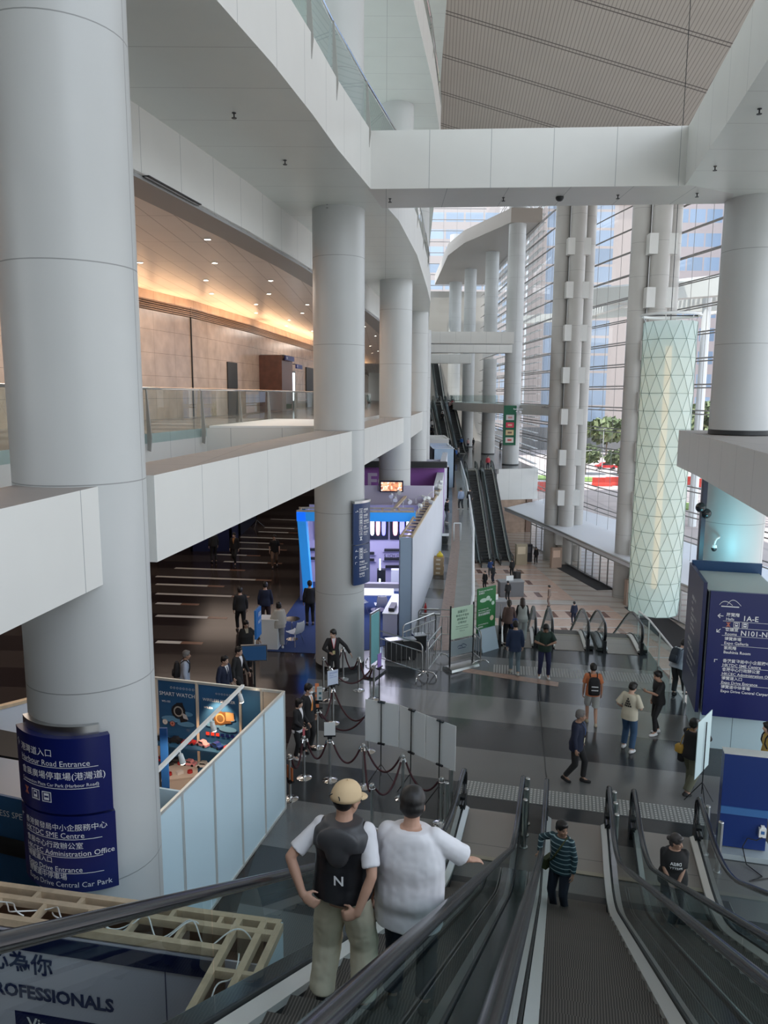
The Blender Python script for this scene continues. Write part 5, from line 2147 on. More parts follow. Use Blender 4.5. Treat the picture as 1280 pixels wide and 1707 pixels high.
def arc_panel(mb, c, r0, r1, a0, a1, z0, z1, m=0, n=18, tilt=0):
    rings = []
    for i in range(n + 1):
        a = a0 + (a1 - a0) * i / n
        e = Vector((math.cos(a), math.sin(a), 0))
        rings.append([c + e * r0 + Vector((0, 0, z0)), c + e * r1 + Vector((0, 0, z0)), c + e * r1 + Vector((0, 0, z1)), c + e * r0 + Vector((0, 0, z1))])
    mb.loft(rings, m)


m = MB()
arc_panel(m, cA, .80, RA, A0, A1, 3.42, 4.36)
m.build('upper_panel', M_NAVY, sgA)
m = MB()
arc_panel(m, cA, .80, RA, A0, A1 + .02, 2.42, 3.39)
m.build('lower_panel', M_NAVY, sgA)
m = MB()
arc_panel(m, cA, .755, .82, A0, A1 - .12, 4.36, 4.47)
m.build('mounting_bracket', M_STEEL, sgA)


def arc_map(c, r, a0, off=.004):
    return lambda u, v: c + Vector(((r + off) * math.cos(a0 + u / r), (r + off) * math.sin(a0 + u / r), v))


mpA = arc_map(cA, RA, A0)
u0 = .20
lettering('lettering', [('↑', .05, 4.14, .15), ('港灣道入口', u0, 4.14, .105), ('Harbour Road Entrance', u0, 4.02, .098), ('會展廣場停車場(港灣道)', u0, 3.86, .105), ('Convention Plaza Car Park (Harbour Road)', u0, 3.765, .0585)], mpA, M_LETTER, sgA)
lettering('lettering', [('↖', .05, 3.20, .14), ('香港貿發局中小企服務中心', u0, 3.22, .092), ('HKTDC SME Centre', u0, 3.12, .098), ('會展中心行政辦公室', u0, 2.99, .092), ('HKCEC Administration Office', u0, 2.89, .095), ('博覽道入口', u0, 2.79, .088), ('Expo Drive Entrance', u0, 2.685, .095), ('博覽道中停車場', u0, 2.59, .088), ('Expo Drive Central Car Park', u0, 2.49, .095)], mpA, M_LETTER, sgA)
m = MB()
for v in (4.0, 3.74, 3.10, 2.87, 2.665):
    for i in range(10):
        a, b_ = u0 + i * .104, u0 + (i + 1) * .104
        m.face([mpA(a, v), mpA(b_, v), mpA(b_, v + .007), mpA(a, v + .007)])
m.build('rule', M_LETTER, sgA)
m = MB()
icon(m, mpA, .22, 3.58, .11, 'x', 2, 1)
icon(m, mpA, .38, 3.56, .13, 'train')
icon(m, mpA, .55, 3.56, .13, 'bus')
m.build('pictograms', [M_LETTER, M_NAVY, mat('icon_red', (.55, .18, .12), .5)], sgA)

# ---- narrow upright sign on the queue column
sgB = thing('wayfinding_sign', 'narrow upright navy sign with arrows and pictograms on the queue column', 'sign', (COLS['B'][0], COLS['B'][1], 2.7), 'navy wayfinding signs')
cB = Vector((COLS['B'][0], COLS['B'][1], 0))
m = MB()
B0, B1 = R(-61), R(-12)
arc_panel(m, cB, .86, .95, B0, B1, 3.92, 5.15)
m.build('upper_panel', mat('sign_blue', (0.008, 0.035, 0.13), .3), sgB)
m = MB()
arc_panel(m, cB, .86, .95, B0, B1, 2.70, 3.90)
m.build('lower_panel', MATS['sign_blue'], sgB)
m = MB()
arc_panel(m, cB, .75, .97, B0 + .03, B1, 5.15, 5.22)
arc_panel(m, cB, .75, .90, B0 + .1, B1 - .1, 3.895, 3.925)
m.build('mounting_bracket', M_STEEL, sgB)
mpBc = arc_map(cB, .95, B0)
m = MB()
for k in range(6):
    icon(m, mpBc, .20, 4.86 - k * .165, .135, ['man', 'train', 'bus', 'man', 'man', 'x'][k])
for k in range(2):
    icon(m, mpBc, .20, 3.66 - k * .175, .15, ['bus', 'train'][k])
m.build('pictograms', [M_LETTER, MATS['sign_blue']], sgB)
lettering('lettering', [('→', .04, 4.86, .15), ('展覽廳', .38, 4.92, .075), ('Halls', .38, 4.86, .06), ('會議室', .38, 4.75, .075), ('Rooms', .38, 4.69, .06), ('博覽商場', .38, 4.58, .07), ('Expo Galleria', .38, 4.52, .06), ('餐廳', .38, 4.41, .07), ('Restaurants', .38, 4.35, .06), ('洗手間', .38, 4.24, .07), ('Toilets', .38, 4.18, .06),
                        ('←', .04, 3.68, .15), ('↖', .04, 3.5, .14), ('↖', .04, 3.33, .14), ('入口', .38, 3.7, .07), ('Entrance', .38, 3.64, .06), ('港灣道', .2, 3.36, .075), ('Harbour Road', .2, 3.29, .065), ('會展廣場', .2, 3.18, .075), ('Convention Plaza', .2, 3.11, .065), ('停車場', .2, 3.0, .075), ('Car Park', .2, 2.93, .065)], mpBc, M_LETTER, sgB, .01)

# ---- big navy sign cube at the right
sgE = thing('wayfinding_sign', 'big navy sign cube at the right edge listing Halls 1A-E and Rooms N101-N112', 'sign', (8.2, 17.4, 0), 'navy wayfinding signs')
o = Vector((7.48, 16.95, 0))
Wd, Dp = 1.55, 2.1


def EP(a, b_, z=0):
    return o + PV * a + DV * b_ + Vector((0, 0, z))


m = MB()
m.box(EP(.0 + Wd / 2, Dp / 2 + .05, .75), (Wd - .1, Dp - .2, 1.5), -AZ)
m.build('plinth_casing', panel('sign_plinth', (0.50, 0.66, 0.72), du=1.0, lw=.015, lc=(.12, .2, .24), rough=.35), sgE)
m = MB()
m.box(EP(Wd / 2, Dp / 2, 2.4), (Wd - .06, Dp - .06, 2.95), -AZ)
m.build('core', mat('sign_core_grey', (0.25, 0.28, 0.30), .4), sgE)
m = MB()
m.box(EP(Wd / 2 + .05, -.04, 2.40), (Wd, .08, 3.0), -AZ)
m.build('front_panel', M_NAVY, sgE)
m = MB()
m.box(EP(-.06, Dp / 2 + .05, 2.50), (.08, Dp + .1, 3.15), -AZ)
m.build('side_panel', M_NAVY2, sgE)
m = MB()
m.box(EP(Wd / 2, Dp + .05, 2.65), (Wd + .1, .08, 3.0), -AZ)
m.build('rear_panel', mat('sign_teal_blue', (0.01, 0.06, 0.17), .3), sgE)
m = MB()
m.box(EP(Wd / 2, Dp / 2, 3.885), (Wd - .02, Dp - .02, .03), -AZ)
m.build('top_cover', mat('sign_top', (0.40, 0.46, 0.46), .5), sgE)
mpE = flat_map(EP(.05, -.08), PV, (0, 0, 1), .006)
x1 = .36
lettering('lettering', [('←', .16, 3.28, .17), ('展覽廳', x1, 3.34, .095), ('Halls', x1, 3.24, .09), ('1A-E', x1 + .35, 3.25, .17),
                        ('↙', .16, 2.94, .16), ('會議室', x1, 2.99, .095), ('Rooms', x1, 2.89, .09), ('N101-N112', x1 + .33, 2.90, .17),
                        ('博覽商場', x1, 2.77, .09), ('Expo Galleria', x1, 2.67, .095), ('紫荊廳', x1, 2.55, .09), ('Bauhinia Room', x1, 2.45, .095),
                        ('↖', .16, 2.21, .15), ('香港貿發局中小企服務中心', x1, 2.24, .092), ('HKTDC SME Centre', x1, 2.14, .095), ('會展中心行政辦公室', x1, 2.03, .09), ('HKCEC Administration Office', x1, 1.93, .092),
                        ('博覽道入口', x1, 1.82, .09), ('Expo Drive Entrance', x1, 1.72, .092), ('博覽道中停車場', x1, 1.61, .09), ('Expo Drive Central Carpark', x1, 1.51, .092)], mpE, M_LETTER, sgE, .012)
m = MB()
for v, a, b_ in [(3.215, .3, 1.5), (3.06, .3, 1.5), (2.87, .3, 1.5), (2.64, .3, 1.5), (2.12, .34, 1.5), (1.91, .34, 1.5), (1.70, .34, 1.5)]:
    m.face([mpE(a, v), mpE(b_, v), mpE(b_, v + .008), mpE(a, v + .008)])
m.build('rule', M_LETTER, sgE)
m = MB()
icon(m, mpE, x1, 3.08, .12, 'x', 2)
icon(m, mpE, x1 + .17, 3.08, .125, 'train')
icon(m, mpE, x1 + .35, 3.08, .125, 'bus')
m.build('pictograms', [M_LETTER, M_NAVY, mat('icon_red', (.55, .18, .12), .5)], sgE)
m = MB()
for k, (x0, x2, hh) in enumerate([(.2, .48, .09), (.36, .66, .13)]):
    pts = [(x0 + (x2 - x0) * i / 8, 3.60 + hh * math.sin(PI * (i / 8) ** .8)) for i in range(9)]
    for a, b_ in zip(pts[:-1], pts[1:]):
        m.face([mpE(a[0], a[1] - .014), mpE(b_[0], b_[1] - .014), mpE(b_[0], b_[1]), mpE(a[0], a[1])])
m.face([mpE(.24, 3.55), mpE(.62, 3.55), mpE(.62, 3.575), mpE(.24, 3.575)])
m.build('wing_emblem', M_LETTER, sgE)
mpE2 = flat_map(EP(-.10, Dp + .05), -DV, (0, 0, 1), .006)
lettering('lettering', [('展覽廳 1A-E', .75, 3.35, .11), ('Halls', .75, 3.22, .1), ('會議室', .75, 3.05, .1), ('Rooms N101-N112', .75, 2.93, .1), ('博覽商場', .75, 2.80, .1), ('Expo Galleria', .75, 2.68, .1), ('Bauhinia Room', .75, 2.55, .1),
                        ('香港貿發局', .55, 2.25, .1), ('HKTDC SME Centre', .55, 2.12, .1), ('HKCEC Administration Office', .55, 1.95, .1), ('Expo Drive Entrance', .55, 1.78, .1), ('Expo Drive Central Carpark', .55, 1.62, .1)], mpE2, M_LETTER, sgE, .008)

# things on the right-hand column
m = MB()
p = atd(1172, 850, 20.6)
m.bar((p.x, p.y, 3.3), (p.x, p.y, 6.1), .12, .12)
m.build('mast', mat('mast_navy', (0.008, 0.012, 0.035), .4), label='dark upright mast fixed beside the column above the sign cube', cat='mast', origin=(p.x, p.y, 3.3))
for k, (x, y) in enumerate([(1168, 846), (1177, 856)]):
    q = atd(x, y, 20.45)
    t = thing('floodlight', ['black round floodlight on the dark mast, the left one', 'black round floodlight on the dark mast, next to the column'][k], 'floodlight', tuple(q), 'black floodlights')
    m = MB()
    m.ball(q, (.14, .12, .14), 16, 10)
    m.build('head', M_BLACK, t)
    m = MB()
    m.bar(q, (p.x, p.y, q.z), .04, .04)
    m.build('arm', M_BLACK, t)
q = atd(1190, 914, 20.3)
t = thing('dome_camera', 'white dome camera on a curved arm on the column above the sign cube', 'camera', tuple(q))
m = MB()
m.ball(q, (.075, .075, .09), 14, 10)
m.build('dome', M_DARK, t)
m = MB()
m.cyl(q + Vector((0, 0, .02)), q + Vector((0, 0, .1)), .08, .06, 14)
m.build('housing', M_WHITE, t)
m = MB()
m.tube([q + Vector((0, 0, .1)), q + Vector((.02, .0, .2)), q + Vector((.08, .05, .26)), q + Vector((.18, .15, .27)), q + Vector((.24, .26, .27))], .028, 8)
m.build('arm', M_WHITE, t)

# ---- navy stand with the power box
ks = thing('navy_stand', 'tall plain navy display stand with a small white power box, bottom right', 'stand', (6.55, 12.8, 0))
kb = Vector((6.2, 12.86, 0))
kd = (Vector((6.95, 12.68, 0)) - kb).normalized()
kn = Vector((-kd.y, kd.x, 0))
ka = math.atan2(kd.y, kd.x)
m = MB()
m.box(kb + kd * .40 + kn * .12 + Vector((0, 0, 1.02)), (.80, .22, 1.80), ka)
m.build('body', mat('stand_navy', (0.006, 0.030, 0.17), .35), ks)
m = MB()
m.box(kb + kd * .40 + kn * .12 + Vector((0, 0, 1.93)), (.82, .24, .02), ka)
m.build('top_edge', M_ALU, ks)
m = MB()
m.box(kb + kd * .40 - kn * .0 + Vector((0, 0, .84)), (.80, .03, .14), ka)
m.build('light_band', mat('stand_band', (0.05, 0.16, 0.40), .35), ks)
m = MB()
m.box(kb + kd * .42 + kn * .08 + Vector((0, 0, .05)), (1.0, .6, .1), ka)
m.build('base_plate', mat('stand_base', (0.36, 0.42, 0.45), .4), ks)
pb = kb + kd * .72 - kn * .03
pbx = thing('power_box', 'small white power box hanging on the navy stand', 'power box', tuple(pb + Vector((0, 0, .5))))
m = MB()
m.box(pb + Vector((0, 0, .50)), (.12, .07, .17), ka)
m.box(pb + Vector((0, 0, .60)), (.06, .05, .06), ka)
m.build('casing', M_WHITE, pbx)
m = MB()
m.box(pb - kn * .037 + Vector((0, 0, .51)), (.06, .004, .06), ka)
m.build('socket', MATS['stand_band'], pbx)
m = MB()
pts = [pb - kn * .03 + Vector((0, 0, .42)), pb - kn * .05 - kd * .1 + Vector((0, 0, .36)), pb - kn * .05 - kd * .25 + Vector((0, 0, .38)), pb - kn * .05 - kd * .32 + Vector((0, 0, .2)), pb - kn * .32 - kd * .3 + Vector((0, 0, .03)), pb - kn * .6 - kd * .1 + Vector((0, 0, .012)), pb - kn * .8 - kd * .35 + Vector((0, 0, .012)), pb - kn * .5 + kd * .25 + Vector((0, 0, .012)), pb - kn * .25 + kd * .22 + Vector((0, 0, .012))]
m.tube(pts, .01, 6)
m.build('power_cable', M_BLACK, label='black power cable trailing from the navy stand onto the floor', cat='cable', origin=tuple(pts[0]))

# ---- stanchions and ropes
st0 = None
M_ROPE = mat('rope_maroon', (0.045, 0.008, 0.014), .7)


def stanchion(p, label):
    global st0
    if st0 is None:
        st0 = thing('stanchion', label, 'stanchion', (0, 0, 0), 'chrome rope stanchions')
        m = MB()
        m.lathe([(.03, .03), (.03, .93), (.045, .935), (.045, .96), (.035, .985), (0, 1.0)], (0, 0, 0), 16)
        m.build('post', M_STEEL, st0)
        m = MB()
        m.lathe([(.165, 0), (.165, .012), (.12, .03), (.05, .045), (.03, .07)], (0, 0, 0), 24)
        m.build('base', M_CHROME, st0)
        m = MB()
        m.tube([(.06 * math.cos(a), .06 * math.sin(a), .90) for a in np.linspace(0, 2 * PI, 12)[:-1]], .008, 5, closed=True)
        m.build('hook_ring', M_CHROME, st0)
        st0.location = p
    else:
        dup(st0, p, label=label)


SP = {1: (539, 1150), 2: (572, 1132), 3: (598, 1151), 4: (555, 1206), 5: (623, 1166), 16: (549, 1168), 6: (529, 1246), 7: (507, 1297), 8: (550, 1301), 9: (606, 1312), 10: (614, 1253), 11: (671, 1332), 12: (620, 1386), 13: (735, 1374), 14: (484, 1332)}
SL = {1: 'stanchion left of the guard with the red lanyard', 2: 'stanchion beside the guard with the red lanyard', 3: 'stanchion in front of the queue column, right of the guard', 4: 'stanchion carrying the white notice on a black clip', 5: 'stanchion by the purple leaflet, behind the white boards',
      16: 'stanchion behind the white notice', 6: 'stanchion with the orange strip notice', 7: 'stanchion beside the woman in black behind the booth corner', 8: 'stanchion with the small white card, in front of the short staff woman', 9: 'stanchion directly behind the tan cap', 10: 'stanchion behind the left end of the white boards',
      11: 'stanchion in front of the white boards, roped on both sides', 12: 'stanchion nearest the escalator, right of the tan cap', 13: 'stanchion under the right-hand white board', 14: 'stanchion at the corner of the white poster booth with an orange card'}
SPT = {}
for k, (x, y) in SP.items():
    SPT[k] = atz(x, y)
    stanchion(SPT[k], SL[k])
RP = [(1, 2, 'first rope, behind the guard with the red lanyard'), (2, 3, 'rope in front of the queue column'), (3, 5, 'rope from the queue column towards the purple leaflet'), (16, 5, 'rope behind the white notice towards the purple leaflet'), (4, 10, 'rope from the white notice to the white boards'), (6, 4, 'rope from the orange notice to the white notice'),
      (6, 10, 'rope from the orange notice to behind the boards'), (7, 8, 'rope between the short staff woman and the white card'), (8, 9, 'rope from the white card to behind the tan cap'), (9, 11, 'rope behind the tan cap to the boards'), (11, 13, 'rope under the middle and right boards'), (11, 12, 'rope looping from the boards towards the escalator'), (14, 7, 'rope at the corner of the white poster booth'), (12, 9, 'short rope right of the tan cap')]
for a, b_, lb in RP:
    A, B = SPT[a], SPT[b_]
    d = (B - A).normalized() * .07
    sag = .42
    pts = [(A + d).lerp(B - d, i / 14) + Vector((0, 0, .90 - sag * (1 - (2 * i / 14 - 1) ** 2))) for i in range(15)]
    t = thing('rope', 'maroon ' + lb, 'rope', tuple(A + d), 'maroon queue ropes')
    m = MB()
    m.tube(pts, .021, 8)
    m.build('cord', M_ROPE, t)
    for i, j in ((0, 1), (14, 13)):
        e = (pts[j] - pts[i]).normalized()
        m = MB()
        m.cyl(pts[i] - e * .03, pts[i] + e * .05, .024, n=10)
        m.build('end_cap', M_CHROME, t)


def notice(px, size, z, rz, label, col, name='notice_board', text=None, tm=None, base=None, tilt=0.0, group='notices on the stanchions'):
    """upright notice clipped on top of a stanchion"""
    p = SPT[base] if base else px
    t = thing(name, label, 'notice', (p.x, p.y, z), group)
    x = Vector((math.cos(rz), math.sin(rz), 0))
    m = MB()
    m.box((p.x, p.y, z + size[1] / 2), (size[0], .015, size[1]), rz)
    m.build('board', col, t)
    m = MB()
    m.box((p.x, p.y, z - .02), (.10, .08, .07), rz)
    m.box((p.x, p.y, z + .01), (.26, .05, .03), rz)
    m.build('clip', M_BLACK, t)
    if text:
        mp = flat_map(Vector((p.x, p.y, z)) - x * size[0] / 2 - Vector((-x.y, x.x, 0)) * .008, x, (0, 0, 1), .003)
        lettering('lettering', text, mp, tm or M_INK, t)
    return t


notice(None, (.30, .40), 1.02, .55, 'white notice with blue print on a black clip above its stanchion', mat('notice_white', (0.62, 0.70, 0.85), .4), base=4, text=[('請在此排隊', .05, .32, .045), ('Please', .05, .26, .045), ('queue here', .05, .21, .045)], tm=mat('print_blue', (.08, .15, .5), .5))
notice(None, (.26, .36), 1.16, .0, 'pale notice with four photos above the orange strip notice', mat('notice_pale', (0.62, 0.66, 0.66), .4), base=6, text=[('NOTICE 通告', .04, .30, .035), ('■  ■', .05, .17, .08), ('■  ■', .05, .05, .08)], tm=mat('print_teal', (.06, .18, .22), .5))
notice(None, (.09, .62), .98, .1, 'narrow orange strip notice standing beside the masked man', mat('notice_orange', (0.72, 0.24, 0.10), .5), base=16 if False else 6, text=None)
notice(None, (.24, .32), 1.02, .05, 'small blank white card above its stanchion, behind the tan cap', M_WHITE, base=8)
notice(None, (.06, .42), .72, .9, 'narrow red and white strip notice beside the short staff woman', mat('notice_red', (0.45, 0.10, 0.12), .5), base=7)
notice(None, (.22, .30), .42, -.9, 'orange card low on the stanchion at the poster booth corner', mat('card_orange', (0.50, 0.15, 0.05), .5), base=14)
p = atz(632, 1168)
notice(p, (.18, .40), .95, 1.0, 'purple leaflet board behind the white boards', mat('leaflet_purple', (0.30, 0.20, 0.55), .4), group='notices on the stanchions')
m = MB()
m.cyl(p, p + Vector((0, 0, .95)), .015, n=8)
m.build('leaflet_pole', M_BLACK, label='thin black pole carrying the purple leaflet', cat='pole', origin=tuple(p))
# glass-fronted poster frame right of the queue column
p = atz(617, 1130)
t = thing('poster_display', 'slim teal poster frame standing right beside the queue column', 'poster frame', tuple(p))
x = Vector((.42, .9, 0)).normalized()
m = MB()
m.bar(p + Vector((0, 0, .3)) , p + Vector((0, 0, 1.95)), .05, .04)
m.bar(p + x * .62 + Vector((0, 0, .3)), p + x * .62 + Vector((0, 0, 1.95)), .05, .04)
m.bar(p + Vector((0, 0, 1.95)), p + x * .62 + Vector((0, 0, 1.95)), .05, .05)
m.bar(p, p + Vector((0, 0, .3)), .05, .05)
m.build('frame', M_STEEL, t)
m = MB()
m.box(p + x * .31 + Vector((0, 0, 1.15)), (.56, .02, 1.5), math.atan2(x.y, x.x))
m.build('poster', mat('poster_teal', (0.16, 0.42, 0.45), .3), t)
m = MB()
m.box(p + x * .31 + Vector((0, 0, .03)), (.8, .4, .06), math.atan2(x.y, x.x))
m.build('foot', M_DARK, t)


# ---- white boards on tripods
def tripod(t, p, h, spread=.33, r=.012, name='tripod'):
    m = MB()
    m.cyl(p + Vector((0, 0, .25)), p + Vector((0, 0, h)), r, n=8)
    for k in range(3):
        m.cyl(p + Vector((0, 0, h * .1 + .32)), p + Vector((spread * math.cos(2.1 * k + .4), spread * math.sin(2.1 * k + .4), 0)), r * .8, n=6)
    return m.build(name, M_BLACK, t)


def flat_board(t, P, m_, th=.012, name='board'):
    """P: top-left, top-right, bottom z"""
    a, b_, z0, z1 = P
    m = MB()
    m.bar((a.x, a.y, (z0 + z1) / 2), (b_.x, b_.y, (z0 + z1) / 2), th, z1 - z0)
    return m.build(name, m_, t)


TOPS = [atz(608, 1165, 1.9), atz(665.5, 1175, 1.9), atz(710, 1192, 1.9), atz(761, 1211, 1.9)]
M_BOARD = mat('board_white', (0.66, 0.68, 0.68), .5)
for k in range(3):
    a, b_ = TOPS[k], TOPS[k + 1]
    d = (b_ - a).normalized()
    a2, b2 = a + d * .012, b_ - d * .012
    ctr = (a2 + b2) / 2
    n_ = Vector((d.y, -d.x, 0))
    s_ = Vector((ctr.x, ctr.y, 0)) + n_ * .035
    t = thing('white_board', ['blank white board on a black tripod, left one of the three by the ropes', 'blank white board on a black tripod, middle one of the three by the ropes', 'blank white board on a black tripod, right one of the three by the ropes'][k], 'board', tuple(s_), 'white boards on tripods')
    flat_board(t, (a2, b2, .96, 1.9), M_BOARD)
    tripod(t, s_, 1.93)
    m = MB()
    for z in (.97, 1.90):
        m.box(s_ + Vector((0, 0, z)) - n_ * .02, (.16, .06, .035), math.atan2(d.y, d.x))
    m.build('clamp', M_BLACK, t)
a, b_ = atz(1164, 1205, 1.93), atz(1187, 1183, 1.93)
s_ = (a + b_) / 2
s_ = Vector((s_.x, s_.y, 0)) + Vector((.04, -.0, 0))
t = thing('white_board', 'blank pale board on a black tripod beside the sign cube, seen edge-on', 'board', tuple(s_), 'white boards on tripods')
flat_board(t, (a, b_, .72, 1.93), mat('board_cyan', (0.62, 0.78, 0.80), .5))
tripod(t, s_, 1.8)

# ---- crowd barriers
def barrier(p, q, label):
    p, q = Vector((p[0], p[1], 0)), Vector((q[0], q[1], 0))
    d = (q - p).normalized()
    n_ = Vector((-d.y, d.x, 0))
    L = (q - p).length
    t = thing('crowd_barrier', label, 'barrier', tuple((p + q) / 2), 'steel crowd barriers')
    m = MB()
    rr = .14
    path = [p + Vector((0, 0, .12)), p + Vector((0, 0, 1.1 - rr))] + [p + d * (rr - rr * math.cos(a)) + Vector((0, 0, 1.1 - rr + rr * math.sin(a))) for a in np.linspace(.3, PI / 2, 4)] + [q - d * (rr - rr * math.cos(a)) + Vector((0, 0, 1.1 - rr + rr * math.sin(a))) for a in np.linspace(PI / 2, .3, 4)] + [q + Vector((0, 0, 1.1 - rr)), q + Vector((0, 0, .12))]
    m.tube(path, .022, 8)
    m.build('frame', M_STEEL, t)
    m = MB()
    for z in (.86, .24):
        m.cyl(p + Vector((0, 0, z)), q + Vector((0, 0, z)), .016, n=8)
    m.build('cross_rail', M_STEEL, t)
    k = int(L / .19)
    for i in range(1, k):
        m = MB()
        c = p + d * (L * i / k)
        m.cyl(c + Vector((0, 0, .24)), c + Vector((0, 0, .86)), .009, n=6)
        m.build('bar', M_STEEL, t)
    for e in (p, q):
        m = MB()
        m.tube([e + n_ * s + Vector((0, 0, z)) for s, z in ((-.27, .02), (-.26, .1), (-.18, .17), (-.06, .19), (.06, .19), (.18, .17), (.26, .1), (.27, .02))], .02, 8)
        m.build('foot', M_CHROME, t)


barrier((-.35, 22.75), (1.15, 21.3), 'steel barrier nearest the queue column, in front of the black cases')
barrier((1.32, 21.45), (1.84, 23.05), 'steel barrier just left of the green notice stand')
barrier((.62, 23.1), (1.75, 24.55), 'steel barrier slanting back along the white booth wall')
barrier((1.2, 24.95), (2.4, 24.85), 'steel barrier at the back of the fenced pen')
barrier((2.72, 23.6), (3.02, 22.45), 'steel barrier between the green notice stand and the green poster')
for k, (x, y, w_, h_, lb) in enumerate([(657, 1100, .52, .62, 'black flight case behind the front barrier, left one'), (680, 1098, .42, .60, 'black flight case behind the front barrier, right one'), (698, 1085, .4, .5, 'black case half hidden by the slanting barrier')]):
    p = atz(x, y)
    t = thing('flight_case', lb, 'case', tuple(p), 'black flight cases')
    m = MB()
    m.box(p + Vector((0, 0, h_ / 2 + .05)), (w_, .32, h_), .3)
    m.build('shell', M_DARK, t)
    m = MB()
    m.box(p + Vector((0, 0, h_ + .06)), (w_ + .02, .34, .03), .3)
    m.build('rim', M_STEEL, t)
    for s in (-1, 1):
        m = MB()
        m.cyl(p + Vector((s * w_ * .4, -.12, .03)), p + Vector((s * w_ * .4 + .03, -.12, .03)), .03, n=10)
        m.build('wheel', M_BLACK, t)

# ---- green notice stand and green poster
sa, sb = atz(746, 1118), atz(790, 1107)
d = (sb - sa).normalized()
n_ = Vector((-d.y, d.x, 0))
L = (sb - sa).length
t = thing('notice_stand', 'tall steel frame stand holding a pale green notice and a silver wing emblem', 'notice stand', tuple((sa + sb) / 2))
m = MB()
c = (sa + sb) / 2
m.loft([[c + d * s * L * .52 + n_ * y + Vector((0, 0, z)) for y, z in ((-.24, 0), (-.22, .07), (0, .13), (.22, .07), (.24, 0))] for s in (-1, 1)])
m.build('base', M_STEEL, t)
m = MB()
for s in (-1, 1):
    m.bar(c + d * s * L * .43 + Vector((0, 0, .1)), c + d * s * L * .43 + Vector((0, 0, 2.02)), .05, .04)
m.build('upright', M_DARK, t)
for z, h_, mm, nm in ((1.45, .98, mat('notice_green', (0.55, 0.74, 0.58), .4), 'notice'), (.66, .46, mat('notice_silver', (0.36, 0.44, 0.48), .3, .4), 'emblem_panel'), (.32, .13, M_STEEL, 'lower_panel')):
    m = MB()
    m.box(c + Vector((0, 0, z)), (L * .82, .02, h_), math.atan2(d.y, d.x))
    m.build(nm, mm, t)
mp = flat_map(c - d * L * .41 - n_ * .01, d, (0, 0, 1), .004)
lettering('lettering', [('溫馨提示', L * .41, 1.76, .10, 'C'), ('乘搭扶手電梯', L * .41, 1.64, .085, 'C'), ('請緊握扶手', L * .41, 1.53, .085, 'C'), ('企穩扶好', L * .41, 1.42, .085, 'C'), ('Please hold the handrail', L * .41, 1.32, .05, 'C'), ('when using the escalator.', L * .41, 1.25, .05, 'C'), ('Thank you', L * .41, 1.17, .05, 'C')], mp, mat('print_dark_green', (0.03, 0.12, 0.08), .5), t)
m = MB()
for x0, x2, hh in [(L * .25, L * .45, .05), (L * .36, L * .6, .08)]:
    pts = [(x0 + (x2 - x0) * i / 8, .68 + hh * math.sin(PI * (i / 8) ** .8)) for i in range(9)]
    for a, b_ in zip(pts[:-1], pts[1:]):
        m.face([mp(a[0], a[1] - .02), mp(b_[0], b_[1] - .02), mp(b_[0], b_[1]), mp(a[0], a[1])])
m.face([mp(L * .28, .62), mp(L * .56, .62), mp(L * .56, .64), mp(L * .28, .64)])
m.build('wing_emblem', M_INK, t)
ga, gb = atz(797, 1086), atz(824, 1078)
d = (gb - ga).normalized()
n_ = Vector((-d.y, d.x, 0))
L = (gb - ga).length
c = (ga + gb) / 2
t = thing('poster_stand', 'green charity poster on a grey wedge stand beside the lobby escalators', 'poster stand', tuple(c))
M_GRN = mat('poster_green', (0.015, 0.17, 0.04), .35)
m = MB()
m.loft([[c + d * s * L * .5 + n_ * y + Vector((0, 0, z)) for y, z in ((-.2, 0), (.2, 0), (.08, .72), (-.0, .72))] for s in (-1, 1)])
m.build('wedge', mat('stand_grey_blue', (0.34, 0.44, 0.52), .4), t)
m = MB()
m.box(c + n_ * .06 + Vector((0, 0, 1.35)), (L * 1.12, .03, 1.5), math.atan2(d.y, d.x))
m.build('poster', M_GRN, t)
mp = flat_map(c - d * L * .56 + n_ * .045, d, (0, 0, 1), .004)
lettering('lettering', [('Donate your lunch box', .05, 1.98, .07), ('支持惜食', .05, 1.90, .07), ('Let us protect the', .05, 1.36, .065), ('environment together', .05, 1.28, .065), ('齊來保護環境', .05, 1.18, .09), ('www.foodangel.org', .05, .86, .06), ('捐款熱線', .05, .77, .06)], mp, M_LETTER, t, .01)
m = MB()
for u, v, r_, mi in ((L * .95, 1.52, .07, 0), (L * .9, 1.02, .09, 1)):
    m.face(m.ring(mp(u, v), d, Vector((0, 0, 1)), r_, r_, 16), mi)
for u, v, rx, ry in ((.28, 1.68, .17, .07), (.5, 1.72, .1, .08), (.62, 1.64, .06, .05)):
    m.face(m.ring(mp(u, v), d, Vector((0, 0, 1)), rx, ry, 14), 0)
m.build('poster_picture', [mat('pic_pale', (0.55, 0.70, 0.60), .5), mat('pic_cream', (0.75, 0.62, 0.45), .5)], t)

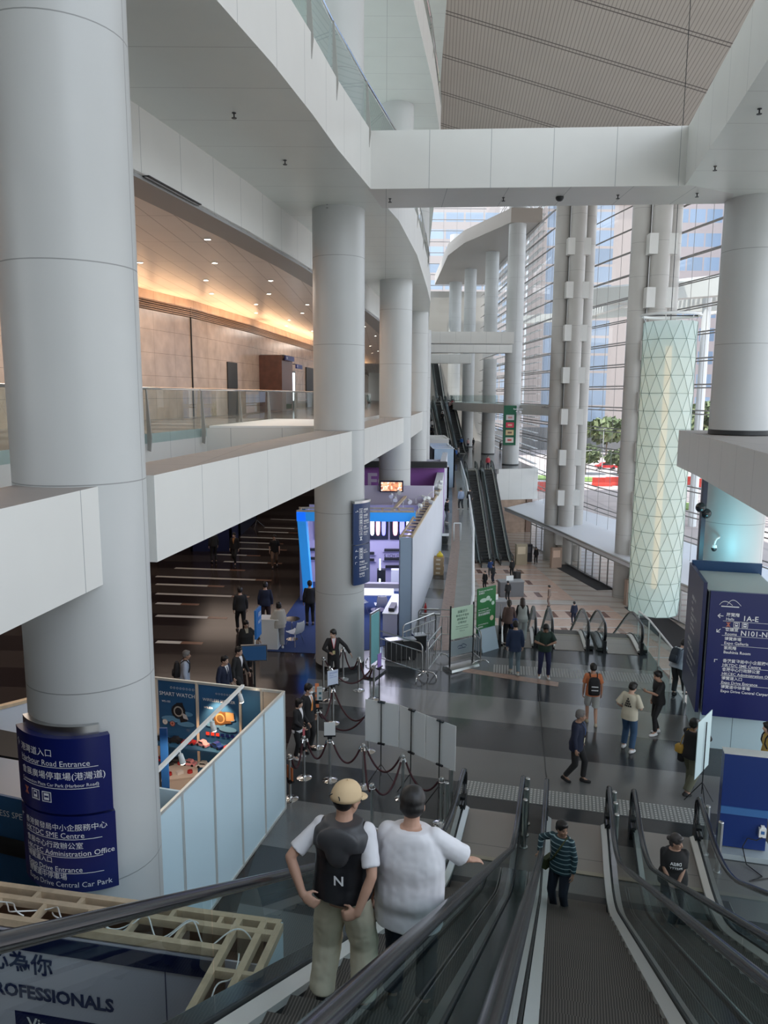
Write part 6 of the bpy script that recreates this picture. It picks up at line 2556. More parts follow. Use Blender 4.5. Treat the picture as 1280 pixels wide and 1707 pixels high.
# ---- odds and ends on the strip along the booth wall
bx = None
for k, nth in enumerate(['lowest', 'second from the bottom', 'third from the bottom', 'topmost']):
    p = atz(729, 957)
    zz = .21 * k
    t = thing('cardboard_box', 'cardboard box by the white booth wall, %s in its stack of four' % nth, 'box', (p.x, p.y, zz), 'cardboard boxes by the booth wall')
    m = MB()
    m.box((p.x + .02 * (k % 2), p.y, zz + .104), (.56, .42, .205), -.15 + .05 * (k % 2))
    m.build('carton', mat('cardboard', (0.36, 0.25, 0.14), .8), t)
    m = MB()
    m.box((p.x + .02 * (k % 2), p.y - .213, zz + .104), (.2, .004, .08), -.15 + .05 * (k % 2))
    m.build('carton_label', mat('packing_label', (0.62, 0.55, 0.44), .5), t)
p = atz(729, 957)
m = MB()
m.loft([m.ring(Vector((p.x + .1, p.y, .842 + z)), Vector((1, 0, 0)), Vector((0, 1, 0)), r_, r_ * .8, 10) for z, r_ in ((0, .14), (.08, .16), (.15, .11), (.22, .04), (.25, .06))])
m.build('plastic_bag', mat('bag_yellow', (0.62, 0.48, 0.04), .4), label='yellow plastic bag on top of the cardboard boxes', cat='bag', origin=(p.x, p.y, .842))
p = atz(737, 905)
m = MB()
m.loft([[p + Vector((x, y, z)) for x, y in ((-.4, -.3), (.35, -.35), (.4, .3), (-.4, .3))] for z in (.45, .5)])
m.build('foam_sheet', M_WHITE, label='white foam sheet leaning on a dark bag beside the booth wall', cat='sheet', origin=tuple(p))
m = MB()
m.loft([m.ring(p + Vector((0, 0, z)), Vector((1, 0, 0)), Vector((0, 1, 0)), r_, r_ * .7, 10) for z, r_ in ((0, .3), (.2, .34), (.42, .25), (.45, .15))])
m.build('holdall', M_DARK, label='dark holdall under the white foam sheet by the booth wall', cat='bag', origin=tuple(p))
p = atz(709, 1020)
m = MB()
m.lathe([(.05, 0), (.055, .2), (.035, .27), (.018, .32), (.018, .36), (0, .37)], tuple(p), 12)
m.build('fire_extinguisher', mat('extinguisher_red', (0.5, 0.03, 0.03), .3), label='small red bottle standing at the near foot of the white booth wall', cat='extinguisher', origin=tuple(p))
for k, (x, y) in enumerate([(716, 1016), (718, 1024)]):
    p = atz(x, y)
    m = MB()
    m.box(p + Vector((0, 0, .015)), (.7, .12, .03), -.05)
    m.build('plank', M_ALU, label=['pale plank lying on the floor beside the red bottle, farther one', 'pale plank lying on the floor beside the red bottle, nearer one'][k], cat='plank', group='planks on the strip', origin=tuple(p))
p = atz(762, 902)
t = thing('framed_stand', 'empty white framed stand on the pale stone strip by the edge glass', 'stand', tuple(p))
m = MB()
for s in (-.2, .2):
    m.bar(p + Vector((s, 0, 0)), p + Vector((s, 0, 1.05)), .06, .06)
m.bar(p + Vector((-.2, 0, 1.05)), p + Vector((.2, 0, 1.05)), .06, .06)
m.build('frame', M_WHITE, t)

# ---- hall: pole banner, monitor, dark stands
p = atz(423, 1140)
t = thing('pole_banner', 'upright blue banner on a white pole behind the poster booth', 'banner', tuple(p))
m = MB()
m.cyl(p, p + Vector((.08, .1, 2.15)), .02, n=8)
m.build('pole', M_WHITE, t)
m = MB()
m.box(p + Vector((.12, .2, 1.78)), (.06, .55, .85), -.1)
m.build('panel', mat('banner_blue', (0.03, 0.17, 0.48), .4), t)
lettering('lettering', [('展覽', .08, 2.0, .15), ('EXPO', .06, 1.8, .12)], flat_map(p + Vector((.155, -.07, 0)), (.1, 1, 0), (0, 0, 1), .006), M_LETTER, t)
p = atz(425, 1160)
t = thing('monitor_stand', 'small dark monitor on a stand just behind the poster booth wall', 'monitor', tuple(p))
m = MB()
m.box(p + Vector((0, 0, 1.25)), (.72, .06, .46), .1)
m.build('bezel', M_STEEL, t)
m = MB()
m.box(p + Vector((0.005, -.035, 1.25)), (.66, .02, .40), .1)
m.build('screen', mat('screen_blue', (0.02, 0.06, 0.15), .2, emit=(.03, .09, .2), es=.08), t)
m = MB()
m.cyl(p, p + Vector((0, 0, 1.02)), .03, n=8)
m.cyl(p, p + Vector((0, 0, .02)), .25, n=16)
m.build('stand', M_DARK, t)
p = atz(428, 879)
tp = thing('camera_tripod', 'thin dark tripod standing far back in the hall', 'tripod', tuple(p))
tripod(tp, p, 1.4, .5, .03)

# ---- deck signs and screen
def hang_sign(x0, x1, y0, y1, txt, label, off=.5, m_=M_NAVY):
    (p, d), (q, _) = on_wall(x0, 620, back, off), on_wall(x1, 620, back, off)
    z1, z0 = atd(x0, y0, p.y).z, atd(x0, y1, p.y).z
    t = thing('hanging_sign', label, 'sign', (p.x, p.y, z0), 'signs over the deck doors')
    n = Vector((d.y, -d.x))
    m = MB()
    m.prism([tuple(p), tuple(q), tuple(q + n * .08), tuple(p + n * .08)], z0, z1)
    m.build('panel', m_, t)
    m = MB()
    m.bar((p.x, p.y, z1), (p.x - n.x * off, p.y - n.y * off, z1), .05, .05)
    m.build('bracket', M_DARK, t)
    if txt:
        lettering('lettering', [(txt, .12, z0 + (z1 - z0) * .3, (z1 - z0) * .6)], flat_map((p + n * .08).to_3d(), d.to_3d(), (0, 0, 1), .008), M_LETTER, t, .01)
    return t


hang_sign(434, 450, 592, 600, 'N201', 'small navy door sign over the brown stone portal on the deck', 1.4)
hang_sign(480, 490, 607, 614, 'WC', 'small navy pictogram sign right of the bright notice screen on the deck', .5)
(p, d), (q, _) = on_wall(465, 620, back, .35), on_wall(481, 620, back, .35)
t = thing('notice_screen', 'bright upright notice screen on the deck behind the two women', 'screen', (p.x, p.y, 7.28))
n = Vector((d.y, -d.x))
z0, z1 = 7.9, atd(470, 617, p.y).z
m = MB()
m.prism([tuple(p), tuple(q), tuple(q + n * .1), tuple(p + n * .1)], 7.28, z1)
m.build('bezel', M_DARK, t)
m = MB()
e = (q - p) * .08
m.face([tuple(v) + (z,) for v, z in ((p + e + n * .11, z0), (q - e + n * .11, z0), (q - e + n * .11, z1 - .1), (p + e + n * .11, z1 - .1))])
m.build('screen', mat('screen_white', (0.85, 0.9, 0.95), .3, emit=(.75, .85, .95), es=.8), t)

# ---- green restaurant sign on the far column
p = atd(848.5, 742, 90.92)
q = atd(848.5, 676, 90.92)
t = thing('restaurant_sign', 'tall green restaurant sign with four pictures on the far column', 'sign', tuple(p))
m = MB()
m.box((p.x, p.y, (p.z + q.z) / 2), (1.5, .2, q.z - p.z))
m.build('panel', mat('sign_green', (0.0, 0.11, 0.05), .4), t)
H_ = q.z - p.z
for k, c in enumerate([(.62, .62, .62), (.68, .05, .10), (.70, .55, .30), (.75, .68, .64)]):
    zz = q.z - H_ * (.30 + .19 * k)
    m = MB()
    m.box((p.x, p.y - .12, zz), (.95, .06, .62))
    pc = m.build('picture', mat('restaurant_pic_%d' % k, c, .4), t)
    m = MB()
    m.box((p.x, p.y - .16, zz), (.5, .02, .22))
    m.build('picture_motif', mat('restaurant_motif_%d' % k, [(.6, .3, .3), (.8, .45, .3), (.2, .12, .08), (.6, .1, .08)][k], .4), pc)
lettering('lettering', [('Restaurants', p.x - .62, q.z - .38, .22), ('餐廳', p.x - .35, q.z - .78, .34)], lambda u, v: Vector((u, p.y - .11, v)), M_LETTER, t, .02)

# ---- lobby: counters, posters, small stands
for k, (x, y, w_, lb) in enumerate([(852, 995, 1.9, 'dark grey service counter with papers at the lobby escalator foot'), (826, 1030, 1.5, 'grey service counter behind the green poster, lower lobby')]):
    p = atz(x, y, -7.5)
    t = thing('service_counter', lb, 'counter', tuple(p), 'lobby counters')
    m = MB()
    m.box(p + Vector((0, .4, .6)), (w_, .9, 1.2), .1)
    m.build('body', mat('counter_grey', (0.16, 0.165, 0.18), .5), t)
    m = MB()
    m.box(p + Vector((0, .4, 1.22)), (w_ + .1, 1.0, .05), .1)
    m.build('top', mat('counter_top', (0.3, 0.3, 0.31), .4), t)
    m = MB()
    m.box(p + Vector((-.1, .35, 1.42)), (.62, .05, .45), .3)
    m.build('papers', M_WHITE, t)
for k, (x, y, w_, h_, c, lb) in enumerate([(868, 941, 1.1, 2.0, (.42, .36, .26), 'tan notice panel at the foot of the far escalators'), (878, 936, .9, 1.7, (.02, .02, .03), 'small black poster stand beside the woman in the lobby'), (926, 946, 1.0, 1.9, (.52, .38, .30), 'reddish lobby bin at the foot of the farther pylon'), (1050, 1008, .9, 2.0, (.40, .30, .24), 'reddish lobby bin at the foot of the nearer pylon')]):
    p = atz(x, y, -7.5)
    t = thing('lobby_stand', lb, 'stand', tuple(p), 'small stands in the lobby')
    m = MB()
    m.box(p + Vector((0, 0, h_ / 2)), (w_, .4, h_), .2)
    m.build('body', mat('lobby_stand_%d' % k, c, .5), t)
    m = MB()
    m.box(p + Vector((0, -.21, h_ * .7)), (w_ * .7, .03, h_ * .35), .2)
    m.build('panel', mat('lobby_panel_%d' % k, tuple(min(1, v * 1.7 + .05) for v in c), .4), t)

# ---- the hanging glass lantern
LC = Vector((14.78, 40.2, 0))
zb, zt, LR = -3.35, 12.1, 1.33
t = thing('glass_lantern', 'huge hanging cylinder lantern of frosted glass triangles with a warm core', 'lantern', (LC.x, LC.y, zb))
M_FROST = frosted('frosted_glass', (0.74, 0.87, 0.85), .12, .42)
NS, NR = 12, 17
hh = (zt - zb) / NR
g = MB()
jn = MB()


def LP(k, j, r=LR):
    a = 2 * PI * (k + .5 * (j % 2)) / NS + .3
    rr = r * (1.0 - .03 * (j in (0,)))
    return LC + Vector((rr * math.cos(a), rr * math.sin(a), zb + hh * j))


for j in range(NR):
    for k in range(NS):
        if j % 2 == 0:
            tris = [(LP(k, j), LP(k + 1, j), LP(k, j + 1)), (LP(k + 1, j), LP(k + 1, j + 1), LP(k, j + 1))]
        else:
            tris = [(LP(k, j), LP(k + 1, j), LP(k + 1, j + 1)), (LP(k, j), LP(k + 1, j + 1), LP(k, j + 1))]
        for tr in tris:
            g.face(tr)
        jn.tube([LP(k, j, LR + .004), LP(k + 1, j, LR + .004)], .014, 4)
        if j % 2 == 0:
            jn.tube([LP(k, j, LR + .004), LP(k, j + 1, LR + .004)], .012, 4)
            jn.tube([LP(k + 1, j, LR + .004), LP(k, j + 1, LR + .004)], .012, 4)
        else:
            jn.tube([LP(k, j, LR + .004), LP(k + 1, j + 1, LR + .004)], .012, 4)
            jn.tube([LP(k, j, LR + .004), LP(k, j + 1, LR + .004)], .012, 4)
g.face([LP(k, 0) for k in range(NS)][::-1])
g.build('glass_triangles', M_FROST, t, sharp=0)
jn.build('glass_joints', mat('joint_green', (0.16, 0.24, 0.22), .4, .3), t, sharp=0)
m = MB()
m.cyl(LC + Vector((0, 0, zb + 1.3)), LC + Vector((0, 0, zt - 1.2)), .16, n=12)
m.build('light_core', mat('lantern_core', (1, .8, .55), .4, emit=(1.0, 0.48, 0.18), es=.75), t)
m = MB()
m.tube([LC + Vector((1.45 * math.cos(a), 1.45 * math.sin(a), zt + .35)) for a in np.linspace(0, 2 * PI, 33)[:-1]], .07, 8, closed=True)
m.build('crown_ring', M_WHITE, t)
m = MB()
for k in range(6):
    a = 2 * PI * k / 6
    m.cyl(LC + Vector((1.45 * math.cos(a), 1.45 * math.sin(a), zt + .35)), LC + Vector((1.3 * math.cos(a), 1.3 * math.sin(a), zt)), .02, n=6)
m.build('cable', M_STEEL, t)
m = MB()
m.cyl(LC + Vector((0, 0, zt)), LC + Vector((0, 0, roof_z(LC.x, LC.y) - .02)), .018, n=6)
m.bar(LC + Vector((-1.45, 0, zt + .35)), LC + Vector((1.45, 0, zt + .35)), .06, .06)
m.build('hanger', M_DARK, t)

# the cyan light that washes the column from the head of the sign cube
l = add_light('sign_head_light', 'AREA', EP(Wd * .75, Dp + .35, 3.95), 9, (0.25, 0.85, 1.0), shape='RECTANGLE', size=1.0, size_y=.3)
l.rotation_euler = Vector((.35, .75, .9)).to_track_quat('-Z', 'Y').to_euler()

# ================================================================ PEOPLE
BODY_JOBS = []


def sk(name, rgb):
    return mat('cloth_' + name, rgb, .8)


M_SKIN = mat('skin_light', (0.56, 0.36, 0.27), .55)
M_SKIN2 = mat('skin_tan', (0.36, 0.21, 0.145), .55)
M_HAIR = mat('hair_black', (0.012, 0.010, 0.010), .45)
M_HAIRG = mat('hair_grey', (0.16, 0.15, 0.145), .5)
M_HAIRB = mat('hair_brown', (0.035, 0.02, 0.014), .45)
M_EYE = mat('eye_dark', (0.02, 0.015, 0.012), .3)
M_LIP = mat('lip', (0.36, 0.14, 0.12), .5)


def ik(a, t, l1, l2, pole):
    d = t - a
    L = d.length
    if L > (l1 + l2) * .995:
        t = a + d * ((l1 + l2) * .995 / L)
        d = t - a
        L = d.length
    u = d / L
    x = (l1 * l1 - l2 * l2 + L * L) / (2 * L)
    h = math.sqrt(max(0, l1 * l1 - x * x))
    p = Vector(pole)
    p = p - u * p.dot(u)
    if p.length < 1e-5:
        p = u.orthogonal()
    p.normalize()
    return a + u * x + p * h, t


class Body:
    """joints of a posed figure, in its own frame: x right, y forward, z up, feet about z = 0"""

    def __init__(s, h=1.72, pose=None, female=False, bulk=1.0):
        P = pose or {}
        k = h / 1.72
        s.k, s.P, s.female, s.bulk = k, P, female, bulk
        drop = P.get('drop', 0.0)
        s.pel = Vector((P.get('hipx', 0) * k, P.get('hipy', 0) * k, (.93 - drop) * k))
        lean, side, twist = R(P.get('lean', 2)), R(P.get('side', 0)), R(P.get('twist', 0))
        s.T = Matrix.Rotation(twist, 3, 'Z') @ Matrix.Rotation(-lean, 3, 'X') @ Matrix.Rotation(side, 3, 'Y')
        sw = (.165 if female else .185) * (1 + (bulk - 1) * .4)
        s.sh = {i: s.tp((i * sw, 0, .475)) for i in (-1, 1)}
        s.neck0, s.neck1 = s.tp((0, -.005, .50)), s.tp((0, .015, .572))
        hy, hp, hr = R(P.get('head_yaw', 0)), R(P.get('head_pitch', 5)), R(P.get('head_roll', 0))
        s.HM = Matrix.Rotation(twist + hy, 3, 'Z') @ Matrix.Rotation(-hp, 3, 'X') @ Matrix.Rotation(hr, 3, 'Y')
        s.hc = s.neck1 + s.HM @ Vector((0, .015, .085)) * k
        s.hip = {i: s.pel + Matrix.Rotation(twist * .4, 3, 'Z') @ Vector((i * .092, 0, -.03)) * k for i in (-1, 1)}
        s.foot, s.knee, s.fdir = {}, {}, {}
        for i, nm in ((-1, 'L'), (1, 'R')):
            f = Vector(P.get(nm, (i * .11, 0, 0))) * k
            an = f + Vector((0, -.02, .085)) * k
            s.fdir[i] = R(P.get(nm + 'toe', -i * 8))
            s.knee[i], an = ik(s.hip[i], an, .425 * k, .415 * k, Vector(P.get(nm + 'pole', (i * .08, 1, 0))))
            s.foot[i] = an
        s.el, s.wr = {}, {}
        for i, nm in ((-1, 'lh'), (1, 'rh')):
            w = P.get(nm)
            w = s.sh[i] + Vector((i * .055, .03, -.53)) * k if w is None else Vector(w) * k
            pole = Vector(P.get(nm + 'p', (i * .5, -1, -.2)))
            s.el[i], s.wr[i] = ik(s.sh[i], w, .285 * k, .255 * k, pole)

    def tp(s, v):
        return s.pel + s.T @ (Vector(v) * s.k)


def add_limb(mb, pts, rs, n=12, cut=False):
    for (a, ra), (b, rb) in zip(zip(pts[:-1], rs[:-1]), zip(pts[1:], rs[1:])):
        mb.cyl(a, b, ra, rb, n)
    for p, r_ in list(zip(pts, rs))[:len(pts) - (1 if cut else 0)]:
        mb.ball(p, r_ * 1.0, 12, 8)


TORSO = [(-.07, .125, .095, 0), (0, .165, .115, -.008), (.10, .15, .105, 0), (.18, .14, .098, .004), (.30, .158, .108, .004), (.40, .17, .112, 0), (.47, .15, .095, -.008), (.52, .085, .068, -.01)]
TORSO_F = [(-.07, .13, .10, 0), (0, .168, .12, -.01), (.10, .145, .102, 0), (.18, .122, .09, .004), (.30, .142, .112, .012), (.40, .150, .105, .004), (.47, .132, .085, -.008), (.52, .075, .06, -.01)]


def _smooth_prof(prof):
    z = np.arange(-.30, .56, .01)
    P0 = np.array(prof)
    w = np.hanning(15)
    w /= w.sum()
    cols = [z]
    for c in (1, 2, 3):
        v = np.interp(z, P0[:, 0], P0[:, c])
        vs = np.convolve(np.pad(v, 7, mode='edge'), w, mode='valid')
        t = np.clip((z - .44) / .04, 0, 1)
        cols.append(vs * (1 - t) + v * t)
    return np.stack(cols, 1)


TORSO = _smooth_prof(TORSO)
TORSO_F = _smooth_prof(TORSO_F)


def torso_rings(b, z0, z1, grow, hem=None, n=20):
    prof = TORSO_F if b.female else TORSO
    zs = sorted(set([z0, z1] + list(np.arange(z0 + .02, z1 - .01, .02))))
    out = []
    P0 = np.array(prof)
    for z in zs:
        zz = max(z, -.07)
        rx, ry, yo = (float(np.interp(zz, P0[:, 0], P0[:, c])) for c in (1, 2, 3))
        rx, ry = rx * (1 + (b.bulk - 1)), ry * (1 + (b.bulk - 1) * 1.5)
        g = grow
        if hem:
            t = min(1, max(0, (.34 - z) / (.34 - z0))) if hem < .03 else min(1, max(0, (.46 - z) / .22))
            t = t * t * (3 - 2 * t)
            rx = rx + (max(rx, (.158 if hem < .03 else .168) * b.bulk) - rx) * t
            ry = ry + (max(ry, .110) - ry) * t
            g = grow + hem * t
        c = b.pel + b.T @ (Vector((0, yo, z)) * b.k)
        x, y = b.T @ Vector((1, 0, 0)), b.T @ Vector((0, 1, 0))
        out.append(MB().ring(c, x, y, (rx + g) * b.k, (ry + g) * b.k, n, .9))
    return out


def hand_shape(mb, b, i, curl=25, fdir=None, palm=None, detail=True, thumb_out=.8, scale=1.0):
    k = b.k * scale
    w = b.wr[i]
    d = (w - b.el[i]).normalized() if fdir is None else Vector(fdir).normalized()
    pn = Vector(palm) if palm is not None else Vector((-i, 0, 0))
    pn = (pn - d * pn.dot(d))
    if pn.length < 1e-3:
        pn = d.orthogonal()
    pn.normalize()
    sd = d.cross(pn)
    # thumb on the forward / inner edge
    fwd = Vector((0, 1, .2))
    if sd.dot(fwd) < 0:
        sd = -sd
    c = w + d * .045 * k
    M = Matrix((d, sd, pn)).transposed()
    mb.ball(c, (.052 * k, .039 * k, .017 * k), 14, 8, mtx=M)
    mb.ball(w + d * .075 * k, (.022 * k, .040 * k, .014 * k), 12, 8, mtx=M)
    lens = (.066, .076, .070, .054)
    for q in range(4):
        base = w + d * .085 * k + sd * (.028 - .0185 * q) * k
        L = lens[q] * k
        p0, dirv = base, d.copy()
        rad = (.0088, .0085, .008, .0072)
        pts = [p0 - d * .02 * k]
        for j, f in enumerate((.45, .32, .25)):
            a = R(curl) * (1.0, 1.2, 1.0)[j]
            dirv = (dirv * math.cos(a) + (pn * math.cos(0)) * math.sin(a)).normalized() if j == 0 else (Matrix.Rotation(a, 3, d.cross(pn)) @ dirv).normalized()
            p0 = p0 + dirv * L * f
            pts.append(p0.copy())
        add_limb(mb, pts, [rad[0] * k, rad[1] * k, rad[2] * k, rad[3] * k], 8)
    t0 = w + d * .02 * k + sd * .022 * k
    t1 = t0 + (d * .6 + sd * thumb_out + pn * .35).normalized() * .042 * k
    t2 = t1 + (d * .95 + sd * .25 + pn * .35).normalized() * .036 * k
    add_limb(mb, [t0, t1, t2], [.0125 * k, .0105 * k, .008 * k], 8)


def head_shape(mb, b):
    k = b.k * (1.03 if b.female else 1.06)
    H = b.HM

    def W(x, y, z):
        return b.hc + H @ (Vector((x, y, z)) * k)
    mb.ball(W(0, -.012, .035), (.076 * k, .094 * k, .088 * k), 18, 12, mtx=H)
    mb.ball(W(0, .022, -.035), (.058 * k, .066 * k, .078 * k), 16, 10, mtx=H)
    mb.ball(W(0, .048, -.082), (.030 * k, .030 * k, .026 * k), 12, 8, mtx=H)
    add_limb(mb, [W(0, .088, .012), W(0, .102, -.022)], [.009 * k, .0135 * k], 8)
    for i in (-1, 1):
        mb.ball(W(i * .077, -.004, -.008), (.010 * k, .019 * k, .031 * k), 10, 8, mtx=H)
        mb.ball(W(i * .034, .070, -.022), (.020 * k, .014 * k, .018 * k), 10, 6, mtx=H)
    mb.ball(W(0, .082, -.052), (.022 * k, .010 * k, .009 * k), 10, 6, mtx=H)
    add_limb(mb, [b.neck0 - b.T @ Vector((0, 0, .03)) * k, b.neck1 + H @ Vector((0, 0, .0)), W(0, -.02, -.05)], [.062 * k, .054 * k, .055 * k])


def face_parts(b, root):
    k = b.k
    H = b.HM

    def W(x, y, z):
        return b.hc + H @ (Vector((x, y, z)) * k)
    m = MB()
    for i in (-1, 1):
        m.ball(W(i * .031, .079, .010), (.0125 * k, .006 * k, .0065 * k), 10, 6, 0, H)
    return m


def hair_shape(mb, b, style):
    k = b.k * 1.06
    H = b.HM

    def W(x, y, z):
        return b.hc + H @ (Vector((x, y, z)) * k)
    if style == 'capped':
        mb.ball(W(0, -.045, .0), (.077 * k, .056 * k, .066 * k), 16, 10, mtx=H)
        return
    if style in ('short', 'crop'):
        e = .006 if style == 'crop' else .014
        mb.ball(W(0, -.022, .050), ((.078 + e) * k, (.086 + e) * k, (.080 + e) * k), 18, 12, mtx=H)
        mb.ball(W(0, -.045, .005), ((.074 + e) * k, (.062 + e) * k, (.075) * k), 16, 10, mtx=H)
        if style == 'short':
            mb.ball(W(0, .035, .092), (.066 * k, .050 * k, .038 * k), 14, 8, mtx=H)
            for i in (-1, 1):
                mb.ball(W(i * .066, -.018, .02), (.018 * k, .04 * k, .05 * k), 10, 8, mtx=H)
    else:
        mb.ball(W(0, -.018, .048), (.090 * k, .100 * k, .090 * k), 18, 12, mtx=H)
        mb.ball(W(0, -.052, -.005), (.086 * k, .062 * k, .10 * k), 16, 10, mtx=H)
        mb.ball(W(0, .05, .085), (.062 * k, .042 * k, .035 * k), 14, 8, mtx=H)
        if style == 'long':
            add_limb(mb, [W(0, -.06, 0), W(0, -.085, -.12), W(0, -.10, -.26)], [.085 * k, .085 * k, .05 * k])
            for i in (-1, 1):
                add_limb(mb, [W(i * .06, -.03, .0), W(i * .07, -.05, -.12)], [.035 * k, .03 * k])
        elif style == 'bun':
            mb.ball(W(0, -.13, .0), (.045 * k, .04 * k, .04 * k), 12, 8, mtx=H)
        elif style == 'tail':
            add_limb(mb, [W(0, -.10, .0), W(0, -.135, -.05), W(0, -.125, -.16)], [.035 * k, .035 * k, .015 * k])
        elif style == 'bob':
            for i in (-1, 1):
                mb.ball(W(i * .07, -.02, -.03), (.025 * k, .055 * k, .07 * k), 12, 8, mtx=H)


def shoe_shape(mb, b, i, grow=0.0):
    k = b.k
    an = b.foot[i]
    a = b.fdir[i]
    kn = b.knee[i]
    sh = (an - kn).normalized()
    f = Vector((math.sin(-a) * -1, math.cos(a), 0))
    pitch = b.P.get(('L' if i < 0 else 'R') + 'pitch', 0)
    M = Matrix.Rotation(a, 3, 'Z') @ Matrix.Rotation(R(pitch), 3, 'X')

    def W(x, y, z):
        return an + M @ (Vector((x, y, z)) * k)
    add_limb(mb, [W(0, -.035, -.045), W(0, .07, -.052), W(0, .155, -.058)], [.040 * k, .042 * k, .030 * k], 10)
    mb.ball(W(0, .0, -.02), (.042 * k, .055 * k, .045 * k), 12, 8, mtx=M)
    for x in (-.022, .022):
        add_limb(mb, [W(x, .05, -.06), W(x * .8, .14, -.063)], [.026 * k, .022 * k], 8)


def person(loc, yaw, label, h=1.72, pose=None, female=False, bulk=1.0, skin=None, hair='short', hair_mat=None, top=None, top_len=-.08, sleeve=.55, sleeve_w=.018, top_grow=.016, hem=.02, bottom=None, bottom_kind='trousers', leg_w=.020, shoes=None, vox=.012, lanyard=None, shirt_v=None, tie=None, face=False, mask=False, cap=None, vest=None, hands=None, name='person', group=None, sitting=False, collar=None, extra=None):
    """a clothed figure: the body is one continuous mesh; hair, face and clothes are its children"""
    if vox > .009:
        h *= .96
    b = Body(h, pose, female, bulk)
    k = b.k
    skin = skin or M_SKIN
    M = Matrix.Translation(loc) @ Matrix.Rotation(yaw, 4, 'Z')
    hands = hands or {}
    # --- body
    m = MB()
    m.loft(torso_rings(b, -.07, .52, -.012))
    for i in (-1, 1):
        m.ball(b.tp((i * .12, 0, .45)), .045 * k, 12, 8)
        add_limb(m, [b.sh[i].lerp(b.el[i], .06) + (b.T @ Vector((-i * .025, 0, -.01))) * k, b.el[i].lerp(b.sh[i], .45), b.el[i], b.el[i].lerp(b.wr[i], .35), b.wr[i]], [.036 * k, .043 * k, .036 * k, .037 * k, .026 * k])
        add_limb(m, [b.hip[i], b.hip[i].lerp(b.knee[i], .35), b.knee[i], b.knee[i].lerp(b.foot[i], .3), b.foot[i]], [.078 * k, .072 * k, .048 * k, .050 * k, .034 * k])
        hand_shape(m, b, i, **hands.get(i, {}))
        add_limb(m, [b.foot[i], b.foot[i] + Matrix.Rotation(b.fdir[i], 3, 'Z') @ Vector((0, .11, -.045)) * k], [.032 * k, .025 * k])
    head_shape(m, b)
    body = m.build(name, [skin], label=label, cat='person', group=group, sharp=0)
    body.matrix_world = M
    body['_o'] = (0, 0, 0)
    BODY_JOBS.append((body, vox if vox < .012 else vox * .85, 3))

    def part(nm, mb, mt, v=None, it=4, remesh=True):
        o = mb.build(nm, mt, body, sharp=0)
        if remesh:
            BODY_JOBS.append((o, v or vox, it))
        return o
    # --- hair / cap
    if hair != 'none':
        m = MB()
        hair_shape(m, b, hair)
        part('hair', m, [hair_mat or M_HAIR], max(.008, vox * .8), 2)
    H = b.HM

    def W(x, y, z):
        return b.hc + H @ (Vector((x, y, z)) * k)
    if cap:
        m = MB()
        rings = []
        for j in range(9):
            t = j / 8 * PI / 2
            rr = math.cos(t) if j < 8 else .02
            c = W(0, -.014, .012 + .122 * math.sin(t))
            rings.append(m.ring(c, H @ Vector((1, 0, 0)), H @ Vector((0, 1, 0)), (.099 * max(.05, rr ** .75)) * k, (.120 * max(.05, rr ** .75)) * k, 24))
        m.loft(rings)
        m.ball(W(0, -.014, .135), .008, 8, 6)
        co = part('cap', m, [cap], remesh=False)
        bpy_smooth(co)
        m = MB()
        pts_t, pts_b = [], []
        for q in range(11):
            a = PI * q / 10
            for lst, dz in ((pts_t, .0), (pts_b, -.006)):
                lst.append((W(.078 * math.cos(a), .055 + .045 * math.sin(a), .022 + dz), W(.082 * math.cos(a), .062 + .115 * math.sin(a), .010 - .012 * math.sin(a) + dz)))
        rings = [[t0, t1, b1, b0] for (t0, t1), (b0, b1) in zip(pts_t, pts_b)]
        m.loft(rings)
        m.build('cap_brim', [cap], co, sharp=60)
        m = MB()
        m.tube([W(.05 * math.cos(a), -.131 + .014 * math.sin(a), .03 + .03 * math.sin(a)) for a in np.linspace(.2, PI - .2, 9)], .004, 6)
        m.build('cap_opening', [M_BLACK], co, sharp=60)
    if face:
        m = face_parts(b, body)
        m.build('eyes', [M_EYE], body, sharp=60)
        m = MB()
        for i in (-1, 1):
            m.tube([W(i * .018, .080, .030), W(i * .034, .080, .036), W(i * .050, .070, .031)], .0038 * k, 6)
        m.build('eyebrows', [hair_mat or M_HAIR], body, sharp=60)
        if not mask:
            m = MB()
            m.ball(W(0, .089, -.052), (.019 * k, .005 * k, .0055 * k), 10, 6, 0, H)
            m.build('mouth', [M_LIP], body, sharp=60)
    if mask:
        m = MB()
        m.ball(W(0, .055, -.045), (.062 * k, .058 * k, .050 * k), 16, 10, mtx=H)
        part('face_mask', m, [mat('mask_white', (0.72, 0.76, 0.80), .7)], remesh=False)
    # --- trousers / shorts / skirt
    if bottom is not None:
        m = MB()
        m.loft(torso_rings(b, -.04, .12, .008))
        for i in (-1, 1):
            hp, kn, ft = b.hip[i], b.knee[i], b.foot[i]
            if bottom_kind == 'shorts':
                add_limb(m, [hp, hp.lerp(kn, .4), hp.lerp(kn, .93)], [.094 * k, (.085 + leg_w) * k, (.078 + leg_w) * k], cut=True)
            else:
                lo = kn.lerp(ft, .90)
                add_limb(m, [hp, hp.lerp(kn, .4), kn, kn.lerp(ft, .45), lo], [.094 * k, (.082 + leg_w * .55) * k, (.054 + leg_w) * k, (.046 + leg_w) * k, (.042 + leg_w) * k], cut=True)
        part({'shorts': 'shorts', 'trousers': 'trousers'}[bottom_kind], m, [bottom], None, 16 if vox < .009 else 6)
    # --- shoes
    for i in (-1, 1):
        m = MB()
        shoe_shape(m, b, i)
        part('shoe', m, [shoes or M_DARK], max(.009, vox * .8), 2)
